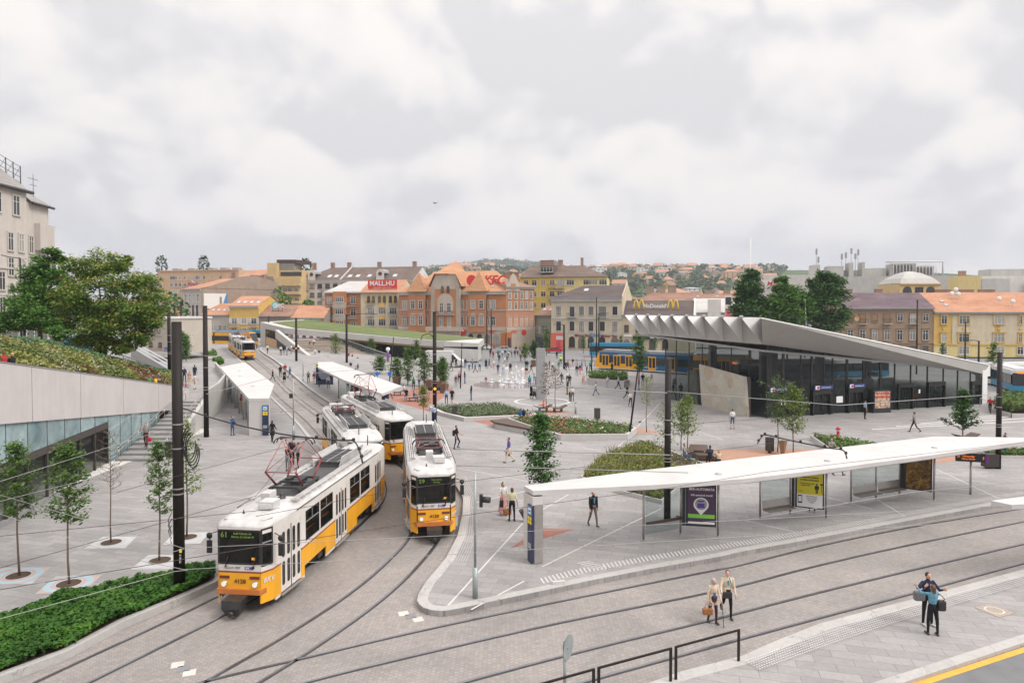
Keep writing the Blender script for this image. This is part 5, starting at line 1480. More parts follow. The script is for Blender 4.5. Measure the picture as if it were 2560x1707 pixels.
def chimney(ro_t,x,y,z,h=1.6,w=0.9,m=None):
 b=MB();b.bx(x-w/2,x+w/2,y-0.35,y+0.35,z-1.5,z+h);b.bx(x-w/2-0.08,x+w/2+0.08,y-0.43,y+0.43,z+h,z+h+0.14)
 b.build('chimney',m or M_BRICKC,ro_t)
def skylight(t,x,f,H,R,dep,w=0.9,l=1.3):
 """window lying in the front slope at fraction f of its height"""
 s=math.atan2(R-H,dep/2);y=f*dep/2;z=H+(R-H)*f+0.16
 M=Matrix.Rotation(s,3,'X');b=MB();b.box((x,y,z),(w,l,0.06),0,M=M);b.box((x,y-0.01,z+0.035),(w-0.2,l-0.2,0.02),1,M=M)
 b.build('skylight',[M_GREYM,mat('skylight_pane',(0.45,0.48,0.50),0.15,0)],t)
M_BRICKC=plaster('chimney_brick',(0.33,0.22,0.17),0.2)
P_PEACH=plaster('peach_render',(0.56,0.36,0.22));P_GREYW=plaster('grey_render',(0.44,0.43,0.41));P_TAUPE=plaster('taupe_firewall',(0.31,0.245,0.20),0.16)
P_OFFW=plaster('offwhite_render',(0.50,0.455,0.41));P_MUST=plaster('mustard_render',(0.58,0.36,0.075));P_SAND=plaster('sand_render',(0.56,0.41,0.21));P_CREAM=plaster('cream_render',(0.56,0.48,0.35))
P_LEMON=plaster('lemon_render',(0.64,0.49,0.13));P_LEMON2=plaster('pale_lemon_render',(0.63,0.52,0.25));P_SAGE=plaster('sage_render',(0.27,0.28,0.21));P_BROWN=plaster('brown_render',(0.31,0.225,0.155))
P_OCHRE=plaster('ochre_render',(0.60,0.40,0.12));P_WHITE=plaster('white_render',(0.60,0.57,0.54));P_DIRTY=plaster('dirty_render',(0.30,0.25,0.20),0.25)
BR_OR=brickm('orange_brick',(0.46,0.19,0.08),(0.41,0.16,0.065),(0.42,0.27,0.17));BR_RED=brickm('pink_brick',(0.46,0.215,0.13),(0.40,0.17,0.10),(0.40,0.27,0.19))
ST_RUST=plaster('rusticated_stone',(0.47,0.40,0.33),0.12)
# ---- far left group
t,w,H,R=bld('long peach apartment block on the far left with rows of narrow windows',(395,310),(597,300),18,677,2,P_PEACH,name='apartment_block')
windows(t,w,[(z,1.7,1.3,[0.04,0.17,0.20,0.23,0.28,0.34,0.41,0.46,0.49,0.52,0.58,0.68,0.78,0.90],'rect')for z in(21.5,18.4,15.3,12.2,9.1)])
for z in(18.1,15.0):balcony(t,0.36*w,z,3.2)
course(t,w,[H-0.3],P_PEACH,0.35,0.4,'cornice')
b=MB()
for x in(0.1,0.3,0.55,0.7,0.85):b.bx(x*w,x*w+3,4,7,H,H+1.2)
b.build('roof_hut',M_GREYM,t)
t,w,H,R=bld('grey apartment block with stacked balconies left of the peach block',(352,311),(394.5,310.2),18,686,2,P_GREYW,name='apartment_block')
windows(t,w,[(z,1.8,1.4,[0.25,0.75],'rect')for z in(20,17,14,11,8)])
for z in(16.7,13.7,10.7,19.7):balcony(t,0.72*w,z,3.4,solid=P_GREYW)
# house with taupe firewall
t,w,H,R=bld('tall narrow off-white house with orange roof, red rooftop letters and a bare taupe firewall',(456,212),(503,205),26,723,2,P_OFFW,T_ORANGE,697,name='corner_house')
windows(t,w,[(10.6,2.2,0.85,even(4),'arch'),(5.6,2.1,1.0,even(4),'rect'),(1.2,2.4,1.2,even(3),'rect')])
course(t,w,[H-0.7],P_OFFW,0.6,0.3,'cornice');course(t,w,[4.4,9.2],P_OFFW)
b=MB();b.bx(w,w+0.25,0.05,26,0,H+0.2);b.add([(w+0.25,0.05,H),(w+0.25,26,H),(w+0.25,26,R-1.0),(w+0.25,18,R+0.8),(w+0.25,13,R+0.5)],[(0,1,2,3,4)]);b.add([(w,13,R+0.4),(w+0.25,13,R+0.4),(w+0.25,26,R-1),(w,26,R-1)],[(0,1,2,3)])
fw=b.build('firewall',P_TAUPE,t)
b=MB();b.bx(w+0.28,w+0.36,0.6,8.2,H-6.0,H-1.4,0);b.face([(w+0.37,6.2,H-6.0),(w+0.37,8.2,H-6.0),(w+0.37,8.2,H-1.4),(w+0.37,7.8,H-1.4)],1);b.face([(w+0.38,5.6,H-5.6),(w+0.38,6.3,H-5.6),(w+0.38,6.3,H-2.4),(w+0.38,5.6,H-2.4)],2);b.build('billboard',[W_FRAME,mat('billboard_blue',(0.05,0.20,0.42),0.5,0),M_GREYT],t)
text('Marvel',1.9,mat('neon_red',(0.62,0.02,0.02),0.4,0),t,(w*0.55,-0.2,H+1.5),bold=0.03,shear=0.2)
b=MB();b.ball((w*0.28,1.4,H+1.9),(0.9,0.25,0.9),0,10,6);b.build('satellite_dish',M_GREYM,t)
chimney(t,w*0.5,14,R,1.8,2.0);chimney(t,w*0.85,22,R,1.2,1.6)
# mustard gable behind
t,w,H,R=bld('mustard house turning its plain gable with a dark poster to the square',(603,232),(650,230),14,740,2,P_MUST,name='gabled_house')
b=MB();b.add([(0,0,H),(w,0,H),(w*0.55,0,H+7.0),(0,12,H),(w,12,H),(w*0.55,12,H+7.0)],[(0,1,2),(3,5,4)]);b.build('gable',P_MUST,t)
b=MB();b.face([(-0.4,-0.3,H-0.3),(w*0.55,-0.3,H+7.1),(w*0.55,12,H+7.1),(-0.4,12,H-0.3)]);b.face([(w*0.55,-0.3,H+7.1),(w+0.4,-0.3,H-0.3),(w+0.4,12,H-0.3),(w*0.55,12,H+7.1)]);b.build('roof',T_BROWN,t)
b=MB();b.bx(w*0.55,w,-0.12,-0.01,H-2.6,H+0.6,0);b.bx(w*0.62,w*0.92,-0.15,-0.12,H-2.0,H+0.2,1);b.build('billboard',[M_INK,mat('poster_grey',(0.42,0.40,0.40),0.5,0.5,1.0)],t)
# low houses with orange roofs
t,w,H,R=bld('low pale house with an orange roof beside the taupe firewall',(503.5,204),(572,203),12,786,2,P_OFFW,T_ORANGE,758,name='low_house')
windows(t,w,[(1.6,1.9,1.0,even(5),'rect')],sur=W_STUCCO)
for x in(0.3,0.5,0.7,0.9):skylight(t,x*w,0.35,H,R,12)
t,w,H,R=bld('two storey yellow house with an orange roof, four skylights and white shutters',(573,200),(647,199),15,764,2,P_OCHRE,T_ORANGE,740,name='yellow_house')
windows(t,w,[(4.0,1.7,1.6,[0.17,0.5,0.83],'rect'),(0.8,2.0,1.6,[0.17,0.5,0.83],'rect')])
for x in(0.17,0.83):balcony(t,x*w,3.3,2.4)
for x in(0.17,0.5,0.83):
 for s in(-1,1):b=MB();b.bx(x*w+s*1.25-0.35,x*w+s*1.25+0.35,-0.08,-0.01,3.95,5.8);b.build('shutter',P_WHITE,t)
course(t,w,[H-0.6],W_FRAME,0.4,0.35,'cornice')
for x in(0.2,0.42,0.64,0.86):skylight(t,x*w,0.3,H,R,15,1.0,1.6)
t,w,H,R=bld('low house with a rust brown roof carrying white letters and a turquoise emblem',(648,199),(727,198),13,789,2,P_DIRTY,T_RUST,762,name='low_house')
windows(t,w,[(0.6,1.6,1.5,even(6),'rect')])
te=mat('teal_emblem',(0.05,0.42,0.48),0.4,0)
b=MB();b.tube([(w*0.42,1.9,H+3.0),(w*0.42,2.0,H+3.0)],1.15,18,0);b.bx(w*0.3,w*0.65,2.2,2.3,H+1.4,H+1.5,1)
for x in(0.32,0.5,0.62):b.bx(x*w,x*w+0.08,2.2,2.3,H+0.8,H+3.6,1)
eo=b.build('emblem',[te,M_DARK],t)
k=MB()
for i in range(6):
 a=math.pi*i/3;c_=Vector((w*0.42+0.55*math.cos(a),1.88,H+3.0+0.55*math.sin(a)));k.face([c_+Vector((0.3*math.cos(q),0,0.3*math.sin(q)))for q in[2*math.pi*j/8 for j in range(8)]])
k.build('petal',[W_FRAME],eo)
text('UPC',1.5,W_FRAME,t,(w*0.56,1.9,H+2.9),bold=0.04)
t,w,H,R=bld('low house with a bright orange roof, green sign board and white gabled shopfronts',(728,198),(810,197),12,793,2,P_DIRTY,T_ORANGE,763,name='low_house')
b=MB();b.bx(w*0.1,w*0.86,-0.6,-0.4,H-1.3,H-0.2);so_=b.build('sign_board',mat('green_sign',(0.02,0.20,0.13),0.4,0),t)
text('VIRÁG CENTRUM  AJÁNDÉK',0.75,mat('sign_gold',(0.6,0.5,0.3),0.4,0),so_,(w*0.48,-0.62,H-0.75))
for x in even(4,0.08,0.95):
 b=MB();xx=x*w;b.add([(xx-1.15,-0.3,0),(xx+1.15,-0.3,0),(xx+1.15,-0.3,2.0),(xx,-0.3,3.2),(xx-1.15,-0.3,2.0)],[(0,1,2,3,4)]);b.build('shopfront',W_FRAME,t)
 put_mesh('window',win_mesh(1.0,1.9,'arch',mat('plum_frame',(0.2,0.03,0.05),0.5,0)),t,(xx,-0.32,0.3))
# yellow-sand flats behind with penthouse
t,w,H,R=bld('sand coloured block of flats with long balconies and a dark curved penthouse',(665,258),(752,256),16,694,2,P_SAND,name='apartment_block')
windows(t,w,[(z,1.6,1.8,[0.12,0.38,0.55,0.68,0.88],'rect')for z in(14.5,11.0,7.5)])
for z in(17.2,14.0,10.5,7.0):balcony(t,0.78*w,z,0.44*w,1.3,solid=P_SAND);balcony(t,0.42*w,z,0.22*w,0.8,solid=P_SAND)
b=MB();b.bx(0.18*w,0.98*w,2,12,H,H+2.8);b.bx(0,0.28*w,1,12,H,H+5.6);b.build('upper_floor',P_SAND,t)
b=MB();b.bx(0.35*w,0.95*w,1.9,2.0,H+0.6,H+2.2);b.build('window',W_GLASS,t)
b=MB();b.prism([(0.2*w,3),(0.75*w,3),(0.95*w,11),(0.2*w,11)],lambda x,y:H+5.4,lambda x,y:H+7.2-1.0*abs(x/w-0.45));b.build('penthouse',mat('penthouse_dark',(0.06,0.035,0.03),0.5,0.2),t)
b=MB();b.bx(0.25*w,0.7*w,2.9,10,H+2.8,H+5.4);b.build('penthouse_glass',W_GLASS,t)
t,w,H,R=bld('old white town house with moulded windows behind the mustard gable',(596,268),(664,259),14,692,2,P_WHITE,T_ORANGE,674,name='town_house')
windows(t,w,[(z,1.9,1.3,[0.12,0.37,0.62,0.87],'rect')for z in(17.5,13.6,9.8)],sur=P_WHITE)
course(t,w,[12.6,16.4,H-0.5],P_WHITE,0.3,0.3)
# long dark roofed flats
t,w,H,R=bld('long white block of flats with a dark brown roof, round dormers and many balconies',(746,262),(1034,252),20,701,1,P_WHITE,T_BROWN,668,hipl=9,name='apartment_block')
windows(t,w,[(z,1.7,1.9,even(14,0.02,0.98),'rect')for z in(17.2,13.9,10.6,7.3)],frame=W_DARKF)
for i,x in enumerate(even(14,0.02,0.98)):
 if i%3!=1:
  for z in(16.6,13.3,10.0):balcony(t,x*w+1.2,z,1.9,0.7,rail=M_BRONZE)
course(t,w,[H-0.7],W_FRAME,0.6,0.5,'cornice')
for x in(0.12,0.72):
 b=MB();c=[(x*w-1.6,-0.2,H-0.5),(x*w+1.6,-0.2,H-0.5)]+[(x*w+1.6*math.cos(a),-0.2,H+2.4+1.6*math.sin(a))for a in[math.pi*i/8 for i in range(9)]]
 b.face(c);b.rings([[(p[0],y,p[2]+0.02)for p in c[2:]]for y in(-0.2,5.0)],1,True,False,False);do=b.build('dormer',[P_WHITE,M_GREYM],t)
 b=MB();b.tube([(x*w,-0.24,H+2.2),(x*w,-0.3,H+2.2)],0.75,14);b.build('window',mat('dormer_red',(0.10,0.02,0.02),0.4,0),do)
for x in(0.06,0.25,0.31,0.43,0.5,0.6,0.82):skylight(t,x*w,0.28,H,R,20,1.6,2.2)
for x in(0.03,0.2,0.35,0.62,0.93):chimney(t,x*w,10,R,1.8,1.6)
b=MB();b.bx(0.37*w,0.38*w,-0.3,0.1,H,H+0.1);M_=Matrix.Rotation(math.atan2(R-H,10),3,'X');b.box((0.375*w,5,(H+R)/2+0.25),(0.5,12.2,0.4),M=M_);b.build('roof_wall',P_GREYW,t)
# orange brick modernist flats
t,w,H,R=bld('orange brick block of flats with a pale projecting middle bay and grey sheet roof',(812,203),(901,201),16,731,0.5,BR_OR,T_GREY,703,hipl=4,name='apartment_block')
b=MB()
b.bx(0.26*w,0.63*w,-0.9,-0.005,0,H+0.2,0)
for z in(3.0,6.6,10.2):b.bx(0.255*w,0.635*w,-0.96,-0.9,z,z+1.7,1)
b.build('bay',[BR_OR,plaster('bay_render',(0.43,0.38,0.32))],t)
for z in(4.75,8.35,11.95):put_mesh('window',win_mesh(2.6,1.6),t,(0.445*w,-0.91,z))
windows(t,w,[(z,2.0,1.6,[0.14,0.80],'rect')for z in(4.3,7.9,11.5)])
for z in(7.2,10.8):balcony(t,0.15*w,z,2.4,1.0);balcony(t,0.79*w,z,2.8,1.0)
course(t,w,[H-0.2],W_FRAME,0.5,0.6,'cornice')
# cream flats carrying the red billboard
t,w,H,R=bld('cream block of flats with yellow balconies and a red billboard on its roof',(901.5,200),(996,198),16,730,0.3,P_CREAM,T_ORANGE,700,name='apartment_block')
for x in(0.28,0.57,0.86):
 for dx in(-0.75,0.75):put_mesh('window',win_mesh(0.95,2.1,'arch',W_DARKF,P_OCHRE),t,(x*w+dx,-0.005,11.9))
windows(t,w,[(z,1.9,2.2,[0.28,0.57,0.86],'rect')for z in(8.6,5.2)]);windows(t,w,[(0.5,2.6,1.0,even(5),'arch')],frame=W_DARKF)
for z in(11.5,8.1,4.7):
 for x in(0.26,0.86):balcony(t,x*w,z,2.5,0.9)
 b=MB();b.bx(0.5*w,0.64*w,-0.2,-0.01,z-0.9,z+0.25);b.build('panel',P_OCHRE,t)
course(t,w,[H-0.35],P_OCHRE,0.3,0.3,'cornice');course(t,w,[4.2],P_CREAM)
b=MB();b.bx(0.16*w,0.93*w,1.0,1.2,H+1.0,H+3.6)
for x in(0.2,0.5,0.9):b.bx(x*w-0.05,x*w+0.05,1.2,2.4,H+0.6,H+1.0)
bo=b.build('billboard',mat('billboard_red',(0.55,0.035,0.03),0.45,0.08,2),t)
text('MALL.HU',1.9,W_FRAME,bo,(0.54*w,0.96,H+2.5),bold=0.05);text('Nagy választék minden, ami kell',0.42,W_FRAME,bo,(0.54*w,0.96,H+1.32))
# big red brick corner building
t,w,H,R=bld('long red brick corner palace with striped orange roof, small spires and a central gabled bay',(997,194),(1264,184),18,729,-0.25,BR_OR,T_STRIPE,678,hipr=6,hipl=8,name='brick_palace')
b=MB();b.bx(-0.03,w+0.03,-0.06,-0.002,5.8,10.2);b.build('brick_band',BR_RED,t)
b=MB();b.bx(-0.05,w+0.05,-0.3,-0.01,0,4.9)
for i in range(9):b.bx(-0.06,w+0.06,-0.34,-0.3,0.25+i*0.52,0.62+i*0.52)
b.build('stone_base',ST_RUST,t)
course(t,w,[4.9],ST_RUST,0.9,0.5);course(t,w,[10.2],ST_RUST,0.3,0.2);course(t,w,[H-1.0],ST_RUST,0.9,0.55,'cornice')
X2=[0.055,0.10,0.165,0.205,0.26,0.335,0.60,0.67,0.73,0.77,0.84,0.89]
for i,x in enumerate(X2):
 nar=i in(3,9)
 put_mesh('window',win_mesh(0.6 if nar else 1.25,2.3,'rect',None,ST_RUST),t,(x*w,-0.02,10.7))
 k='arch' if i in(0,1,10,11)else 'pedi'
 put_mesh('window',win_mesh(0.6 if nar else 1.25,2.4,'rect' if nar else k,None,ST_RUST),t,(x*w,-0.065,6.2))
for x in(0.06,0.13,0.2,0.30,0.60,0.69,0.77,0.84,0.92):
 put_mesh('window',win_mesh(1.5,3.0,'arch',W_DARKF,ST_RUST),t,(x*w,-0.345,0.9))
b=MB();x=0.465*w
b.bx(x-4.3,x+4.3,-1.2,-0.31,0,17.2,0)
b.bx(x-3.2,x+3.2,-1.26,-1.2,5.6,16.2,1)
for i in range(20):
 for s in(-1,1):b.bx(x+s*3.75-0.55,x+s*3.75+0.55,-1.32,-1.2,5.2+i*0.6,5.5+i*0.6,0)
b.face([(x-4.3,-1.21,17.2),(x+4.3,-1.21,17.2),(x+3.0,-1.21,20.2),(x-3.0,-1.21,20.2)],0)
bay=b.build('gabled_bay',[ST_RUST,BR_OR],t)
b=MB();f0=[(x-5.0,-1.7,16.9),(x-3.2,-1.7,20.4),(x+3.2,-1.7,20.4),(x+5.0,-1.7,16.9)];b0=[(x-5,5,16.9),(x-3.2,8,20.4),(x+3.2,8,20.4),(x+5,5,16.9)]
b.face([f0[0],f0[1],b0[1],b0[0]][::-1]);b.face([f0[2],f0[3],b0[3],b0[2]][::-1]);b.add([f0[1],f0[2],(x,6.5,24.6)],[(0,1,2)]);b.add([f0[2],b0[2],(x,6.5,24.6)],[(0,1,2)]);b.add([b0[1],f0[1],(x,6.5,24.6)],[(0,1,2)]);b.build('bay_roof',T_STRIPE,bay)
b=MB();cc=[(x-2.4,-1.29,10.0),(x+2.4,-1.29,10.0)]+[(x+2.4*math.cos(a),-1.29,12.6+2.4*math.sin(a))for a in[math.pi*i/12 for i in range(13)]];b.face(cc);b.build('arch_panel',ST_RUST,bay)
for dx in(-1.15,1.15):
 put_mesh('window',win_mesh(1.2,2.8),bay,(x+dx,-1.30,9.6));put_mesh('window',win_mesh(0.8,1.7,'arch',W_DARKF),bay,(x+dx*0.75,-1.28,15.4));put_mesh('window',win_mesh(1.1,2.6),bay,(x+dx,-1.28,5.9))
balcony(t,x,9.2,5.2,2.3);
b=MB();b.bx(x-5.6,x+5.6,-2.2,-1.33,4.6,5.0);b.bx(x-5.6,x+5.6,-2.2,-2.05,5.0,5.8);b.build('stone_balcony',ST_RUST,t)
b=MB();cc=[(x-1.2,-1.36,0),(x+1.2,-1.36,0)]+[(x+1.2*math.cos(a),-1.36,2.4+1.2*math.sin(a))for a in[math.pi*i/8 for i in range(9)]];b.face(cc);b.build('doorway',M_INK,t)
for x in(0.19,0.755):
 xx=x*w;b=MB();b.bx(xx-2.6,xx+2.6,-1.0,-0.31,4.4,H-0.95,0);b.bx(xx-2.62,xx+2.62,-1.02,-0.30,5.8,10.2,1);b.build('oriel',[BR_OR,BR_RED],t)
 for dx in(-1.2,1.2):put_mesh('window',win_mesh(1.2,2.3,'rect',None,ST_RUST),t,(xx+dx,-1.0,10.7));put_mesh('window',win_mesh(1.2,2.4,'pedi',None,ST_RUST),t,(xx+dx,-1.02,6.2))
 b=MB();A=[(xx-3.1,-1.5,H-0.1),(xx+3.1,-1.5,H-0.1),(xx+3.1,3,H+1.2),(xx-3.1,3,H+1.2)];ap=(xx,0.6,H+5.4)
 for i in range(4):b.add([A[i],A[(i+1)%4],ap],[(0,1,2)])
 b.build('spire',T_STRIPE,t)
red=mat('sign_red',(0.60,0.03,0.025),0.4,0)
text('KFC',3.4,red,t,(0.945*w-2.4,2.2,H+2.9),bold=0.10,shear=0.25,ext=0.1)
b=MB();b.tube([(0.71*w-1.0,1.2,H+3.0),(0.71*w-1.0,1.1,H+3.0)],1.5,20,0);b.build('sign_disc',[red],t)
b=MB();b.tube([(0.62*w,-0.5,4.4),(0.62*w,-0.6,4.4)],0.9,16,0);b.build('sign_disc',[red],t)
text('KFC',1.1,red,t,(0.88*w,-0.40,4.35),bold=0.03,shear=0.2)
b=MB();b.bx(0.245*w,0.30*w,-0.42,-0.36,3.5,4.6);so_=b.build('sign_board',M_SIGNY,t);text('ZÁLOGHÁZ',0.5,red,so_,(0.272*w,-0.43,4.1))
b=MB()
for x in(0.63,0.70,0.80,0.86):b.bx(x*w-1.4,x*w+1.4,-0.42,-0.36,0,1.3)
b.bx(0.965*w,1.0*w,-0.6,-0.36,0,4.2);b.build('orange_plinth',plaster('orange_stone',(0.42,0.14,0.05)),t)
for x in(0.2,0.72,0.8,0.86):skylight(t,x*w,0.22,H,R,18,0.9,0.9)
for x in(0.9,0.97):chimney(t,x*w,12,R-2.4,1.8,2.0)
# right wing of the palace
t,w,H,R=bld('tall brick wing of the corner palace with a curved white gable and brown roof',(1265,184),(1336,189),16,716,-0.25,BR_OR,T_RUST,697,hipr=4,name='brick_palace')
b=MB();b.bx(-0.03,w+0.03,-0.06,-0.002,5.8,10.2);b.build('brick_band',BR_RED,t)
b=MB();b.bx(-0.05,w+0.05,-0.3,-0.01,0,4.9)
for i in range(9):b.bx(-0.06,w+0.06,-0.34,-0.3,0.25+i*0.52,0.62+i*0.52)
b.build('stone_base',ST_RUST,t)
course(t,w,[4.9],ST_RUST,0.9,0.4);course(t,w,[10.2],ST_RUST,0.3,0.2);course(t,w,[H-0.6],ST_RUST,0.6,0.4,'cornice')
XW=[0.13,0.34,0.54,0.71,0.88]
windows(t,w,[(13.4,2.2,0.8,XW,'rect'),(10.6,2.0,0.8,XW,'rect'),(6.1,2.6,0.8,XW,'arch')],sur=ST_RUST);windows(t,w,[(1.2,2.6,1.0,XW,'arch')],frame=mat('red_frame',(0.3,0.04,0.03),0.5,0))
b=MB();cg=[(-0.1,H-1.2),(0.46*w,H-1.2),(0.46*w,H+0.6),(0.40*w,H+1.4),(0.33*w,H+2.8),(0.24*w,H+3.6),(0.15*w,H+2.8),(0.08*w,H+1.4),(-0.1,H+0.6)]
b.face([(x,-0.25,z)for x,z in cg]);b.face([(x,0.15,z)for x,z in reversed(cg)]);b.bx(0.15*w,0.32*w,-0.3,-0.26,H-1.0,H+0.8,1);b.build('curved_gable',[ST_RUST,BR_OR],t)
text('KFC',1.0,red,t,(0.24*w,-0.42,4.4),bold=0.03,shear=0.2);b=MB();b.tube([(0.6*w,-0.42,4.3),(0.6*w,-0.5,4.3)],0.75,16,0);b.build('sign_disc',[red],t)
b=MB();b.bx(-0.2,1.4,-0.7,-0.36,0,4.4);b.bx(0.1,1.1,-0.72,-0.7,0,2.9,1);b.build('corner_door',[plaster('orange_stone',(0.42,0.14,0.05)),M_INK],t)
# yellow block behind
t,w,H,R=bld('yellow block of flats with a brown roof rising behind the brick palace',(1300,222),(1386.5,217),18,692,-0.25,P_LEMON,T_BROWN,664,name='apartment_block')
windows(t,w,[(z,1.7,1.7,[0.18,0.42,0.68,0.93],'rect')for z in(18.2,14.6,11.0,7.4)])
for z in(17.5,13.9,10.3):balcony(t,0.93*w,z,2.8,1.0);balcony(t,0.18*w,z,2.8,1.0)
b=MB();b.bx(0.55*w,0.93*w,1.0,5,H+1.0,H+3.4);b.build('dormer',T_BROWN,t);put_mesh('window',win_mesh(4.2,1.6),t,(0.74*w,0.95,H+1.4))
for x in(0.4,0.6):chimney(t,x*w,9,R,1.6,2.4)
t,w,H,R=bld('pale yellow block of flats with wide windows and corner balconies',(1387,217),(1518,214),18,690,-0.25,P_LEMON2,T_BROWN,664,hipr=9,name='apartment_block')
windows(t,w,[(z,1.7,2.4,[0.12,0.30,0.62,0.74,0.92],'rect')for z in(18.2,14.6,11.0)])
for z in(17.4,13.8,10.2):balcony(t,0.68*w,z,6.0,1.2,solid=P_LEMON2);balcony(t,0.10*w,z,3.0,1.0)
chimney(t,0.48*w,9,R,2.4,0.9);chimney(t,0.05*w,9,R,1.8,1.6)
# small sage house
t,w,H,R=bld('small sage green house squeezed between the brick wing and the cream corner house',(1337,190),(1377,187),14,787,-0.25,P_SAGE,T_RUST,763,name='small_house')
windows(t,w,[(3.9,2.2,0.8,even(5),'rect')],sur=P_SAGE);course(t,w,[3.3,H-0.5],P_SAGE,0.3,0.2)
b=MB();b.bx(0.05*w,0.95*w,-0.2,-0.01,0,2.9);b.build('shopfront',mat('shop_dark',(0.07,0.07,0.08),0.4,0.6,1),t)
for x in(0.2,0.6,0.9):skylight(t,x*w,0.5,H,R,14)
# cream corner house
t,w,H,R=bld('three storey cream corner house with dark brown roof, arched shopfronts and shop letters',(1378,181),(1554,175),16,745,-0.25,P_CREAM,T_DARK,714,hipl=7,name='corner_house')
XC=[0.11,0.305,0.44,0.575,0.735,0.91]
for i,x in enumerate(XC):
 put_mesh('window',win_mesh(2.0 if i==4 else 1.3,2.6 if i in(1,4)else 2.1,'hood',W_DARKF,P_WHITE),t,(x*w,-0.01,9.2 if i not in(1,4)else 8.7));put_mesh('window',win_mesh(1.3,2.4,'hood',W_DARKF,P_WHITE),t,(x*w,-0.01,5.0))
 put_mesh('window',win_mesh(1.9 if i==5 else 1.6,2.8,'arch',W_DARKF),t,(x*w,-0.16,0.7))
for i in(1,4):balcony(t,XC[i]*w,8.6,2.6,0.9)
course(t,w,[8.0,4.1],P_GREYW,0.3,0.2);course(t,w,[H-0.9],P_GREYW,0.7,0.5,'cornice')
b=MB();b.bx(-0.02,w+0.02,-0.14,-0.003,0,4.1)
for i in range(10):b.bx(-0.03,w+0.03,-0.16,-0.14,0.2+i*0.4,0.52+i*0.4)
b.build('stone_base',P_CREAM,t)
drd=mat('dark_red_letters',(0.22,0.02,0.02),0.4,0)
text('Mister Bau',1.0,drd,t,(0.46*w,-0.25,3.75),bold=0.03);text('Mister Bau',1.0,drd,t,(0.83*w,-0.25,3.7),bold=0.03);text('KING',1.2,mat('blue_letters',(0.02,0.20,0.38),0.4,0),t,(0.635*w,-0.25,3.8),bold=0.04)
b=MB();b.bx(-0.05,0.2*w,-0.3,-0.17,0,4.3,0);b.bx(0.08*w,0.19*w,-0.33,-0.3,2.6,3.5,1);b.bx(0.08*w,0.14*w,-0.33,-0.3,0,2.3,2);so_=b.build('shopfront',[mat('coral_shop',(0.62,0.12,0.08),0.5,0.08),W_FRAME,mat('pink_door',(0.5,0.05,0.09),0.5,0)],t);text('TETRIS',0.55,M_GREYT,so_,(0.135*w,-0.34,3.05))
skylight(t,0.45*w,0.6,H,R,16,1.2,1.8)
b=MB();b.bx(w-0.02,w+0.2,0,16,0,H+0.4);b.add([(w+0.2,-0.2,H+0.4),(w+0.2,16,H+0.4),(w+0.2,8,R+0.7)],[(0,1,2)]);b.add([(w,-0.2,H+0.4),(w+0.2,-0.2,H+0.4),(w+0.2,8,R+0.7),(w,8,R+0.7)],[(0,1,2,3)]);b.build('gable_wall',P_CREAM,t)
# burger house
t,w,H,R=bld('low cream house with a dark tiled roof carrying yellow arches and white letters',(1556,175),(1737,170),13,787,-0.25,P_CREAM,T_DARK,751,name='restaurant_house')
windows(t,w,[(4.6,2.0,1.2,[0.06,0.22,0.4],'rect')],frame=W_DARKF,sur=P_CREAM);windows(t,w,[(0.6,2.4,1.5,[0.06,0.25,0.42,0.6],'arch')],frame=W_DARKF)
b=MB();b.bx(0.15*w,0.62*w,-0.5,-0.1,3.0,3.8);so_=b.build('sign_board',mat('sign_dark_green',(0.02,0.035,0.025),0.4,0),t)
text("McDonald's",0.6,W_FRAME,so_,(0.47*w,-0.52,3.4),bold=0.02)
b=MB();b.bx(0.02*w,0.14*w,-0.3,-0.1,3.6,4.2);b.build('sign_board',W_FRAME,t)
ym=mat('arch_yellow',(0.80,0.55,0.02),0.4,0)
def marches(par,x,y,z,s,r):
 b=MB()
 for dx in(-0.5,0.5):
  b.tube([(x+dx*s+0.5*s*k,y,z+s*1.7*(1-abs(k)**2.6))for k in[-1+2*i/14 for i in range(15)]],r,6)
 b.build('golden_arches',ym,par)
sl_=(R-H)/6.5
yy=2.0;zz=H+yy*sl_+0.3
marches(t,0.22*w,yy,zz,1.35,0.17);marches(t,0.70*w,yy,zz,1.35,0.17)
text("McDonald's",1.35,W_FRAME,t,(0.462*w,yy,zz+0.8),bold=0.05,ext=0.06);marches(so_,0.26*w,-0.54,3.1,0.3,0.05)
b=MB();b.add([(w+0.15,-0.6,H-0.2),(w+0.15,13.6,H-0.2),(w+0.15,6.5,R+0.5)],[(0,1,2)]);b.bx(w-0.1,w+0.14,0,13,0,H);b.add([(w-0.3,-0.7,H),(w+0.15,-0.7,H),(w+0.15,6.5,R+0.55),(w-0.3,6.5,R+0.55)],[(0,1,2,3)]);b.build('gable_wall',P_WHITE,t)
b=MB();b.add([(-0.3,-0.6,H),(0.3,-0.6,H),(0.3,6.5,R+0.35),(-0.3,6.5,R+0.35)],[(0,1,2,3)]);b.build('verge',M_GREYM,t)
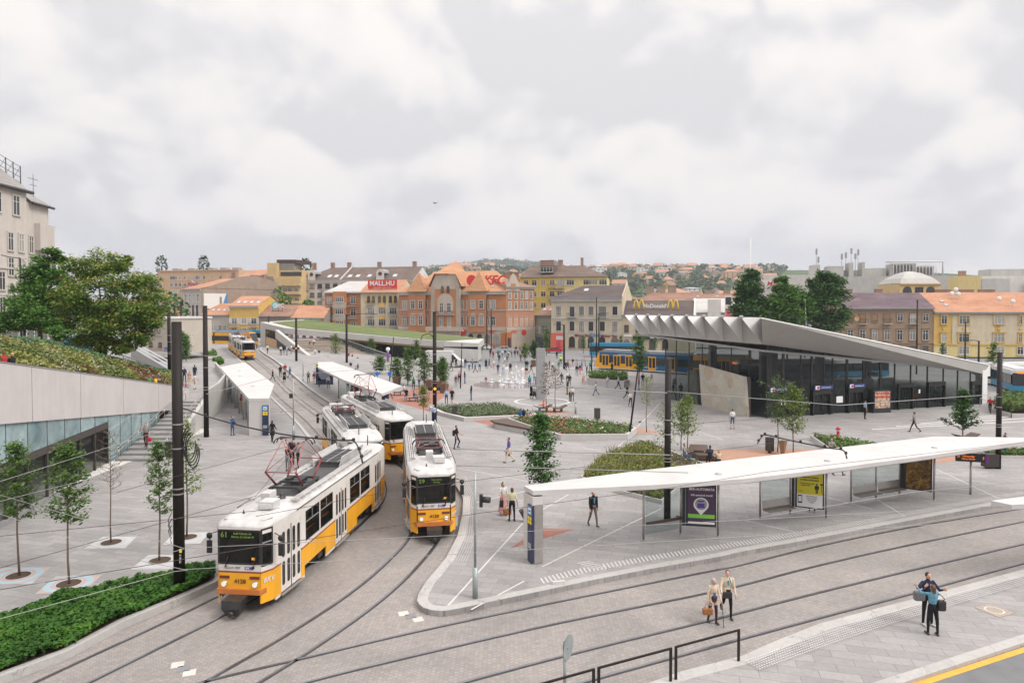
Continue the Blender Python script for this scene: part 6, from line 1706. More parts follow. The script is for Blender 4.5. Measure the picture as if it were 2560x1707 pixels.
# behind: row of brown roofs, white glass annexe
t,w,H,R=bld('long house with a faded brown roof behind the burger house',(1600,215),(1715,214),18,752,0,P_DIRTY,T_RUST,731,hipl=5,name='long_house')
for x in(0.3,0.55,0.8):chimney(t,x*w,9,R,2.0,2.6,P_DIRTY)
t,w,H,R=bld('house with a reddish brown roof and small skylights behind the white annexe',(1716,222),(1855,220),18,750,0,P_DIRTY,T_RUST,734,name='long_house')
for x in(0.25,0.6):skylight(t,x*w,0.5,H,R,18);chimney(t,x*w+4,9,R,1.2,2.2,P_DIRTY)
t,w,H,R=bld('brown roofed house low behind the cream gable wall',(1565,205),(1606,206),12,748,0,P_DIRTY,T_RUST,742,name='long_house')
b=MB();b.bx(0,0.35*w,2,9,H,H+4.2);b.bx(0.15*w,0.28*w,1.95,2,H+1.6,H+2.8,1);b.build('roof_tower',[P_DIRTY,M_INK],t)
t,w,H,R=bld('white and glass shopping annexe with sheet roof, red strips and a pink poster',(1738,185),(1880,182),16,780,0,P_WHITE,T_GREY,746,name='shopping_annexe')
b=MB();b.bx(0.22*w,0.45*w,-0.8,-0.02,H-1.8,H+3.4);b.bx(0.0,0.5*w,-1.2,-0.8,H-2.6,H-2.0);b.build('white_block',P_WHITE,t)
b=MB();b.bx(0.52*w,0.64*w,-1.0,-0.9,H-2.0,H+4.4,0);b.bx(0.53*w,0.63*w,-1.03,-1.0,H-1.4,H+1.0,1);b.bx(0.53*w,0.63*w,-1.03,-1.0,H+2.0,H+4.0,2);b.build('poster_tower',[W_FRAME,mat('pink_poster',(0.55,0.10,0.16),0.4,0.15,2),M_INK],t)
b=MB();b.bx(0.66*w,w,-0.7,-0.02,H+0.3,H+0.9);b.bx(0.66*w,w,-0.7,-0.02,H-3.0,H-2.5);b.build('red_strip',red,t)
# mall
t,w,H,R=bld('huge blank white shopping mall with roof plant and antennas behind the trees',(1856,262),(2045,250),40,690,0,P_WHITE,name='shopping_mall')
b=MB();b.bx(0.17*w,0.47*w,-0.3,-0.05,H-4.6,H-1.8,0);b.bx(0.10*w,0.145*w,-0.4,-0.05,H-8,H-1.8,1);bo=b.build('sign_board',[W_FRAME,mat('mall_blue',(0.08,0.22,0.42),0.4,0)],t)
text('Media Markt',2.6,red,bo,(0.32*w,-0.35,H-3.2),bold=0.03,shear=0.2)
b=MB();b.bx(0.19*w,0.47*w,-0.3,-0.05,H-12.5,H-11.5);b.build('red_strip',red,t)
b=MB();b.cyl((0.13*w,-4),0.14,0,H+14,8);b.build('flagpole',W_FRAME,t)
t,w,H,R=bld('grey concrete mall wing topped with ducts, boxes and aerials',(2046,250),(2400,240),40,692,0,P_GREYW,name='shopping_mall')
b=MB();rr=random.Random(3)
for x0,x1,h,y in((-0.03,0.03,4.6,4),(0.08,0.20,4.0,3),(0.20,0.34,2.6,6),(0.24,0.27,5.2,3),(0.34,0.36,5.4,4),(0.36,0.52,3.2,5),(0.54,0.72,4.6,3),(0.72,0.86,3.8,5)):
 b.bx(x0*w,x1*w,y,y+6,H-0.1,H+h)
b.build('roof_plant',P_GREYW,t)
b=MB();b.bx(0.56*w,0.70*w,2.7,3.0,H+1.0,H+4.0);b.bx(0.73*w,0.85*w,4.7,5.0,H+0.6,H+3.2);b.build('louvre',mat('louvre_dark',(0.12,0.12,0.125),0.5,0.4,3),t)
b=MB()
for k in range(14):x=(0.555+0.023*k)*w;b.tube([(x,2.4,H),(x,2.4,H+4.2)],0.12,6)
b.tube([(0.5*w,2.4,H+5.2),(0.90*w,2.4,H+5.2),(0.90*w,2.4,H+0.5)],0.3,6);b.build('duct',P_WHITE,t)
b=MB()
for x,h in((0.01,11),(0.025,8),(0.20,9),(0.23,9.5),(0.27,11),(0.30,9),(0.32,10.5)):
 b.tube([(x*w,6,H),(x*w,6,H+h)],0.10,5);b.bx(x*w-0.35,x*w+0.35,5.8,6.0,H+h-2.4,H+h-0.3)
b.build('aerial',M_GREYM,t)
t,w,H,R=bld('cream house with arched top floor windows and a low domed roof above the brown house',(2250,196),(2352,196),12,709,0,P_SAND,name='town_house')
windows(t,w,[(H-3.4,2.6,2.6,[0.18,0.75],'arch'),(H-3.4,2.4,2.4,[0.47],'rect')],frame=W_DARKF);course(t,w,[H-0.3],P_SAND,0.4,0.4,'cornice')
b=MB();b.rings([[(cx*w,cy,H+z)for cx,cy in((0.5-s,6-12*s),(0.5+s,6-12*s),(0.5+s,6+12*s),(0.5-s,6+12*s))]for s,z in((0.5,0.1),(0.4,1.6),(0.2,3.2),(0.05,3.8))],0,False);b.build('roof',P_GREYW,t)
t,w,H,R=bld('plain cream rear wall with chimneys above the orange tiled roof',(2395,205),(2452,203),12,690,0,P_LEMON2,name='town_house')
chimney(t,0.3*w,3,H,1.5,2.0)
t,w,H,R=bld('white office building with grey duct columns at the right edge',(2453,240),(2800,236),20,690,0,P_WHITE,name='office_block')
b=MB()
for k in range(6):b.cyl((0.32*w+k*1.5,-1.0),0.5,H-9,H-1.5,8)
b.bx(0.0,0.2*w,-0.8,-0.02,H-8,H-1,0);b.bx(0.1*w,w,2,10,H,H+2.5);b.build('duct',P_GREYW,t)
# right foreground row
t,w,H,R=bld('brown rendered three storey house with dark violet roof tiles and boarded windows',(2106,151),(2334,149.5),13,768,0,P_BROWN,T_VIOLET,732,name='terraced_house')
XB=[0.09,0.225,0.36,0.495,0.635,0.775,0.915]
WB=mat('closed_blind',(0.27,0.15,0.08),0.7,0.2,4)
for i,x in enumerate(XB):
 put_mesh('window',win_mesh(1.2,2.0 if i in(1,3,5)else 1.6,'rect',W_FRAME if i>3 else W_DARKF,P_BROWN),t,(x*w,-0.01,7.4 if i in(1,3,5)else 7.8))
 if i<4:b=MB();b.bx(x*w-0.52,x*w+0.52,-0.10,-0.06,7.5 if i in(1,3)else 7.9,9.3);b.build('blind',WB,t)
 put_mesh('window',win_mesh(1.2,2.3,'hood',W_FRAME,P_BROWN),t,(x*w,-0.01,3.6));put_mesh('window',win_mesh(1.3,2.0,'rect',W_DARKF,P_BROWN),t,(x*w,-0.01,0.4))
for x in(0.225,0.495,0.775):balcony(t,x*w,7.3,1.9,0.7)
course(t,w,[H-0.5],M_GREYM,0.4,0.4,'cornice');course(t,w,[2.9],P_BROWN)
for x in(0.03,0.25,0.6):chimney(t,x*w,9,R-0.8,1.6,1.6)
b=MB();b.tube([(0.155*w,-0.3,8.3),(0.155*w,-0.35,8.3)],0.5,14);b.build('satellite_dish',mat('dish_orange',(0.6,0.33,0.15),0.5,0),t)
t,w,H,R=bld('ochre and cream palace front with an orange roof and satellite dishes',(2335,149.4),(2800,146),14,778,0,P_OCHRE,T_ORANGE,731,name='terraced_house')
b=MB()
for x0,x1 in((0.10,0.15),(0.15,0.33),(0.36,0.54),(0.6,0.8)):b.bx(x0*w,x1*w,-0.1,-0.003,2.7,H-0.8)
b.build('pale_panel',P_CREAM,t)
b=MB();b.bx(0,w,-0.16,-0.003,0,2.6);b.build('base',P_LEMON2,t)
for x,wd_ in((0.055,1.2),(0.165,2.2),(0.355,2.2),(0.47,0.7),(0.65,2.2),(0.8,1.2)):
 put_mesh('window',win_mesh(wd_,1.8,'hood',W_FRAME,P_OCHRE),t,(x*w,-0.11,7.2));put_mesh('window',win_mesh(wd_,1.9,'hood',W_FRAME,P_OCHRE),t,(x*w,-0.11,3.2));put_mesh('window',win_mesh(max(1.3,wd_),1.7,'rect',W_FRAME),t,(x*w,-0.17,0.6))
 b=MB();b.tube([(x*w,-0.12,6.2),(x*w,-0.2,6.2)],0.34,12);b.build('rosette',P_OCHRE,t)
course(t,w,[H-0.6],M_GREYM,0.4,0.45,'cornice');course(t,w,[2.6],P_OCHRE,0.3,0.3)
for k,(x,f)in enumerate(((0.155,0.62),(0.2,0.85),(0.19,0.6),(0.39,0.35),(0.45,0.2))):
 b=MB();yy=f*7;z=H+(R-H)*f;b.tube([(x*w,yy,z),(x*w,yy,z+1.2)],0.05,5);b.ball((x*w,yy-0.1,z+1.3),(0.55,0.14,0.5),0,10,6);b.build('satellite_dish',W_FRAME,t)
for x,f in((0.09,0.5),(0.095,0.3)):skylight(t,x*w,f,H,R,14,0.9,0.6)
for x in(0.17,0.3,0.42):chimney(t,x*w,9,R-0.8,1.4,3.4)
# service building by the terminus
t,w,H,R=bld('small stone clad service building with one dark window by the upper stairs',(370,116),(419,114),9,797,2.9,plaster('stone_cladding',(0.50,0.45,0.39)),name='service_building')
put_mesh('window',win_mesh(1.8,1.3,'rect',W_STUCCO),t,(0.5*w,-0.01,3.3));b=MB();b.bx(0.33*w-0.7,0.33*w+0.7,-0.02,0.0,3.36,4.54);b.build('window',M_INK,t)if False else None
for x in(0.14,0.62):put_mesh('window',win_mesh(0.7,0.7,'rect',W_DARKF),t,(x*w,-0.01,1.3))
b=MB();b.bx(-0.3,w+0.2,-0.4,9,H,H+0.35);b.bx(-2.8,-0.02,-0.2,7,0.9,H-0.4);b.build('flat_roof',P_WHITE,t)
b=MB();b.bx(0.86*w,1.08*w,-0.2,-0.05,0.2,1.2);so_=b.build('sign_board',mat('sign_blue2',(0.08,0.13,0.36),0.4,0),t);text('WC',0.5,W_FRAME,so_,(0.97*w,-0.22,0.7))
b=MB();b.bx(0.45*w,1.2*w,-0.9,-0.6,-0.4,0.5);b.build('white_box',P_WHITE,t)
# ---- tall post palace on the left edge
pp=thing('palace_building','tall cream palace with steep grey roofs and corbelled bays at the left edge','building',(-75.3,100,1.5))
Pm=plaster('palace_render',(0.52,0.475,0.43),0.07)
RP=tiles('grey_slates',(0.22,0.205,0.20),(0.32,0.30,0.285))
b=MB()
X0=-75.3
b.prism([(-74.4,70),(-76.1,107),(-90,107),(-90,70)],1.5,28.9)
b.prism([(-76.3,107),(-77.1,113.5),(-92,113.5),(-92,107)],1.5,27.4)
b.build('wall',Pm,pp)
b=MB();b.prism([(-73.6,70),(-74.75,96.5),(-75.5,97.3),(-76,97.3),(-76,70)],17.0,25.3);b.prism([(-75.6,109.3),(-76.3,113.8),(-78,113.8),(-78,109.3)],20.0,24.3);b.build('corbelled_bay',Pm,pp)
b=MB();A=[(-73.9,69,28.8),(-75.6,107.6,28.8),(-91,107.6,28.8),(-91,69,28.8)];r0,r1=(-82,69,37.5),(-83,100,37.5)
b.face([A[0],A[1],r1,r0]);b.face([A[1],A[2],r1]);b.face([A[2],A[3],r0,r1]);
A=[(-75.7,107.7,27.4),(-76.6,114.1,27.4),(-92,114.1,27.4),(-92,107.7,27.4)];r0,r1=(-80.5,107.8,31.5),(-82,111,31.5)
b.face([A[0],A[1],r1,r0]);b.face([A[1],A[2],r1]);b.build('roof',RP,pp)
b=MB();b.tube([(-73.8,69,28.8),(-75.55,107.7,28.8)],0.28,6);b.tube([(-75.7,107.8,27.3),(-76.6,114.2,27.3)],0.22,6);b.build('gutter',M_DARK,pp)
def pwin(y,z,w_,h,kind='rect',out=0.0):
 x=-74.4-(y-70)*0.04595 if y<107 else-76.3-(y-107)*0.1231
 put_mesh('window',win_mesh(w_,h,kind,None,Pm),pp,(x+0.02+out-pp.location.x,y-100,z-1.5),rad(90+(2.64 if y<107 else 7.1)))
for y in(97.3,100.6,104.6):pwin(y,24.9,1.5,3.0)
for y in(86.5,91,95.0):pwin(y,19.0,1.1,4.0,'rect',0.82)
for y in(90.5,93.0,96.2,99.0,101.2):
 for z in(13.4,9.6,5.6):pwin(y,z,1.3,2.7)
for y in(99.5,):pwin(y,19.2,1.0,3.0,'arch')
for y in(103.2,105.6,108.4,111.3):
 for z in(19.4,15.6,11.8,8.0):pwin(y,z,1.2,2.7,'arch' if z==11.8 else 'rect')
b=MB()
for z in(16.6,12.6,8.6):b.prism([(-74.2,70),(-75.9,107),(-76.2,107),(-76.2,70)],z,z+0.25)
b.build('string_course',Pm,pp)
b=MB()
for i in range(5):
 y=103.5+i*1.75;x=-79.0-i*0.12;zt=at(0,0,1).z*0+34.9-i*0.32;b.tube([(x,y,29.0),(x,y,zt)],0.08,5)
 if i<4:b.tube([(x,y,zt-2.6),(x-0.12,y+1.75,zt-0.4)],0.04,4)
for k in range(4):b.tube([(-79.0,103.5,34.8-k*0.85),(-79.5,110.5,33.5-k*0.85)],0.045,4)
b.tube([(-79.0,102.6+1.2*math.cos(a),35+2.2*math.sin(a))for a in[math.pi*i/8 for i in range(9)]],0.08,5)
b.build('sign_frame',M_DARK,pp)
b=MB();b.tube([(-78.5,112,28),(-78.5,112,32.6)],0.05,4);b.tube([(-78.5,110.8,31.8),(-78.5,113.2,31.8)],0.04,4);b.tube([(-78.5,111.2,30.8),(-78.5,112.8,30.8)],0.04,4);b.build('aerial',M_DARK,pp)
for c in kids(pp):
 if c.name.split('.')[0]!='window':c.matrix_parent_inverse=Matrix.Translation(-Vector(pp.location))
# ============================================================ HILLS, FAR HOUSES, TREES
def leaf_mat(name,c1,c2,c3,sc=0.8,trans=0.25):
 if name in MATS:return MATS[name]
 m=bpy.data.materials.new(name);m.use_nodes=True
 N,L=m.node_tree.nodes,m.node_tree.links;P=N['Principled BSDF']
 P.inputs['Roughness'].default_value=0.6;P.inputs['Specular IOR Level'].default_value=0.25
 tc=N.new('ShaderNodeTexCoord')
 c=_ramp(N,L,_noise(N,L,tc.outputs['Object'],sc,3,0.6),[(0.3,c1),(0.52,c2),(0.72,c3)])
 f=_ramp(N,L,_noise(N,L,tc.outputs['Object'],sc*9,2,0.6),[(0.3,(0.72,0.74,0.7)),(0.7,(1.25,1.22,1.2))])
 col=_mix(N,L,c,f)
 L.new(col,P.inputs['Base Color'])
 t=N.new('ShaderNodeBsdfTranslucent');L.new(col,t.inputs[0])
 x=N.new('ShaderNodeMixShader');x.inputs[0].default_value=trans
 L.new(P.outputs[0],x.inputs[1]);L.new(t.outputs[0],x.inputs[2]);L.new(x.outputs[0],N['Material Output'].inputs[0])
 MATS[name]=m;return m
LF_YOUNG=leaf_mat('young_leaves',(0.055,0.11,0.022),(0.09,0.165,0.034),(0.15,0.235,0.05),1.5)
LF_LIME=leaf_mat('lime_leaves',(0.09,0.14,0.025),(0.15,0.215,0.04),(0.24,0.30,0.07),1.5)
LF_DARK=leaf_mat('dark_leaves',(0.03,0.08,0.02),(0.055,0.13,0.03),(0.095,0.19,0.045),0.7)
LF_MID=leaf_mat('mid_leaves',(0.045,0.12,0.02),(0.085,0.19,0.03),(0.14,0.26,0.05),0.6)
LF_HEAV=leaf_mat('flowering_leaves',(0.075,0.15,0.022),(0.13,0.225,0.034),(0.20,0.29,0.05),0.6)
LF_BLOS=leaf_mat('yellow_blossom',(0.30,0.24,0.05),(0.42,0.33,0.09),(0.5,0.40,0.14),1.0)
LF_COVER=leaf_mat('ground_cover_leaves',(0.024,0.075,0.010),(0.048,0.135,0.018),(0.10,0.215,0.03),0.9)
LF_RUST=leaf_mat('rusty_leaves',(0.10,0.07,0.035),(0.16,0.11,0.045),(0.20,0.15,0.06),1.5)
LF_FAR=leaf_mat('far_foliage',(0.05,0.085,0.04),(0.075,0.115,0.05),(0.11,0.15,0.065),0.05)
M_BARK=mat('bark',(0.14,0.105,0.075),0.9,0.25,5,stretch=(3,3,0.5))
M_BARKD=mat('dark_bark',(0.065,0.05,0.042),0.9,0.25,5,stretch=(3,3,0.5))
def leaf_quads(mb,pts,rnd,size,m=0,flat=0.35,aspect=1.7):
 """small leaf faces, one at each point"""
 V,F=mb.v,mb.f
 for p in pts:
  a=rnd.random()*6.283;t=(rnd.random()-0.5)*2.2
  s=size*(0.6+0.8*rnd.random())
  ux,uy,uz=math.cos(a),math.sin(a),math.sin(t)*0.6
  vx,vy,vz=-math.sin(a)*math.cos(t*0.9),math.cos(a)*math.cos(t*0.9),math.sin(t)
  i=len(V);h=s*0.5;k=h/aspect
  V.append((p[0]-ux*h,p[1]-uy*h,p[2]-uz*h));V.append((p[0]+vx*k,p[1]+vy*k,p[2]+vz*k))
  V.append((p[0]+ux*h,p[1]+uy*h,p[2]+uz*h));V.append((p[0]-vx*k,p[1]-vy*k,p[2]-vz*k))
  F.append((i,i+1,i+2,i+3));mb.m.append(m);mb.sm.append(False)
def make_tree(name,label,loc,h,crown,r,seed,leaf,bark,nleaf,lsize,clump=0.35,cat='tree',group=None,shape='column',bare=False,blossom=None,trunk_r=0.05,nbr=26,lean=0.0):
 """crown: height where the foliage starts; r: crown radius"""
 rnd=random.Random(seed)
 t=thing(name,label,cat,loc,0,group)
 b=MB()
 top=h*0.96
 trunk=[(0.03*math.sin(i*1.3+seed)*h/5+lean*i/6,0.03*math.cos(i*1.7+seed)*h/5,top*i/6)for i in range(7)]
 b.tube(trunk,[trunk_r*(1-0.13*i)for i in range(7)],7)
 tips=[]
 def at_h(z):
  k=max(0,min(5,int(z/top*6)));f=z/top*6-k;a,c=Vector(trunk[k]),Vector(trunk[k+1]);return a.lerp(c,f)
 for i in range(nbr):
  f=(i+rnd.random())/nbr;z=crown+(h-crown)*f*0.96
  if shape=='column':rr=r*(0.45+0.75*math.sin(math.pi*min(1,f*0.85+0.18)))*(1-0.35*f)
  elif shape=='cone':rr=r*(1.05-0.95*f)
  elif shape=='vase':rr=r*(0.35+0.75*f)
  else:rr=r*math.sqrt(max(0.05,1-(2*f-0.9)**2))
  rr*=0.65+0.5*rnd.random()
  a=i*2.4+rnd.random()*0.8;p0=at_h(min(z,top-0.05))
  rise=rr*(0.5 if shape!='round' else 0.25)
  p1=p0+Vector((math.cos(a)*rr*0.55,math.sin(a)*rr*0.55,rise*0.5));p2=p0+Vector((math.cos(a)*rr,math.sin(a)*rr,rise))
  b.tube([p0,p1,p2],[trunk_r*0.38,trunk_r*0.22,trunk_r*0.10],4)
  tips.append((p0,p1,p2,rr))
  if bare:
   for k in range(4):
    q=p1.lerp(p2,rnd.random());e=q+Vector(((rnd.random()-0.5)*0.5,(rnd.random()-0.5)*0.5,rnd.random()*0.35));b.tube([q,e],[0.008,0.004],3)
 b.build('trunk',[bark],t)
 c=MB();pts=[];bl=[]
 for i in range(nleaf):
  p0,p1,p2,rr=tips[rnd.randrange(len(tips))]
  f=rnd.random()**0.6;q=p0.lerp(p1,f*2)if f<0.5 else p1.lerp(p2,f*2-1)
  g=clump*(0.4+0.6*f)
  q=q+Vector((rnd.gauss(0,g),rnd.gauss(0,g),rnd.gauss(0,g*0.75)))
  (bl if blossom and rnd.random()<0.17 and f>0.75 else pts).append(q)
 leaf_quads(c,pts,rnd,lsize)
 mats=[leaf]
 if bl:leaf_quads(c,bl,rnd,lsize*0.8,1);mats.append(blossom)
 c.build('crown',mats,t)
 return t
def place_copy(t,label,loc,sc=1.0,rz=0.0,group=None):
 c=copy_tree(t);c.location=loc;c.scale=(sc,sc,sc);c.rotation_euler=(0,0,rz)
 if label:c['label']=label
 if group:c['group']=group
 return c
def big_crown(name,label,loc,trunk_h,centres,seed,leaf,bark,nleaf,lsize,blossom=None,trunk_r=0.22,cat='tree',group=None):
 """large tree: foliage clumps (x, y, z, r) around limbs"""
 rnd=random.Random(seed);t=thing(name,label,cat,loc,0,group);b=MB()
 b.tube([(0,0,-1.0),(0.05,0,trunk_h*0.5),(0,0.1,trunk_h)],[trunk_r,trunk_r*0.85,trunk_r*0.7],8)
 cl=[]
 for(x,y,z,r)in centres:
  mid=Vector((x*0.45,y*0.45,trunk_h+(z-trunk_h)*0.45-0.2));b.tube([(0,0.05,trunk_h-0.3),mid,(x,y,z)],[trunk_r*0.5,trunk_r*0.3,trunk_r*0.1],5)
  for k in range(max(7,int(9*r))):
   d=Vector((rnd.gauss(0,1),rnd.gauss(0,1),rnd.gauss(0,0.8))).normalized()*r*(0.45+0.55*rnd.random())
   e=Vector((x,y,z))+d;b.tube([(x,y,z),e],[trunk_r*0.09,0.01],3);cl.append((e,r*0.30))
 b.build('trunk',[bark],t)
 c=MB();P1,P2=[],[]
 for i in range(nleaf):
  e,s=cl[rnd.randrange(len(cl))]
  q=Vector((rnd.gauss(0,s),rnd.gauss(0,s),rnd.gauss(0,s*0.55)))
  if blossom and q.z>s*0.1 and rnd.random()<0.5:P2.append(e+q)
  else:P1.append(e+q)
 leaf_quads(c,P1,rnd,lsize,0,aspect=1.5);mats=[leaf]
 if P2:leaf_quads(c,P2,rnd,lsize*0.7,1);mats.append(blossom)
 c.build('crown',mats,t);return t
# ---- hills
def hz(x,y):
 n=noise.noise(Vector((x*0.0022,y*0.0022,3.1)))*16+noise.noise(Vector((x*0.007,y*0.007,1.7)))*6
 a=84+6*math.sin(x*0.004+1.0)
 near=(a+n)*smooth((y-330)/1180)*(0.3+0.7*smooth((x+620)/480))
 far=(80+0.5*n)*smooth((y-1650)/900)*smooth((900-x)/900)*smooth((x+1300)/500)
 return near+far-0.6
b=MB();xs=[-2600+65*i for i in range(81)];ys_=[318,345,380]+[420+60*i for i in range(44)]
vs=[(x,y,hz(x,y)if y>320 else-0.6)for y in ys_ for x in xs];n=len(xs)
b.add(vs,[(j*n+i,j*n+i+1,(j+1)*n+i+1,(j+1)*n+i)for j in range(len(ys_)-1)for i in range(n-1)],0,True)
o=b.build('hills',node_mat('hill_ground',grass_fn((0.045,0.075,0.03),(0.065,0.10,0.038),(0.10,0.125,0.055),0.02),0.95,0.05));o['kind']='structure'
rnd=random.Random(11)
def far_house_mesh(w,d,h,rh,hip,wall,roof,fl=2):
 b=MB();b.bx(-w/2,w/2,-d/2,d/2,-4,h)
 o=0.5;z=h+0.02;A=[(-w/2-o,-d/2-o,z),(w/2+o,-d/2-o,z),(w/2+o,d/2+o,z),(-w/2-o,d/2+o,z)]
 k=w*0.3 if hip else-o+0.01;r0,r1=(-w/2+k,0,h+rh),(w/2-k,0,h+rh)
 b.face([A[0],A[1],r1,r0],1);b.face([A[2],A[3],r0,r1],1);b.face([A[3],A[0],r0],1 if hip else 0);b.face([A[1],A[2],r1],1 if hip else 0)
 for f in range(fl):
  for i in range(3):
   x=-w/2+w*(i+0.5)/3;b.face([(x-0.8,-d/2-0.03,1+f*3),(x+0.8,-d/2-0.03,1+f*3),(x+0.8,-d/2-0.03,2.6+f*3),(x-0.8,-d/2-0.03,2.6+f*3)],2)
 return b.mesh('hillside_house',[wall,roof,M_INK])
HP=[(far_house_mesh(13,11,6.5,4.2,True,P_CREAM,T_ORANGE),'cream house with orange hipped roof on the far wooded hillside'),(far_house_mesh(15,11,7,4.5,False,P_WHITE,T_ORANGE),'white gabled house with orange roof on the far wooded hillside'),(far_house_mesh(18,12,9,1.2,True,P_WHITE,T_GREY,3),'flat roofed white villa on the far wooded hillside'),(far_house_mesh(14,11,7,4.4,True,P_SAND,T_BROWN),'sand coloured house with brown hipped roof on the far wooded hillside'),(far_house_mesh(12,10,6,4.2,False,P_OCHRE,T_RUST),'ochre gabled house with rusty roof on the far wooded hillside'),(far_house_mesh(22,13,10,3.6,True,P_PEACH,T_ORANGE,3),'long peach house with orange roof on the far wooded hillside')]
spots=[]
tries=0
while len(spots)<150 and tries<6000:
 tries+=1
 y=430+1050*rnd.random()**0.8
 u=1385+545*rnd.random()if rnd.random()<0.86 else 1000+390*rnd.random()
 x=(u-1280)/1700*y
 if all((x-a)**2+((y-b_)*0.45)**2>21**2 for a,b_ in spots):spots.append((x,y))
for i,(x,y)in enumerate(spots):
 k=rnd.choice([0,0,1,1,2,3,4,5]);me,lb=HP[k]
 o=bpy.data.objects.new('hillside_house',me);COL.objects.link(o);o.location=(x,y,hz(x,y));o.rotation_euler=(0,0,(rnd.random()-0.5)*1.4);s=0.85+0.4*rnd.random();o.scale=(s,s,s)
 tag(o,lb,'house','houses on the far hillside, '+('orange roofs' if k in(0,1)else('villas' if k==2 else('brown roofs' if k==3 else('ochre' if k==4 else 'long peach')))))
# woodland between the houses, one mass; a few taller trees on the skyline as things
def blob_tree(mb,p,r,h,rnd,n=46,s=None):
 pts=[]
 for i in range(n):
  d=Vector((rnd.gauss(0,1),rnd.gauss(0,1),rnd.gauss(0,1))).normalized()*(0.75+0.3*rnd.random())
  pts.append((p[0]+d.x*r,p[1]+d.y*r,p[2]+h*0.55+d.z*h*0.48))
 leaf_quads(mb,pts,rnd,s or r*0.85,0,aspect=1.2)
b=MB();cnt=0
while cnt<1500:
 y=430+1150*rnd.random()**0.75;u=960+1000*rnd.random();x=(u-1280)/1700*y
 if any((x-a)**2+(y-c)**2<10**2 for a,c in spots):continue
 if any(abs(x-a*y/c)<8 and 0<c-y<26 for a,c in spots)and rnd.random()<0.8:continue
 r=3.2+3.4*rnd.random();blob_tree(b,(x,y,hz(x,y)),r,r*(1.5+0.5*rnd.random()),rnd,30);cnt+=1
for i in range(900):
 y=1700+950*rnd.random();u=900+500*rnd.random();x=(u-1280)/1700*y;r=7+5*rnd.random();blob_tree(b,(x,y,hz(x,y)),r,r*1.5,rnd,18)
o=b.build('hillside_woodland',[LF_FAR]);o['kind']='stuff';tag(o,'hazy green woodland covering the far hills between the houses','woodland')
TM=MB();blob_tree(TM,(0,0,0),2.6,15,random.Random(5),150,1.6);TM.tube([(0,0,-2),(0,0,8)],0.3,5);PM=TM.mesh('slender_tree',[LF_FAR])
for u,y in((1522,1420),(1535,1440),(1545,1400),(1586,1380),(1656,1400),(1665,1430),(1817,560),(1838,540),(1831,575),(1572,900),(1612,760)):
 x=(u-1280)/1700*y;o=bpy.data.objects.new('slender_tree',PM);COL.objects.link(o);o.location=(x,y,hz(x,y));s=1.0 if y>800 else 0.85;o.scale=(s,s,s*(1.1 if y>1000 else 1))
 tag(o,'slender dark cypress like tree standing up between houses on the far hillside','tree','slender trees on the far hillside')
# ---- big trees on the left
def cz(u,v,d):p=at(u,v,d);return p
base=at(262,893,61)
def clumps(base,L_):
 out=[]
 for u,v,dd,r in L_:p=at(u,v,base.y+dd);out.append((p.x-base.x,p.y-base.y,p.z-base.z,r))
 return out
big_crown('spreading_tree','broad spreading tree with yellowish blossom clusters above the planted bank',base,3.2,clumps(base,[(190,690,0,1.5),(240,665,1,1.4),(290,668,0,1.2),(315,655,1,0.6),(345,705,0,1.5),(378,745,0.5,1.3),(370,800,-0.5,1.2),(330,760,-1.5,1.5),(270,730,-1.8,1.7),(215,745,-1.5,1.6),(175,740,0,1.3),(180,800,-1,1.4),(235,810,-2,1.5),(295,815,-1.8,1.4),(345,835,-1,1.0),(255,770,2.5,1.6),(310,860,-1.5,0.9),(245,858,-2,1.0),(205,845,-1,0.9),(290,855,0.5,0.9)]),21,LF_HEAV,M_BARKD,44000,0.24,LF_BLOS)
base=at(100,868,64)
big_crown('leafy_tree','tall fresh green tree in front of the cream palace, left of the blossoming tree',base,3.5,clumps(base,[(128,640,0,0.8),(105,665,0,1.1),(90,690,0,1.3),(135,690,-0.5,1.2),(70,720,0,1.2),(115,730,-1,1.5),(150,745,0,1.3),(60,755,-1,1.2),(140,790,-1,1.3),(95,775,-1.5,1.4),(155,650,0.5,0.5)]),22,LF_MID,M_BARKD,24000,0.22)
base=at(60,872,57)
big_crown('bushy_tree','low bushy tree at the left edge behind the planted bank',base,2.0,clumps(base,[(20,790,0,1.0),(60,775,0,1.3),(95,795,0,1.2),(10,815,0,0.8),(60,810,-0.5,1.0),(120,815,0,0.9),(155,830,-1,0.8)]),23,LF_MID,M_BARK,13000,0.2,trunk_r=0.12)
# ---- big trees on the right, beyond the hall
for k,(u,v0,d,L_,lb,lf)in enumerate(((1876,815,128,[(1880,688,0,1.2),(1878,705,0,1.6),(1872,725,0,2.2),(1860,745,0,1.7),(1888,750,0,1.7),(1852,775,0,2.0),(1885,778,-1,2.6),(1905,780,0,2.0)],'pointed dark green tree rising behind the folded roof, leftmost of three',LF_DARK),(1968,820,126,[(1952,702,0,1.1),(1950,722,0,1.3),(1966,735,0,1.7),(1942,755,0,1.7),(1960,760,-1,2.6),(1995,752,0,2.2),(1925,785,0,2.4),(1965,790,-1,2.6),(2005,785,0,2.2)],'rounded mid green tree behind the hall roof, between two darker trees',LF_MID),(2064,830,128,[(2062,690,0,1.4),(2050,705,0,1.8),(2085,708,0,1.8),(2072,725,0,2.3),(2040,735,0,2.2),(2095,745,0,1.8),(2055,765,-1,2.7),(2040,795,0,2.4),(2085,785,0,2.3),(2070,815,-1,2.2)],'large dark tree next to the brown rendered house',LF_DARK))):
 base=at(u,v0,d);base.z=-0.2
 big_crown('tall_tree',lb,base,5.0,clumps(base,L_),31+k,lf,M_BARKD,17000,0.46,group='tall trees behind the metro hall')
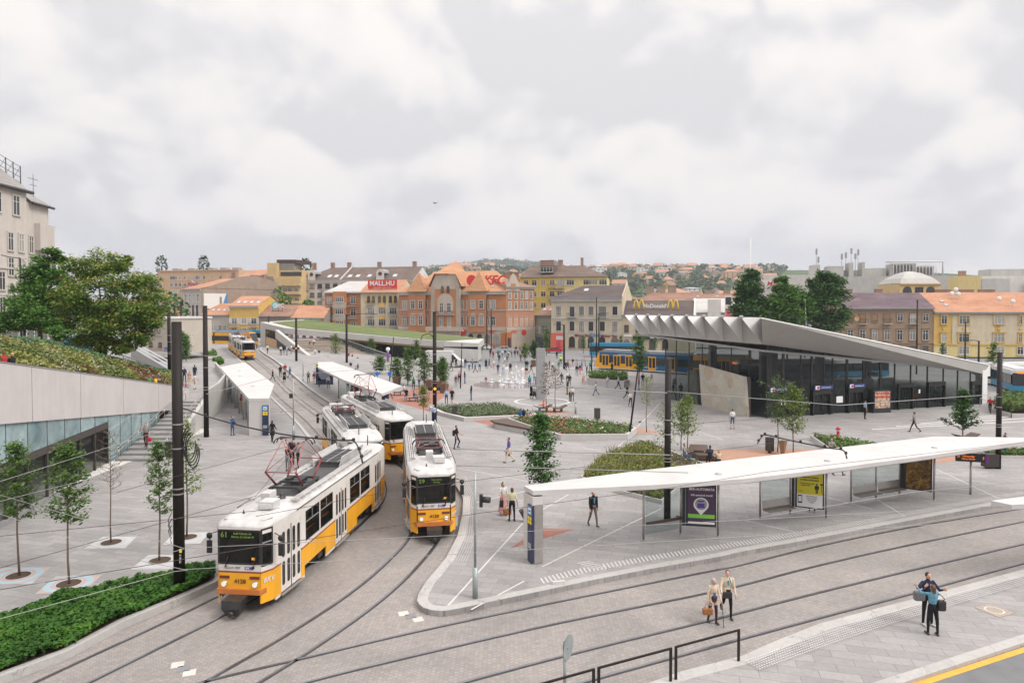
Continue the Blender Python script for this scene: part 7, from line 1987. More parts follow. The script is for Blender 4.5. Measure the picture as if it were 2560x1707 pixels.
p_=at(2012,830,124);t=thing('dead_tree','bare grey pole like trunk standing among the tall trees behind the hall','tree',(p_.x,p_.y,-0.2));b=MB();b.tube([(0,0,0),(0.2,0,7),(0,0,12.5)],[0.2,0.14,0.06],6);b.build('trunk',M_GREYM,t)
for u,v,d in((404,660,335),(509,660,330),(764,668,300)):
 p=at(u,v,d);t=thing('rooftop_tree','small green tree rising behind the roofline of the far flats','tree',(p.x,p.y,5),0,'trees behind far rooftops');b=MB();blob_tree(b,(0,0,p.z-12),2.6,11,random.Random(u),260,1.1);b.tube([(0,0,0),(0,0,p.z-6)],0.3,5,1);b.build('crown',[LF_FAR,M_BARKD],t)
p=at(560,780,222);t=thing('garden_tree','green garden tree between the taupe firewall and the mustard gable','tree',(p.x,p.y,2));b=MB();blob_tree(b,(0,0,3),3.2,11,rnd,260,1.0);b.tube([(0,0,0),(0,0,6)],0.25,5,1);b.build('crown',[LF_DARK,M_BARKD],t)
for u,v,d,r in((690,752,225,3.5),(660,742,228,2.6),(712,758,218,2.2),(770,768,215,2.0)):
 p=at(u,v,d);t=thing('garden_tree','leafy garden tree showing between the low roofs and the sand coloured flats','tree',(p.x,p.y,2),0,'garden trees behind the low houses');b=MB();blob_tree(b,(0,0,p.z-2-r*1.2),r,r*2.4,rnd,200,0.9);b.tube([(0,0,0),(0,0,p.z-2)],0.25,5,1);b.build('crown',[LF_MID,M_BARKD],t)
for u,v,d,r in((415,775,150,3.4),(440,785,148,2.8),(395,790,152,2.6)):
 p=at(u,v,d);t=thing('roadside_bush','dark bush behind the service building at the foot of the peach block','bush',(p.x,p.y,2),0,'bushes behind the service building');b=MB();blob_tree(b,(0,0,p.z-2-r*1.0),r,r*2.2,rnd,220,0.8);b.tube([(0,0,0),(0,0,p.z-2)],0.2,5,1);b.build('crown',[LF_DARK,M_BARKD],t)
# ============================================================ YOUNG STREET TREES, BEDS, GROUND COVER
def H_at(u,v0,v1,z=0.0,raised=False):
 p=gp(u,v0,z,raised);return p,at(u,v1,p.y).z-p.z
G_T='young trees on the square'
def ytree(u,v0,v1,vc,rpx,label,seed,leaf=LF_YOUNG,nleaf=1500,ls=0.15,shape='column',z=0.0,raised=False,clump=0.16,name='young_tree',bare=False,bark=M_BARK,nbr=26,tr=0.045,grp=G_T):
 p,h=H_at(u,v0,v1,z,raised)
 crown=at(u,vc,p.y).z-p.z;r=rpx/FPX*p.y
 return make_tree(name,label,p,h,crown,r,seed,leaf,bark,nleaf,ls,clump,shape=shape,bare=bare,trunk_r=tr,nbr=nbr,group=grp)
ytree(46,1438,1098,1302,42,'young tree nearest the left picture edge, standing in a pink and blue square',1,nleaf=2400,ls=0.13,clump=0.15)
ytree(172,1458,1102,1315,46,'young tree growing from the nearer striped paving square, second from the left',2,nleaf=2600,ls=0.13,clump=0.15)
ytree(278,1355,1068,1225,32,'nearly bare young tree with brown twigs before the shop windows',3,LF_RUST,130,0.07,bare=True,bark=M_BARK,name='bare_tree',tr=0.035,nbr=34,clump=0.08)
ytree(400,1400,1095,1285,34,'slim young tree just left of the thick black mast by the tram',4,nleaf=1900,ls=0.12,clump=0.13)
ytree(468,1342,1050,1240,34,'slim young tree just right of the thick black mast, behind the tram',5,LF_LIME,1300,0.12,clump=0.14)
ytree(1352,1333,1028,1212,40,'young dark green tree rising behind the near end of the long canopy',6,LF_DARK,3600,0.15,clump=0.18,tr=0.05)
ytree(1365,1032,903,990,17,'thin brownish green young tree beside the grey monolith',7,LF_RUST,420,0.16,clump=0.16,tr=0.05)
ytree(1388,1032,918,975,20,'sparse brown young tree behind the wooden lounger near the monolith',8,LF_RUST,330,0.15,bare=True,clump=0.16,name='bare_tree',tr=0.05)
ytree(1616,1080,938,1015,20,'sparse light green young tree on the small orange triangle',9,LF_LIME,300,0.15,clump=0.16,tr=0.045)
ytree(1703,1125,1003,1092,26,'light green young tree left of the picnic bench, beside the black mast',10,LF_LIME,1100,0.15,clump=0.2,tr=0.045)
ytree(1719,1130,985,1090,24,'light green young tree touching its twin right of the black mast',11,LF_LIME,1000,0.15,clump=0.2,tr=0.045)
ytree(1665,1150,1000,1110,26,'loose young tree half hidden by the black mast at the canopy',12,LF_YOUNG,420,0.16,clump=0.22,tr=0.04)
ytree(1944,1130,958,1062,46,'thin spreading young tree in front of the hall doors',13,LF_YOUNG,900,0.15,'vase',clump=0.2,tr=0.045)
ytree(1982,1130,962,1085,36,'yellowish green young tree in front of the hall doors, by the litter bin',14,LF_LIME,2400,0.15,clump=0.2,tr=0.045)
ytree(2407,1112,972,1078,40,'compact conical green tree in front of the hall steps',15,LF_DARK,3800,0.17,'cone',clump=0.16,tr=0.06)
ytree(1059,1055,966,1018,15,'small yellowish tree by the signal mast behind the trams',16,LF_LIME,1100,0.15,clump=0.2,tr=0.04)
# planter trees in the middle
for k,(u,v0,v1,rp,lb)in enumerate(((950,938,892,20,'leafy planter tree behind the middle shelter roof, leftmost of the clump'),(992,958,896,17,'leafy planter tree beside the blue round signs'),(1020,963,868,16,'tall planter tree in the middle of the clump by the red surface'),(1061,966,876,18,'planter tree with airy top just left of the signal mast'),(1107,968,893,15,'dense planter tree just right of the signal mast'),(1100,950,905,15,'low planter tree behind the signal mast'))):
 ytree(u,v0,v1,v0-12,rp,lb,40+k,LF_YOUNG,1700,0.24,'round',clump=0.3,tr=0.07,grp='trees in planters on the square')
for k,(u,v0,v1,rp)in enumerate(((965,886,836,9),(839,903,833,12),(928,897,845,10),(1010,880,850,6),(1042,905,850,6))):
 ytree(u,v0,v1,v0-14,rp,('bright tree in front of the pavilion glass','pale green tree growing out of the stepped seating','thin tree at the foot of the pavilion ramp','narrow tree beside the pavilion glass','thin tree by the signal mast, before the pavilion')[k],50+k,LF_LIME if k==1 else LF_YOUNG,900,0.26,clump=0.3,tr=0.08,z=0.3)
far_t=ytree(1434,862,818,852,5,'thin street tree before the cream corner house',60,LF_YOUNG,500,0.34,clump=0.28,tr=0.08,grp='street trees along the far side')
for k,(u,v0,v1,lb)in enumerate(((1459,883,838,'street tree beside the tram stop railing, before the arched shopfronts'),(1528,862,808,'tall thin street tree between the two red shop signs'),(1552,880,838,'street tree above the blue bus'),(1638,880,840,'street tree before the dark green restaurant board'),(1367,890,824,'street tree right of the grey monolith by the coral shop'),(1012,850,797,'street tree before the left end of the brick palace'),(1030,852,805,'second street tree before the brick palace arches'),(1055,855,808,'street tree beside the yellow pawnshop board'),(1107,856,805,'thin street tree before the palace doorway'),(1173,862,815,'round street tree before the brick palace, near the red disc'),(963,846,806,'street tree before the cream flats, right of the lamp'),(986,848,812,'street tree at the joint of cream flats and brick palace'),(932,842,803,'street tree before the cream flats'),(893,838,800,'street tree before the orange brick flats, right side'),(851,836,795,'slim street tree before the orange brick flats'),(816,832,796,'street tree between the orange roofed house and the brick flats'),(2356,905,858,'street tree before the ochre palace front'),(2481,945,855,'tall street tree at the right before the ochre palace front'),(620,850,793,'street tree before the two storey yellow house'),(540,850,800,'street tree before the low pale house'),(1205,885,842,'small street tree at the pavilion corner'))):
 p=gp(u,v0);c=place_copy(far_t,lb,p,1.0,k*1.3);hh=at(u,v1,p.y).z;c.scale=[hh/far_t['h0']if 'h0' in far_t else hh/(at(1434,818,far_t.location.y).z)]*3
big=ytree(1598,942,836,925,20,'round crowned young tree in front of the blue and yellow tram',61,LF_YOUNG,1900,0.28,'round',clump=0.34,tr=0.09)
ytree(1335,902,852,895,11,'bushy tree in a wooden box behind the monolith',62,LF_DARK,1300,0.3,'round',clump=0.3,tr=0.08,grp='trees in planters on the square')
ytree(1312,903,858,893,9,'yellow green tree in a wooden box left of the monolith',63,LF_LIME,800,0.3,'round',clump=0.3,tr=0.08,grp='trees in planters on the square')
p1=gp(459,917,0,True)
for k,(u,v0,v1,lb)in enumerate(((455,918,826,'slim staked tree beside the far left walkway'),(466,919,838,'slim staked tree next to its twin on the far left walkway'),(481,872,790,'tree further up the far left walkway'),(500,880,800,'tree by the far planted strip'))):
 ytree(u,v0,v1,v0-26,9,lb,70+k,LF_MID,1300,0.26,raised=True,clump=0.3,tr=0.07,grp='trees on the far left walkway')
# striped tree squares
def stripes(name,c1,c2,rot,sc):
 def fn(N,L,P):
  tc=N.new('ShaderNodeTexCoord');mp=N.new('ShaderNodeMapping');mp.inputs['Rotation'].default_value=(0,0,rot);L.new(tc.outputs['Object'],mp.inputs[0])
  w=N.new('ShaderNodeTexWave');w.inputs['Scale'].default_value=sc;w.bands_direction='Y';L.new(mp.outputs[0],w.inputs['Vector'])
  r=N.new('ShaderNodeTexWave');r.wave_type='RINGS';r.rings_direction='Z';r.inputs['Scale'].default_value=0.65;L.new(tc.outputs['Object'],r.inputs['Vector'])
  k=_ramp(N,L,r.outputs['Fac'],[(0.35,c1),(0.65,c2)])
  L.new(_mix(N,L,k,_ramp(N,L,w.outputs['Fac'],[(0.3,(0.78,0.78,0.78)),(0.5,(1.1,1.1,1.1))])),P.inputs['Base Color'])
 return node_mat(name,fn,0.7)
SQ1=stripes('striped_square',(0.42,0.33,0.31),(0.33,0.43,0.48),0.0,4.0);SQ2=stripes('pale_square',(0.42,0.42,0.42),(0.46,0.46,0.46),0.0,4.0)
for k,(q,c)in enumerate((([(-5,1418),(128,1417),(78,1459),(-55,1460)],(46,1438)),([(140,1440),(255,1437),(208,1479),(88,1484)],(172,1458)),([(258,1341),(342,1341),(312,1370),(210,1371)],(278,1355)),([(370,1387),(465,1386),(440,1421),(326,1423)],(400,1400)),([(435,1331),(526,1330),(500,1358),(407,1361)],(468,1342)))):
 P=[gp(u,v)for u,v in q];c=gp(*c);b=MB();b.face([(p.x-c.x,p.y-c.y,0)for p in reversed(P)]);o=b.build('tree_square',SQ1 if k<2 else SQ2,loc=(c.x,c.y,0.005));o['kind']='structure'
 b=MB();b.lathe((0,0,0),[(0.43,0),(0.46,0.012),(0.46,0)],24,0,cap=False);b.face([(0.43*math.cos(a),0.43*math.sin(a),0.003)for a in[2*math.pi*i/24 for i in range(24)]],1);o=b.build('tree_pit',[M_WHITELINE,M_SOIL],loc=(c.x,c.y,0.008));o['kind']='structure'
# ---- ground cover along the left kerb
def in_poly(x,y,P):
 r=False;j=len(P)-1
 for i in range(len(P)):
  if(P[i][1]>y)!=(P[j][1]>y)and x<(P[j][0]-P[i][0])*(y-P[i][1])/(P[j][1]-P[i][1])+P[i][0]:r=not r
  j=i
 return r
def scatter(P,n,rnd):
 xs=[p[0]for p in P];ys=[p[1]for p in P];out=[]
 while len(out)<n:
  x,y=rnd.uniform(min(xs),max(xs)),rnd.uniform(min(ys),max(ys))
  if in_poly(x,y,P):out.append((x,y))
 return out
gcp=[gp(u,v,0.0)for u,v in((-150,1615),(0,1555),(155,1497),(329,1465),(435,1440),(500,1424),(536,1422),(537,1452),(444,1494),(310,1549),(168,1624),(0,1686),(-150,1750))]
gcp=[(p.x,p.y)for p in gcp]
o=sheet('planting_bed',gcp,0.03,M_SOIL,raised=False)
rnd=random.Random(77);b=MB();pts=[]
for x,y in scatter(gcp,30000,rnd):
 hh=0.30+0.22*noise.noise(Vector((x*0.9,y*0.9,0)))+0.12*noise.noise(Vector((x*3,y*3,4)))
 if rnd.random()<0.25+hh*2:pts.append((x,y,0.05+max(0.04,hh)*(0.35+0.65*rnd.random()**0.5)))
leaf_quads(b,pts,rnd,0.13,aspect=1.3)
o=b.build('ground_cover',[LF_COVER]);o['kind']='stuff';tag(o,'dense green ground cover plants along the left kerb','ground cover')
# ---- planting on the bank
rnd=random.Random(78);b=MB();SL=[[],[],[],[],[]]
for i in range(34000):
 s,t_=rnd.random()*(len(SW)-1.01),rnd.random()
 p=slope_pt(s,t_);g=noise.noise(Vector((p.x*0.25,p.y*0.25,7)));g2=noise.noise(Vector((p.x*0.7,p.y*0.7,2)))
 hgt=rnd.random()**0.7*(0.35+0.25*t_)
 k=0
 if t_>0.62 and s>2.6:k=1
 elif g>0.13:k=3
 elif g<-0.15:k=2
 if k in(0,2,3)and g2>0.1 and rnd.random()<0.35 and hgt>0.15:k=4
 SL[k].append((p.x,p.y,p.z+0.03+hgt))
for k in range(5):leaf_quads(b,SL[k],rnd,0.20 if k<4 else 0.12,k,aspect=1.3)
o=b.build('bank_planting',[leaf_mat('bank_lime',(0.14,0.17,0.04),(0.22,0.24,0.06),(0.32,0.31,0.10),0.8),leaf_mat('bank_blue_green',(0.06,0.12,0.05),(0.09,0.175,0.075),(0.14,0.23,0.10),0.8),leaf_mat('bank_green',(0.09,0.13,0.035),(0.14,0.18,0.05),(0.2,0.22,0.07),0.8),leaf_mat('bank_rust',(0.13,0.09,0.045),(0.20,0.135,0.06),(0.26,0.20,0.09),1.0),leaf_mat('bank_blossom',(0.45,0.36,0.32),(0.52,0.45,0.40),(0.58,0.52,0.48),2.0)])
o['kind']='stuff';tag(o,'mixed low planting in lime, rust and blue green on the bank','planting')
# ---- raised beds
def raised_bed(label,outer,h,w,fill,name='raised_bed',bed_drop=0.06,z=0.0,inner=None):
 P=[gp(u,v,h)for u,v in outer];P=[(p.x,p.y)for p in P]
 a=sum(P[i][0]*P[(i+1)%len(P)][1]-P[(i+1)%len(P)][0]*P[i][1]for i in range(len(P)))
 if a<0:P=P[::-1]
 cx,cy=sum(p[0]for p in P)/len(P),sum(p[1]for p in P)/len(P)
 t=thing(name,label,'plant bed',(cx,cy,0))
 n=len(P);I=[]
 for i in range(n):
  p0,p1,p2=Vector(P[i-1]),Vector(P[i]),Vector(P[(i+1)%n])
  d1,d2=(p1-p0).normalized(),(p2-p1).normalized();n1,n2=Vector((-d1.y,d1.x)),Vector((-d2.y,d2.x));m=(n1+n2)
  m=m.normalized()*(w/max(0.35,m.normalized().dot(n1)));I.append((P[i][0]+m.x,P[i][1]+m.y))
 b=MB()
 O=[(x-cx,y-cy)for x,y in P];J=[(x-cx,y-cy)for x,y in I]
 for i in range(n):
  j=(i+1)%n
  b.face([(*O[i],-0.02),(*O[j],-0.02),(*O[j],h),(*O[i],h)]);b.face([(*O[i],h),(*O[j],h),(*J[j],h),(*J[i],h)]);b.face([(*J[j],h-0.3),(*J[i],h-0.3),(*J[i],h),(*J[j],h)])
 b.build('kerb_wall',M_CONCL,t)
 b=MB();b.face([(*q,h-bed_drop)for q in J]);b.build('soil',M_SOIL,t)
 if fill:fill(t,J,h-bed_drop)
 return t
def bedfill(spec,seed):
 def f(t,J,z):
  rnd=random.Random(seed)
  for nm,n,hh,size,m,keep in spec:
   b=MB();pts=[]
   for x,y in scatter(J,n,rnd):
    if keep and not keep(x,y):continue
    pts.append((x,y,z+hh*(0.2+0.8*rnd.random())))
   if not pts:continue
   leaf_quads(b,pts,rnd,size,aspect=1.3);o=b.build(nm,[m],t);o['kind']='stuff'
 return f
LF_SAGE=leaf_mat('sage_leaves',(0.09,0.12,0.07),(0.14,0.18,0.10),(0.22,0.26,0.17),1.5)
FL_PINK=mat('pink_flowers',(0.62,0.12,0.14),0.6,0.25,3);FL_WHITE=mat('white_flowers',(0.62,0.58,0.50),0.6,0.1,3);FL_RED=mat('red_flowers',(0.42,0.02,0.03),0.6,0.2,3)
raised_bed('low raised bed of grey green plants behind the standing man at the signal mast',[(1072,1016),(1250,1008),(1349,1036),(1160,1044),(1100,1030)],0.35,0.45,bedfill([('plants',3800,0.35,0.17,LF_SAGE,None),('plants',1400,0.25,0.15,LF_YOUNG,None)],1))
t=raised_bed('pointed raised flower bed with pink roses on one half and white roses on the other',[(1268,1045),(1330,1040),(1440,1046),(1560,1060),(1592,1068),(1570,1085),(1402,1086),(1330,1066)],0.5,0.22,bedfill([('rose_leaves',3200,0.4,0.17,LF_YOUNG,None),('roses',700,0.5,0.15,FL_PINK,lambda x,y:x<-0.3+noise.noise(Vector((x,y,0)))*2.0),('roses',170,0.5,0.13,FL_WHITE,lambda x,y:x>-0.5),('roses',50,0.5,0.15,FL_RED,lambda x,y:x>-1)],2),bed_drop=0.12)
b=MB();P=[gp(u,v,0.55)for u,v in((1226,1050),(1268,1045),(1330,1066),(1328,1072),(1240,1056))];b.prism([(p.x-t.location.x,p.y-t.location.y)for p in P],0.42,0.56,0);b.prism([(p.x-t.location.x+(0.25 if i==0 else 0),p.y-t.location.y+0.1)for i,p in enumerate(P)],-0.02,0.42,1);b.build('seat_wedge',[M_WOODD,M_CONCL],t)
LF_ORN=leaf_mat('ornamental_grass',(0.12,0.13,0.03),(0.19,0.19,0.05),(0.27,0.24,0.09),1.2)
def grassfill(t,J,z):
 rnd=random.Random(9);b=MB()
 for x,y in scatter(J,5200,rnd):
  if x>1.5 and rnd.random()<0.9:continue
  h=(0.18+0.62*rnd.random()**1.6)*(0.75+1.1*max(0,noise.noise(Vector((x*0.7,y*0.7,1)))));a=rnd.random()*6.28;l=h*0.35*rnd.random()
  dx,dy=math.cos(a)*l,math.sin(a)*l;w=0.016
  b.face([(x-w,y,z),(x+w,y,z),(x+dx*0.5+w*0.8,y+dy*0.5,z+h*0.65),(x+dx*0.5-w*0.8,y+dy*0.5,z+h*0.65)],0)
  b.face([(x+dx*0.5-w*0.8,y+dy*0.5,z+h*0.65),(x+dx*0.5+w*0.8,y+dy*0.5,z+h*0.65),(x+dx+0.005,y+dy,z+h),(x+dx-0.005,y+dy,z+h)],1 if rnd.random()<0.5 else 0)
 o=b.build('tall_grass',[LF_ORN,leaf_mat('grass_plumes',(0.26,0.21,0.11),(0.34,0.28,0.16),(0.42,0.36,0.22),1.5)],t);o['kind']='stuff'
 bedfill([('low_plants',7500,0.42,0.16,leaf_mat('sedge_green',(0.09,0.13,0.02),(0.15,0.19,0.035),(0.24,0.24,0.07),0.9),lambda x,y:x<1.8),('low_plants',1500,0.28,0.14,LF_SAGE,lambda x,y:x>0.8),('roses',260,0.35,0.12,FL_WHITE,lambda x,y:x>1.6 and y>-0.5)],4)(t,J,z)
raised_bed('wedge shaped bed of tall golden ornamental grass behind the long canopy',[(1451,1190),(1500,1146),(1590,1109),(1645,1111),(1704,1136),(1766,1158),(1700,1215),(1655,1250),(1546,1224)],0.22,0.12,grassfill)
raised_bed('flower bed behind the canopy next to the red hydrant',[(2025,1087),(2075,1122),(2170,1130),(2260,1128),(2170,1108),(2090,1094)],0.35,0.16,bedfill([('plants',1500,0.35,0.2,LF_YOUNG,None),('roses',60,0.4,0.16,FL_RED,None)],5))
raised_bed('low bed of red flowers at the right edge beside the black mast',[(2443,1125),(2475,1138),(2620,1140),(2620,1125)],0.2,0.12,bedfill([('plants',1500,0.3,0.2,LF_YOUNG,None),('roses',50,0.35,0.16,FL_RED,None)],6))
raised_bed('dense hedge bed beyond the end of the hall at the right edge',[(2478,1020),(2530,1034),(2640,1034),(2640,1000),(2500,996)],0.4,0.15,bedfill([('hedge_leaves',4500,1.1,0.25,LF_YOUNG,None),('hedge_leaves',1500,1.0,0.25,LF_RUST,None)],7))
t=raised_bed('long concrete planter in front of the blue and yellow tram',[(1466,938),(1470,945),(1560,952),(1574,948),(1570,938),(1500,934)],0.9,0.2,bedfill([('plants',1500,0.8,0.3,LF_YOUNG,None)],8),name='planter')
for u,lb,pl in((1,'planted strip at the far end of the left walkway',[(488,868),(505,866),(545,897),(520,900)]),(2,'small planted strip before the left shelter',[(531,906),(552,903),(560,916),(548,922)])):
 P=[gp(a,c,0.0,True)for a,c in pl];P0=[(p.x,p.y)for p in P];zz=P[0].z
 t=thing('plant_bed',lb,'plant bed',(P0[0][0],P0[0][1],zz));J=[(x-P0[0][0],y-P0[0][1])for x,y in P0]
 b=MB();b.prism(J,-0.3,0.12);b.build('kerb_wall',M_CONCL,t)
 bedfill([('plants',1600,0.8,0.35,LF_MID,None),('plants',400,0.7,0.3,LF_LIME,None)],20+u)(t,J,0.1)
P=[gp(u,v)for u,v in((985,905),(1045,905),(1062,912),(970,935))]
# grass patch beside the ramp
o=sheet('lawn',[(gp(u,v).x,gp(u,v).y)for u,v in((968,921),(985,902),(1020,912),(1050,925),(1005,930))],0.02,M_GRASS,raised=False)
# ============================================================ MASTS, WIRES, STREET FURNITURE, VEHICLES
def mast(u,v0,v1,dia,label,z=0.0,raised=False,kind='mast',group='black tram masts',lamp=None,clamps=True):
 p,h=H_at(u,v0,v1,z,raised)
 t=thing('tram_mast' if kind=='mast' else 'lamp_post',label,kind,p,0,group)
 b=MB();b.cyl((0,0),dia/2,-0.05,h,14,0,dia*0.44);b.cyl((0,0),dia*0.42,h,h+0.03,14);b.build('pole',M_POLE,t)
 if clamps:
  for z_ in(h*0.36,h*0.38,h*0.53,h*0.62):
   b=MB();b.lathe((0,0,z_),[(dia*0.49,0),(dia*0.50,0.02),(dia*0.49,0.05)],14,cap=False);b.build('clamp_ring',M_STEEL,t)
 if lamp is not None:
  b=MB();L_=lamp;b.tube([(0,0,h-0.1),(L_*0.5,0,h+0.12),(L_,0,h+0.1)],0.05,6);b.box((L_,0,h+0.08),(0.9,0.3,0.08));b.build('lamp_arm',M_POLE,t)
 return t,h
m1,h1=mast(449,1473,806,0.42,'thickest black mast, rising from the green bed beside the leading tram')
b=MB()
for k in range(4):b.tube([(0.22+0.5*(0.5-0.5*math.cos(a))+0.05*k,-0.1,5.6+0.62*math.sin(a)-0.1*k)for a in[math.pi*(0.5-1.55*i/14)for i in range(15)]],0.022,5)
b.build('cable_loop',M_BLACK,m1);b=MB()
for k in range(3):b.tube([(-0.2,-0.12,3.0-0.25*k),(-0.34,-0.12,2.7-0.2*k),(-0.22,-0.14,2.2-0.2*k)],0.016,5)
b.build('cable_loop',M_BLACK,m1)
b=MB();b.box((0.14,-0.18,1.55),(0.09,0.02,0.14));b.build('warning_label',M_SIGNY,m1);text('TTAN 5',0.10,M_WHITE,m1,(0.14,-0.2,1.25),(90,-90,0))
mast(516,1092,765,0.42,'tall black mast on the promenade behind the thick front mast')
p,h=H_at(424,948,772,3.9);mast(424,948,772,0.36,'black mast standing at the top of the planted bank',3.6)
m4,h4=mast(1087,1058,780,0.38,'black mast behind the route 59 tram carrying an amber signal box',lamp=None)
def sigbox(t,z,n=2):
 b=MB();b.box((-0.4,-0.15,z),(0.34,0.3,0.34));b.box((0.4,-0.15,z),(0.34,0.3,0.34));o=b.build('signal_box',M_BLACK,t);b=MB();b.tube([(0.05,-0.24,z),(0.05,-0.28,z)],0.13,10);b.build('amber_light',M_LEDA,t)
sigbox(m4,3.25)
b=MB();b.tube([(0,0,7.9),(-0.5,0,8.35),(-1.1,0,8.2),(-1.3,0,7.7)],0.04,5);b.build('lamp_arm',M_POLE,m4)
m5,h5=mast(1668,1297,898,0.34,'black mast piercing the view just behind the long canopy, before the glass hall')
mast(2495,1171,882,0.34,'black mast at the right edge beside a black cabinet')
t,_=mast(741,908,795,0.42,'black mast with amber signal beside the pavilion parapet',1.2,clamps=False);sigbox(t,2.6)
mast(867,922,786,0.42,'black mast in front of the stepped seating',lamp=5.0,clamps=False)
t,_=mast(1410,922,812,0.36,'black mast with a short arm right of the monolith',lamp=-1.4,clamps=False)
mast(672,870,790,0.38,'black mast before the wooden panel of the pavilion',1.6,clamps=False)
for u,v0,v1,lb in((483.6,866,763,'black mast left of its twin before the far yellow tram'),(494,877,763,'black mast right of its twin before the far yellow tram'),(454,872,760,'slim black mast behind the service building'),(438,868,766,'black mast at the far left track behind the staked trees')):mast(u,v0,v1,0.42,lb,0,True,clamps=False)
for u,v0,v1,lb,lm in((641,832,735,'thin lamp post before the two storey yellow house',None),(773,836,733,'thin lamp post before the orange roofed shop house',-1.8),(731,836,763,'short lamp post before the brown roofed house',None),(583,838,762,'lamp post at the left corner of the yellow house',None),(636,840,766,'lamp post at the right corner of the yellow house',None),(976,852,735,'tall double lamp before the cream flats',1.8),(958,850,766,'lamp post with one arm before the cream flats',2.0),(1142,850,795,'short black post before the palace gabled bay',None),(1217,874,738,'tall double lamp before the brick palace corner',2.0),(1228,876,772,'thicker lamp post beside the tall one at the palace corner',1.6),(1395,866,744,'tall thin pole before the coral shop',None),(1491,893,743,'tall thin pole before the cream corner house',None),(1497,897,784,'lamp post beside the tall pole before the blue bus',1.6),(2291,935,750,'tall lamp post before the brown house with violet roof',None),(2412,920,804,'black post before the ochre palace front',None),(2446,930,852,'short black post with arm before the ochre palace',-1.5)):
 mast(u,v0,v1,0.26 if lm is None else 0.3,lb,kind='lamp post',group='thin lamp posts around the square',lamp=lm,clamps=False)
p=at(50,645,80);t=thing('lamp_post','street lamp with a long arm before the cream palace at the left edge','lamp post',(p.x,p.y,2));b=MB();hh=p.z-2;b.cyl((0,0),0.09,0,hh,8);b.tube([(0,0,hh),(-1.2,0,hh+0.1),(-2.2,0,hh+0.35)],0.05,6);b.build('pole',M_POLE,t)
for(u0,v0,u1,v1,lb)in((1573,1094,1596,914,'thin black pole leaning right at the point of the rose bed'),(1480,947,1478,852,'thin upright black pole left of the blue and yellow tram'),(1151,970,1155,858,'thin black pole before the white van'),(974,952,984,842,'thin black pole leaning right beside the pavilion ramp')):
 a=gp(u0,v0);c=at(u1,v1,a.y);t=thing('slim_pole',lb,'pole',a,0,'slim black lighting poles');b=MB();b.tube([(0,0,0),c-a],0.085,8,0,0.06);b.build('pole',M_POLE,t)
# --- overhead wires: each strung between two points in the air
M_WD=mat('contact_wire',(0.05,0.035,0.035),0.5,0);M_WL=mat('span_wire',(0.30,0.295,0.295),0.4,0)
def wire(pts,label,dark=True,r=0.007,zs=5.6,sag=0.0):
 P=[gp(u,v,z)if z<10 else at(u,v,z)for u,v,z in[(q+(zs,))[:3]for q in pts]]
 b=MB();out=[]
 for a,c in zip(P,P[1:]):
  for k in range(6):out.append(a.lerp(c,k/6)-Vector((0,0,sag*math.sin(math.pi*k/6))))
 out.append(P[-1]);o0=out[0];b.tube([p-o0 for p in out],r,5)
 o=b.build('overhead_wire',M_WD if dark else M_WL,loc=o0);tag(o,label,'wire','overhead tram wires');return o
m1p=m1.location
wire([(-60,1222,5.9),(365,1088,6.0),(437,1075,6.0)],'grey wire from the left edge across the glass building to the thick mast',False,0.009)
wire([(-60,1268),(89,1230),(433,1146)],'wire crossing the young trees towards the thick mast, second from the top',False)
wire([(293,1230),(640,1136),(760,1105)],'dark wire rising to the raised pantograph of the leading tram')
wire([(-60,1219),(0,1237),(460,1370),(640,1361),(1200,1334),(1920,1296),(2640,1256)],'long pale wire dipping from the left edge and running right across both tram fronts',False,0.006)
wire([(-60,1264),(0,1284),(217,1360),(348,1400),(460,1423),(1200,1381),(1920,1337),(2640,1290)],'pale wire with insulators, lowest across the leading tram front',False,0.006)
wire([(-60,1346),(0,1339.5),(584,1282),(700,1270)],'dark contact wire crossing the left trees below the shop windows')
wire([(-60,1443),(0,1419),(435,1298),(640,1239),(745,1112)],'dark contact wire leading up over the tram roof')
wire([(-60,1484),(0,1473),(640,1367),(1200,1282),(1700,1215),(1920,1179),(2560,1105)],'long dark contact wire passing both trams and the canopy edge')
wire([(-60,1496),(0,1481),(460,1372)],'pale span wire ending at the left junction',False,0.006)
wire([(-60,1564),(0,1546),(435,1428),(470,1424)],'lowest pale wire above the green bed',False,0.006)
wire([(640,1290),(1000,1223),(1700,1137),(2100,1085)],'dark wire crossing the route 59 tram roof and the plaza')
wire([(1138,1122),(1675,1137)],'pale horizontal wire across the plaza to the canopy mast',False,0.012,7.0)
wire([(1141,1163),(1720,1181)],'pale horizontal wire just above the canopy back edge',False,0.012,6.4)
wire([(1200,955),(1668,982)],'pale wire in front of the fountain to the black mast',False,0.018,7.5)
wire([(1668,978,6.8),(2100,1013,6.8),(2495,985,6.0)],'pale wire across the glass hall between two masts',False,0.016)
wire([(1668,1063,5.0),(2000,1040,5.0)],'thin dark wire from the black mast across the hall doors',True,0.010)
wire([(1860,1300,4.6),(2280,1230,5.2),(2640,1196,5.2)],'pale wire crossing the advertising cases',False,0.009)
wire([(516,985,8.0),(690,940,8.0),(1000,916,8.0)],'thin pale wire over the left shelter roof',False,0.009)
wire([(700,1030,7),(1087,985,7)],'thin pale wire over the roofs of the rear trams',False,0.013)
def feeder(pts,label,zs,n):
 P=spline([gp(u,v,zs)for u,v in pts],6);o0=P[0].copy();b=MB();b.tube([p-o0 for p in P],0.028,6);o=b.build('feeder_cable',M_BLACK,loc=o0);tag(o,label,'cable')
 for k in range(n):
  q=P[int((k+0.5)/n*(len(P)-1))]-o0;c=MB();c.ball((q.x,q.y,q.z+0.05),0.06,0,6,5);c.build('clamp',[M_BLACK],o)
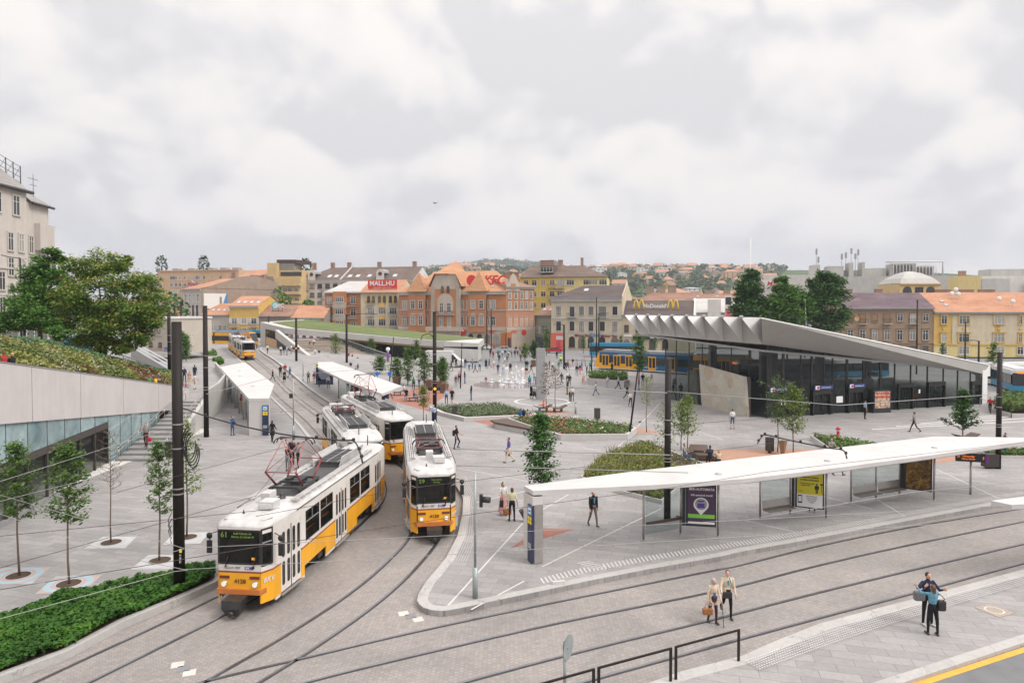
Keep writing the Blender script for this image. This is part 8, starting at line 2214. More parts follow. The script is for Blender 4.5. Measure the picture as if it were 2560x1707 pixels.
feeder([(437,1012),(500,1035),(603,1064),(725,1088),(847,1100),(884,1102),(900,1130),(906,1155)],'black clamped feeder cable sagging from the thick mast to the tram roof',6.3,9)
feeder([(1894,1108),(1904,1092),(1917,1087),(1973,1100),(2062,1118),(2107,1125),(2117,1145)],'black clamped feeder cable arching over the long canopy',5.4,8)
# --- small furniture
def box_thing(name,label,cat,u,v,parts,z=0.0,raised=False,rz=0.0,group=None):
 t=thing(name,label,cat,gp(u,v,z,raised),rz,group)
 for nm,bm,m in parts:bm.build(nm,m,t)
 return t
def MBf(f):b=MB();f(b);return b
M_BIN=mat('bin_brown',(0.040,0.032,0.028),0.5,0.1,3)
for u,v,lb in((1137,1043,'black litter bin at the edge of the grey green bed'),(1493,1050,'black litter bin behind the rose bed'),(1924,1132,'black litter bin behind the long canopy on the orange surface'),(1507,948,'dark blue litter bin before the long planter'),(1055,915,'black litter bin near the pavilion lawn')):
 box_thing('litter_bin',lb,'bin',u,v,[('body',MBf(lambda b:b.box((0,0,0.62),(0.44,0.44,0.95))),M_BIN),('foot',MBf(lambda b:b.box((0,0,0.07),(0.16,0.16,0.15))),M_BLACK),('lid',MBf(lambda b:b.box((0,0,1.12),(0.46,0.46,0.05))),M_BLACK)],rz=0.3)
box_thing('cabinet','black control cabinet at the foot of the right edge mast','cabinet',2484,1172,[('body',MBf(lambda b:b.box((-0.1,0.2,0.55),(0.9,0.5,0.85))),M_BIN),('plinth',MBf(lambda b:b.box((-0.1,0.2,0.06),(0.5,0.3,0.13))),M_BLACK)])
box_thing('cabinet','dark control box beside the foot of the concrete stairs','cabinet',424,1146,[('body',MBf(lambda b:b.box((0,0,0.6),(0.5,0.4,1.15))),M_BIN),('lid',MBf(lambda b:b.box((0,0,1.19),(0.54,0.44,0.04))),M_BLACK)])
box_thing('bollard','grey cylindrical bollard on the open plaza right of the lounger','bollard',1439,1034,[('post',MBf(lambda b:b.cyl((0,0),0.1,0,1.05,12)),M_GALV),('cap',MBf(lambda b:b.cyl((0,0),0.105,1.05,1.1,12)),M_DARK)])
box_thing('wooden_pot','tapering wooden tree pot beside the litter bin on the orange surface','planter',1957,1136,[('pot',MBf(lambda b:b.lathe((0,0,0),[(0.14,0),(0.33,1.0),(0.30,1.0),(0.28,0.9)],4,0,False)),mat('pot_wood',(0.25,0.14,0.07),0.6,0.2,5))])
M_HYD=mat('hydrant_red',(0.48,0.025,0.03),0.4,0.05)
for u,v,lb in((2095,1097,'red fire hydrant in front of the hall steps'),(1504,938,'red fire hydrant before the blue and yellow tram')):
 box_thing('fire_hydrant',lb,'hydrant',u,v,[('barrel',MBf(lambda b:b.lathe((0,0,0),[(0.15,0),(0.12,0.06),(0.11,0.62),(0.13,0.66)],12)),M_HYD),('collar',MBf(lambda b:b.cyl((0,0),0.125,0.66,0.74,12)),M_WHITE),('bonnet',MBf(lambda b:(b.lathe((0,0,0.74),[(0.14,0),(0.15,0.12),(0.09,0.22),(0.03,0.28)],12),b.tube([(-0.2,0,0.82),(0.2,0,0.82)],0.055,8))),M_HYD)])
for u,v,lb,s in((1394,1029,'dark wooden lounger right of the sparse brown tree',0),(1357,1028,'dark wooden lounger with a person in orange',1),(993,988,'dark wooden lounger on the red surface, left one',1),(1031,1002,'dark wooden lounger on the red surface, nearer one',1),(2414,1105,'dark lounger behind the long canopy by the conical tree',0)):
 box_thing('lounger',lb,'lounger',u,v,[('seat',MBf(lambda b:b.rings([[(x,y,z)for y in(-0.45,0.45)for z in((z1,z0)if y<0 else(z0,z1))]for x,z0,z1 in((-0.95,0.62,0.66),(-0.4,0.34,0.42),(0.3,0.34,0.42),(0.95,0.66,0.70))],0,False)),M_WOODD),('leg',MBf(lambda b:b.box((-0.35,0,0.17),(0.08,0.7,0.34))),M_DARK),('leg',MBf(lambda b:b.box((0.4,0,0.2),(0.08,0.7,0.40))),M_DARK)],rz=0.2)
box_thing('picnic_bench','dark faceted double bench on the orange surface with a person in navy','bench',1752,1147,[('back_bench',MBf(lambda b:b.prism([(-0.9,0.3),(0.6,0.3),(0.5,0.9),(-0.7,0.9)],0.1,lambda x,y:0.55+0.5*(y-0.3))),M_WOODD),('front_bench',MBf(lambda b:b.prism([(-0.3,-0.7),(1.2,-0.6),(1.1,0.05),(-0.5,0.0)],0.1,lambda x,y:0.42)),M_WOODD)],rz=-0.2)
for u,v,lb in((1074,972,'brown wooden planter box beside the signal mast, left one'),(1102,975,'brown wooden planter box just right of the signal mast'),(1110,982,'tall brown planter box on the red surface'),(1335,916,'brown planter box behind the monolith'),(992,962,'brown planter box below the leafy clump')):
 box_thing('planter_box',lb,'planter',u,v,[('box',MBf(lambda b:b.lathe((0,0,0),[(0.5,0),(0.66,1.15),(0.58,1.15),(0.55,1.0)],4,0,False)),mat('planter_wood',(0.16,0.095,0.06),0.7,0.2,4)),('soil',MBf(lambda b:b.lathe((0,0,1.0),[(0.56,0),(0.01,0.02)],4,0,False,False)),M_SOIL)],rz=0.4)
p=gp(1352,999);t=thing('monolith','tall plain grey slab standing inside the inlaid ring','monolith',p,rad(8));h=at(1352,871,p.y).z;b=MB();b.box((0,0.2,h/2),(0.98,0.55,h));b.build('slab',mat('monolith_grey',(0.27,0.27,0.275),0.5,0.05,1),t);text('FŐMTERV',0.24,mat('monolith_text',(0.34,0.34,0.345),0.5,0),t,(0,-0.08,h-0.75),bold=0.004)
t=thing('fountain','cluster of white water jets rising from the plaza paving','fountain',gp(1265,962))
b=MB();b.face([(4.6*math.cos(a),4.4*math.sin(a),0.006)for a in[2*math.pi*i/30 for i in range(30)]]);b.build('wet_basin',mat('wet_paving',(0.24,0.235,0.25),0.12,0.12,1),t)
M_WATER=mat('white_water',(0.80,0.80,0.82),0.3,0,trans=0.3)
rnd=random.Random(4)
for u,v,top in((1228,957,947),(1250,953,936),(1264,956,920),(1268,948,918),(1279,957,930),(1282,962,942),(1291,950,915),(1296,956,926),(1299,962,937),(1306,957,922),(1308,952,920),(1255,962,948)):
 p=gp(u,v)-t.location;p.x*=0.98;h=(v-top)/1700*gp(u,v).y
 b=MB();b.lathe((p.x,p.y,0),[(0.24,0),(0.10,0.08),(0.09,h*0.6),(0.17,h*0.86),(0.13,h),(0.02,h*1.05)],7);b.lathe((p.x,p.y,0),[(0.55,0.0),(0.4,0.10),(0.2,0.14),(0.06,0.2)],7)
 b.build('water_jet',M_WATER,t)
for u,v,lb in((943,962,'small round blue sign on a black post left of the planter trees'),(974,962,'blue lit round signal on a black post beside the leafy clump')):
 p,h=H_at(u,v,934);t=thing('blue_sign',lb,'sign',p);b=MB();b.cyl((0,0),0.05,0,h,6);b.build('post',M_POLE,t);b=MB();b.tube([(0,-0.06,h),(0,-0.1,h)],0.3,16);b.build('disc',mat('sign_cobalt',(0.03,0.16,0.60),0.4,0),t)
p,h=H_at(970,912,873);t=thing('totem','slim white totem with a violet band before the pavilion glass','totem',p);b=MB();b.cyl((0,0),0.16,0,h,8);b.build('post',M_GALV,t);b=MB();b.box((0,-0.1,h*0.55),(0.42,0.3,h*0.5));b.build('band',M_VIOLET,t);b=MB();b.ball((0,0,h),0.4,0,8,6);b.build('head',M_WHITE,t)
t=thing('hall_steps','low white edged steps beside the hall leading to the right edge','steps',gp(2420,1075));b=MB()
for i in range(4):P=[gp(u,v)-t.location for u,v in((2180+60*i,1074-7*i),(2620,1051-8*i),(2620,1049.3-8*i),(2180+60*i,1072.6-7*i))];b.prism([(q.x,q.y)for q in P],0,0.02+0.012*i)
b.build('tread_edge',M_WHITELINE,t)
t=thing('guard_rail','dark rail with white arm beside the last hall door','railing',gp(2450,1018));b=MB();b.tube([(0,0,0),(0,0,1.0),(1.3,-1.0,0.4)],0.05,6);b.build('arm',M_WHITE,t)
t=thing('guard_rail','black handrail at the hedge bed by the right edge','railing',gp(2528,1044));b=MB();b.tube([(0,0,0),(0,0,1.1),(3.5,-1.8,0.9),(3.5,-1.8,0)],0.04,6);b.build('rail',M_DARK,t)
t=thing('guard_rail','black railing beside the upper stairs below the blossoming tree','railing',(-44,76,2.3));b=MB();P=[at(308,888,88),at(350,905,84),at(400,922,80),at(432,930,78)];P=[p-t.location for p in P];b.tube(P,0.05,6)
for p in P:b.tube([p,p-Vector((0,0,1.2))],0.05,6)
b.build('rail',M_DARK,t)
t=thing('ramp','pale grey ramp with parallel rails rising to the left behind the bank','ramp',(-52,88,2.2));b=MB();A,B_=at(327,868,96)-t.location,at(436,932,78)-t.location
for k in range(3):o=Vector((0.55*k,0.35*k,0));b.face([A+o,B_+o,B_+o+Vector((0.3,0.2,0.02)),A+o+Vector((0.3,0.2,0.02))])
b.face([A,B_,B_-Vector((0,0,0.6)),A-Vector((0,0,1.4))])
b.build('ramp_slab',M_GREYM,t)
for u,v,lb in((1398,914,'dark crowd barrier before the tram stop, left'),(1440,916,'dark crowd barrier before the tram stop, right'),(1460,905,'dark crowd barrier along the far tram track')):
 t=thing('crowd_barrier',lb,'railing',gp(u,v),-0.2);b=MB();b.tube([(0,0,0),(0,0,1.1),(3.4,0,1.1),(3.4,0,0)],0.05,5);b.tube([(1.7,0,0),(1.7,0,1.1)],0.05,5);b.build('rail',M_DARK,t)
b=MB();p=at(1087,508,60);b.add([(0,0,0),(0.3,0.1,0.12),(0.05,0.05,0.03),(-0.28,0.0,0.16),(0.12,-0.1,-0.06)],[(0,1,2),(0,2,3),(0,4,1)]);b.ball((0,0,0),(0.14,0.05,0.05),0,6,5);o=b.build('bird',M_DARK,loc=p);tag(o,'tiny dark bird flying alone in the cloudy sky','bird')
b=MB();b.ball((0,0,0.1),(0.14,0.08,0.08),0,8,6);b.ball((0.12,0,0.18),0.045,0,6,5);b.add([(-0.12,0.04,0.1),(-0.28,0,0.08),(-0.12,-0.04,0.1)],[(0,1,2)]);o=b.build('pigeon',M_DARK,loc=gp(1600,1057));tag(o,'dark pigeon walking on the paving right of the rose bed','bird')
b=MB();b.box((0,0,0.06),(0.5,0.13,0.12));o=b.build('kerb_stone',M_WHITELINE,loc=gp(1396,1459),rz=0.2,bevel=0.01);tag(o,'small loose white stone block lying by the island kerb','stone')
# --- vehicles
M_BUSB=mat('bus_blue',(0.02,0.20,0.34),0.35,0.04);M_BUSW=mat('bus_white',(0.58,0.58,0.58),0.4,0.05);M_ADB=mat('advert_blue',(0.015,0.11,0.26),0.4,0.1,0.8)
M_TYRE=mat('tyre',(0.02,0.02,0.02),0.8,0.1);M_CARG=glass('car_glass',(0.02,0.025,0.03),0.04,0.0)
def wheels(t,xs,half,r=0.33,w=0.22):
 for x in xs:
  for s in(-1,1):
   b=MB();b.tube([(x,s*(half-w),r),(x,s*half,r)],r,14);o=b.build('wheel',M_TYRE,t);b=MB();b.tube([(x,s*half,r),(x,s*(half+0.015),r)],r*0.55,10);b.build('rim',M_GREYM,o)
def vehicle(name,label,cat,p,ang,L,W,prof,mats,wins,wh,r=0.33,inset=0.12,group=None):
 """prof: side outline (x, z); local +x is the front"""
 t=thing(name,label,cat,p,ang,group);b=MB();zs=[z for _,z in prof];zt=max(zs)
 rings=[]
 for y,k in((-W/2,1),(-W/2+0.06,0),(W/2-0.06,0),(W/2,1)):
  cx=L/2;zm=0.7;rings.append([((x-cx)*(0.985 if k else 1)+cx-L/2,y*(1-inset*max(0,(z-0.9)/max(0.1,zt-0.9))),zm+(z-zm)*(0.97 if k else 1))for x,z in prof])
 b.rings(rings,0,False);b.build('body',mats,t)
 for s in(-1,1):
  for q in wins:
   c=MB();pts=[(x-L/2,s*(W/2*(1-inset*max(0,(z-0.9)/max(0.1,zt-0.9)))+0.012),z)for x,z in q];c.face(pts if s<0 else pts[::-1]);c.build('window',M_CARG,t)
 wheels(t,[x-L/2 for x in wh],W/2-0.02,r)
 return t
CAR=[(0.05,0.35),(0.0,0.7),(0.15,0.95),(0.9,1.0),(1.5,1.42),(2.9,1.45),(3.5,1.0),(4.15,0.88),(4.25,0.6),(4.2,0.35)]
CW=[[(1.05,1.0),(2.1,1.0),(2.1,1.36),(1.55,1.36)],[(2.2,1.0),(3.3,1.0),(2.85,1.38),(2.2,1.38)]]
def car(u,v,lb,col,ang):
 t=vehicle('parked_car',lb,'car',gp(u,v,-0.26),ang,4.25,1.75,CAR,mat('car_'+col[0],col[1],0.25,0),CW,(0.85,3.4))
 for s in(-1,1):
  b=MB();b.box((2.08,s*0.62,0.68),(0.1,0.35,0.14));b.build('headlight',M_WHITE,t);b=MB();b.box((-2.1,s*0.66,0.78),(0.08,0.25,0.18));b.build('tail_light',M_HYD,t)
 b=MB();b.face([(1.33,-0.66,1.01),(1.33,0.66,1.01),(0.80,0.6,1.41),(0.80,-0.6,1.41)]);b.build('windscreen',M_CARG,t)
car(1260,880,'silver car on the road before the brick palace',('silver',(0.34,0.35,0.36)),0.05);car(1385,882,'red estate car behind the monolith',('red',(0.35,0.02,0.03)),0.0);car(1326,880,'dark blue car partly hidden by the crowd',('navy',(0.03,0.05,0.10)),3.2);car(1210,874,'white car at the corner of the pavilion',('white',(0.55,0.55,0.55)),0.2)
VAN=[(0.02,0.4),(0.0,2.2),(0.1,2.35),(3.0,2.35),(3.9,1.5),(4.75,1.25),(4.95,0.9),(4.9,0.4)]
t=vehicle('delivery_van','white box van with open cab door parked before the pavilion end wall','van',gp(1128,917),-0.12,4.95,2.0,VAN,mat('van_white',(0.56,0.555,0.55),0.35,0.04),[[(2.9,1.45),(3.85,1.45),(3.15,2.15),(2.9,2.15)]],(0.9,4.1),inset=0.06)
b=MB();b.bx(-4.6,0.3,-1.1,1.1,0.75,2.95);b.build('cargo_box',MATS['van_white'],t);b=MB();b.bx(0.32,0.7,-1.13,-1.1,0.9,2.3);b.build('open_door',M_INK,t);b=MB();b.box((-2.2,0,0.55),(4.6,1.6,0.25));b.build('chassis',M_DARK,t);wheels(t,(-3.2,),0.98)
vehicle('delivery_van','white van facing left behind the box van','van',gp(1074,912),3.1,4.95,2.0,VAN,MATS['van_white'],[[(2.9,1.45),(3.85,1.45),(3.15,2.15),(2.9,2.15)],[(1.4,1.45),(2.6,1.45),(2.6,2.1),(1.4,2.1)]],(0.9,4.1),inset=0.06)
def bus(lb,p,ang,L=12.0,top=M_BUSB,low=M_BUSB):
 t=thing('city_bus',lb,'bus',p,ang);b=MB();b.bx(-L/2,L/2,-1.25,1.25,0.35,1.15,0);b.bx(-L/2+0.02,L/2-0.02,-1.22,1.22,2.4,2.95,1);b.bx(-L/2+0.4,L/2-0.4,-0.8,0.8,2.95,3.15,1);b.bx(-L/2+0.05,L/2-0.05,-1.15,1.15,1.15,2.4,2);b.build('body',[low,top,M_INK],t)
 n=int(L/1.6)
 for i in range(n):
  for s in(-1,1):x=-L/2+0.15+i*(L-0.3)/n;b=MB();b.bx(x+0.05,x+(L-0.3)/n-0.05,s*1.21,s*1.235,1.2,2.38);b.build('window',M_CARG,t)
 for s in(-1,1):b=MB();b.bx(s*(L/2-0.02),s*(L/2+0.02),-1.1,1.1,1.0,2.6);b.build('windscreen',M_CARG,t)
 b=MB();b.bx(-L/2-0.03,-L/2-0.022,-0.6,0.6,2.55,2.8);b.build('destination_display',M_AMBER,t)
 wheels(t,(-L/2+2.6,L/2-3.2),1.24,0.45);return t
bus('blue city bus behind the blue and yellow tram',(23.5,153,-0.26),-0.1);bus('white roofed blue bus behind the glass hall, left one',(40,103,-0.2),0.25,14,M_BUSW);bus('white roofed blue bus behind the glass hall, right one',(53,106,-0.2),0.25,12,M_BUSW)
bus('blue bus standing at the right edge beyond the hall',(66.5,91,-0.1),1.2,12,M_BUSW);bus('white bus cut off by the right picture edge',(72,96,-0.1),0.2,12,M_BUSW,M_BUSW);bus('blue bus at the terminus behind the planted bank',(-86,128,1.9),0.2);bus('blue bus glimpsed behind the dark terminus shelter',(-97,120,1.9),0.1);bus('white and blue bus behind the yellow low floor tram',(-70,176,1.9),-0.1,14,M_BUSB,M_BUSW)
def lowfloor(lb,a,c,z,ads):
 a,c=Vector(a),Vector(c);d=c-a;L=d.length;t=thing('low_floor_tram',lb,'tram',(a.x,a.y,z),math.atan2(d.y,d.x));n=3;sl_=L/n
 for k in range(n):
  x0,x1=k*sl_+(0.0 if k==0 else 0.25),(k+1)*sl_-0.25;b=MB()
  if k==0:b.add([(x0+1.1,-1.2,3.2),(x0+1.1,1.2,3.2),(x0,1.0,1.0),(x0,-1.0,1.0),(x0+0.2,-1.0,0.3),(x0+0.2,1.0,0.3),(x0+1.1,-1.2,0.3),(x0+1.1,1.2,0.3)],[(0,3,2,1),(3,4,5,2),(0,6,4,3),(1,2,5,7)],0)
  xs=x0+(1.1 if k==0 else 0)
  b.bx(xs,x1,-1.2,1.2,0.3,1.15,2 if ads and k==1 else 0);b.bx(xs,x1,-1.19,1.19,1.15,2.35,1);b.bx(xs,x1,-1.2,1.2,2.35,3.0,2 if ads and k<2 else 0);b.bx(xs+0.5,x1-0.3,-0.9,0.9,3.0,3.45,3);b.build('car_section',[M_YEL,M_CARG,M_ADB,M_GREYM],t)
  for dx in((1.6,3.9,6.2)if k==0 else(1.2,4.6)):
   if xs+dx+1.3<x1:b=MB();b.bx(x0+dx,x0+dx+1.4,-1.235,-1.2,0.35,2.6,0);b.bx(x0+dx+0.15,x0+dx+0.62,-1.25,-1.235,0.75,2.4,1);b.bx(x0+dx+0.78,x0+dx+1.25,-1.25,-1.235,0.75,2.4,1);b.build('door',[M_YEL,M_CARG],t)
  if k<n-1:b=MB();b.bx(x1,x1+0.5,-1.1,1.1,0.35,3.1);b.build('bellows',M_BLACK,t)
 b=MB();b.add([(0.03,-0.95,1.1),(0.03,0.95,1.1),(1.02,1.1,3.0),(1.02,-1.1,3.0)],[(0,3,2,1)]);b.v=[(x-0.04,y,zz)for x,y,zz in b.v];b.build('windscreen',M_CARG,t)
 if ads:text('www.fitcard.hu',0.45,M_WHITE,t,(6.2,-1.22,2.68));text('www.fitcard.hu',0.4,M_WHITE,t,(11.0,-1.22,0.8))
 return t
lowfloor('yellow low floor tram with blue advertising stopped left of the glass hall',(15.2,120.5),(36.5,103.5),0.05,True)
lowfloor('long yellow low floor tram crossing behind the distant bend',(-60.5,160.5),(-92,170),1.75,False)
t=thing('motorbike','red and black motorbike parked on the far left walkway','motorbike',gp(482,878,0,True),1.4);b=MB();b.tube([(-0.7,0,0.6),(-0.2,0,0.85),(0.3,0,0.95),(0.6,0,0.9)],[0.12,0.2,0.22,0.1],8);b.tube([(0.55,0,1.0),(0.75,0,0.3)],0.05,6);b.tube([(0.5,-0.35,1.1),(0.5,0.35,1.1)],0.03,6);b.build('body',mat('bike_red',(0.35,0.03,0.03),0.35,0.2,4),t);wheels(t,(-0.7,0.75),0.08,0.32,0.14)
t=thing('terminus_shelter','dark glazed terminus shelter behind the bank at the left edge','shelter',at(40,862,72));t.location.z=7.0;b=MB();b.box((0,0,2.6),(5.6,2.4,0.25));b.build('roof',M_BRONZE,t);b=MB();b.bx(-2.7,2.7,0.9,0.95,0.2,2.4);b.build('glass_panel',M_SHOPG,t)
for x in(-2.6,-0.8,1.0,1.8,2.6):b=MB();b.cyl((x,-0.9),0.06,-3,2.5,6);b.build('post',M_GALV,t)
# ============================================================ PEOPLE
import numpy as np
PC={'k':('black',(0.016,0.015,0.017)),'n':('navy',(0.022,0.028,0.06)),'b':('blue',(0.03,0.09,0.24)),'l':('light blue',(0.34,0.42,0.55)),'w':('white',(0.60,0.58,0.56)),'g':('grey',(0.22,0.22,0.23)),'r':('red',(0.34,0.03,0.035)),'o':('orange',(0.72,0.13,0.03)),'y':('yellow',(0.70,0.40,0.03)),'e':('green',(0.06,0.20,0.07)),'t':('teal',(0.02,0.26,0.24)),'p':('pink',(0.55,0.14,0.20)),'q':('dusty pink',(0.50,0.27,0.26)),'m':('maroon',(0.06,0.02,0.025)),'c':('cream',(0.56,0.46,0.35)),'d':('denim',(0.045,0.09,0.17)),'v':('violet blue',(0.09,0.08,0.26)),'s':('brown',(0.12,0.075,0.05)),'h':('hi-vis',(0.55,0.75,0.05)),'a':('taupe',(0.16,0.125,0.105)),'z':('steel blue',(0.12,0.27,0.36)),'x':('grey striped',(0.12,0.11,0.115)),'i':('lime striped',(0.50,0.52,0.30))}
SKIN=mat('skin',(0.50,0.29,0.21),0.6,0.06,4);HAIRC={'k':mat('hair_dark',(0.02,0.015,0.012),0.6,0.2,8),'s':mat('hair_brown',(0.09,0.045,0.025),0.6,0.2,8),'b':mat('hair_blond',(0.42,0.27,0.11),0.6,0.2,8),'g':mat('hair_grey',(0.34,0.33,0.32),0.6,0.2,8),'r':mat('cap_red',(0.4,0.04,0.03),0.6,0)}
SHOE=mat('shoes_dark',(0.03,0.025,0.022),0.5,0.1);SHOEW=mat('shoes_white',(0.5,0.5,0.48),0.5,0.1);LIP=mat('lips',(0.30,0.09,0.08),0.6,0)
def _clm(k):
 def fn(N,L,P):
  tc=N.new('ShaderNodeTexCoord');w=N.new('ShaderNodeTexWave');w.bands_direction='Z';w.inputs['Scale'].default_value=4.2;L.new(tc.outputs['Object'],w.inputs['Vector'])
  L.new(_ramp(N,L,w.outputs['Fac'],[(0.42,PC[k][1]),(0.58,{'x':(0.34,0.31,0.30),'i':(0.60,0.54,0.42)}.get(k,(0.6,0.6,0.6)))]),P.inputs['Base Color'])
 return fn
def cloth(k):return node_mat('cloth_striped_'+k,_clm(k),0.85,0.2)if k in 'xi' else mat('cloth_'+PC[k][0].replace(' ','_').replace('-','_'),PC[k][1],0.85,0.16,9,spec=0.2,bump=0.3)
def capsule(a,c,ra,rc,n=10):
 a,c=Vector(a),Vector(c);t=(c-a).normalized()if(c-a).length>1e-6 else Vector((0,0,1));u=t.orthogonal().normalized();w=t.cross(u)
 prof=[(a-t*ra*k,ra*math.sqrt(max(0,1-k*k)))for k in(0.97,0.7,0.35)]+[(a,ra),(c,rc)]+[(c+t*rc*k,rc*math.sqrt(max(0,1-k*k)))for k in(0.35,0.7,0.97)]
 return[[p+u*(r*math.cos(2*math.pi*i/n))+w*(r*math.sin(2*math.pi*i/n))for i in range(n)]for p,r in prof]
def person_mesh(pose,fem=False,hair='short',skirt=None,coat=None,fine=False,arms=None,legs=None,lean=0.0,sleeve=True,shorts=False,turn=0.0,bare=False):
 """one continuous body, facing -Y; material slots: skin, hair, top, bottom, shoes"""
 prim=[];b=MB()
 def cap(a,c,ra,rc,m):b.rings(capsule(a,c,ra,rc,12 if fine else 8),m);prim.append((Vector(a),Vector(c),ra,rc,m))
 hp=0.92;S=0.155 if fem else 0.178;sit=pose=='sit'
 legs=legs or{'stand':((4,3,5),(-2,2,4)),'walk':((24,8,2),(-20,26,2)),'walkb':((-18,30,2),(26,6,2)),'sit':((86,88,8),(82,84,8))}[pose]
 arms=arms or{'stand':((6,9,14),(2,9,10)),'walk':((-22,8,18),(24,8,22)),'walkb':((24,8,22),(-20,8,18)),'sit':((40,8,55),(36,8,60))}[pose]
 for s,(hf,kb,out)in((1,legs[0]),(-1,legs[1])):
  h=Vector((s*0.085,0,hp));a=rad(hf);o=rad(out)
  d1=Vector((s*math.sin(o)*math.cos(a),-math.sin(a),-math.cos(a)));k=h+d1*0.43;a2=rad(hf-kb);d2=Vector((0,-math.sin(a2),-math.cos(a2)));f=k+d2*0.42
  cap(h,k,0.082 if not fem else 0.085,0.056,3);cap(k,f,0.054,0.038,0 if(shorts or(skirt and skirt<0.5)or bare)else 3)
  toe=f+Vector((s*0.02,-0.15*math.cos(a2*0.5),-0.03-0.12*math.sin(max(-0.6,min(0.6,-a2)))));cap(f+Vector((0,0.03,-0.03)),toe,0.042,0.034,4)
 R=Matrix.Rotation(rad(lean),3,'X');T=lambda p:R@(Vector(p)-Vector((0,0,hp)))+Vector((0,0,hp))
 tor=[(0.86,0.145,0.10,3),(0.92,0.165,0.115,3),(0.99,0.155 if not fem else 0.165,0.112,3),(1.08,0.145 if not fem else 0.122,0.10,2),(1.22,S-0.01,0.115,2),(1.36,S+0.005,0.11,2),(1.44,S*0.72,0.085,2),(1.49,0.055,0.055,0)]
 b.rings([[T((rx*math.cos(q),ry*math.sin(q),z))for q in[2*math.pi*i/14 for i in range(14)]]for z,rx,ry,m in tor],2)
 for i in range(len(tor)-1):prim.append((T((0,0,tor[i][0])),T((0,0,tor[i+1][0])),tor[i][1],tor[i+1][1],tor[i][3]if i else 3))
 hands=[]
 for s,(sf,so_,el)in((1,arms[0]),(-1,arms[1])):
  sh=T((s*S,0,1.415));a=rad(sf);o=rad(so_);d1=Vector((s*math.sin(o),-math.sin(a)*math.cos(o),-math.cos(a)*math.cos(o)));e=sh+d1*0.29;a2=rad(sf+el);d2=Vector((s*math.sin(o)*(0.4 if el<60 else-0.5),-math.sin(a2),-math.cos(a2))).normalized();w=e+d2*0.25
  cap(sh,e,0.056,0.043,2);cap(e,w,0.041,0.029,2 if sleeve else 0)
  u=Vector((0,1,0))if abs(d2.y)<0.8 else Vector((0,0,1));u=(u-d2*u.dot(d2)).normalized();nrm=d2.cross(u)
  pe=w+d2*0.085;hands.append(pe)
  if fine:
   for k in(-1,0,1):cap(w+u*0.018*k,pe+u*0.02*k,0.017,0.016,0)
   for k,(off,ln)in enumerate(((-0.032,0.066),(-0.011,0.078),(0.011,0.072),(0.032,0.056))):
    r0=pe+u*off;r1=r0+d2*ln*0.5-nrm*s*0.006;r2=r1+d2*ln*0.42-nrm*s*0.022;cap(r0,r1,0.0095,0.009,0);cap(r1,r2,0.009,0.0075,0)
   q0=w+d2*0.03+u*0.026;q1=q0+d2*0.03+u*0.026;cap(q0,q1,0.011,0.010,0);cap(q1,q1+d2*0.03+u*0.004,0.010,0.008,0)
  else:cap(w,pe+d2*0.05,0.034,0.024,0)
 hd=T((0,-0.015,1.60));Q=Matrix.Rotation(rad(turn),3,'Z');hv=lambda x,y,z:hd+Q@Vector((x,y,z))
 cap(T((0,0,1.46)),T((0,-0.01,1.55)),0.052,0.05,0)
 def ell(c,r,m):
  c=Vector(c);b.rings([[c+Q@Vector((r[0]*math.sin(th)*math.cos(q),r[1]*math.sin(th)*math.sin(q),-r[2]*math.cos(th)))for q in[2*math.pi*i/14 for i in range(14)]]for th in[math.pi*(0.03+0.94*j/9)for j in range(10)]],m);prim.append((c,c+Vector((0,0,0.001)),sum(r)/3,sum(r)/3,m,r))
 ell(hv(0,0,0.012),(0.074,0.092,0.115),0)
 if fine:
  cap(hv(0,-0.085,0.012),hv(0,-0.104,-0.012),0.010,0.014,0);cap(hv(0,-0.07,-0.075),hv(0,-0.078,-0.085),0.024,0.022,0)
  for s in(1,-1):cap(hv(s*0.074,0.01,0.02),hv(s*0.078,0.015,-0.015),0.012,0.010,0)
 if hair!='bald':ell(hv(0,0.022,0.042),(0.081,0.088,0.100),1)
 if hair=='long':cap(hv(0,0.055,0.03),T((0,0.085,1.33)),0.075,0.055,1)
 if hair=='bob':cap(hv(0.0,0.04,0.02),hv(0,0.035,-0.07),0.082,0.075,1)
 def cone(z0,z1,r0,r1,m,d0=0.72,d1=0.72):
  b.rings([[T((r0*math.cos(q),r0*d0*math.sin(q),z0))if z0>0.9 else Vector((r0*math.cos(q),r0*d0*math.sin(q),z0))for q in[2*math.pi*i/16 for i in range(16)]]if j==0 else[Vector(((r0+(r1-r0)*j/4)*math.cos(q),(r0*d0+(r1*d1-r0*d0)*j/4)*math.sin(q),z0+(z1-z0)*j/4))for q in[2*math.pi*i/16 for i in range(16)]]for j in range(5)],m)
  for j in range(6):z=z0+(z1-z0)*j/5;r=r0+(r1-r0)*j/5;prim.append((Vector((-r*0.4,0,z)),Vector((r*0.4,0,z)),r*0.68,r*0.68,m))
 if skirt:cone(1.04,0.98-skirt,0.15,0.21+0.10*skirt,3)
 if coat:cone(1.12,1.0-coat,0.165,0.205,2)
 me0=b.mesh('tmp',[SKIN]);o=bpy.data.objects.new('tmp',me0);COL.objects.link(o)
 md=o.modifiers.new('r','REMESH');md.mode='VOXEL';md.voxel_size=0.0075 if fine else 0.024;md.use_smooth_shade=True
 sm=o.modifiers.new('s','SMOOTH');sm.factor=0.5;sm.iterations=2 if fine else 1
 dg=bpy.context.evaluated_depsgraph_get();me=bpy.data.meshes.new_from_object(o.evaluated_get(dg));bpy.data.objects.remove(o);me.name='person'
 n=len(me.polygons);C=np.empty(n*3,'f');me.polygons.foreach_get('center',C);C=C.reshape(-1,3);best=np.full(n,9e9);mi=np.zeros(n,'i')
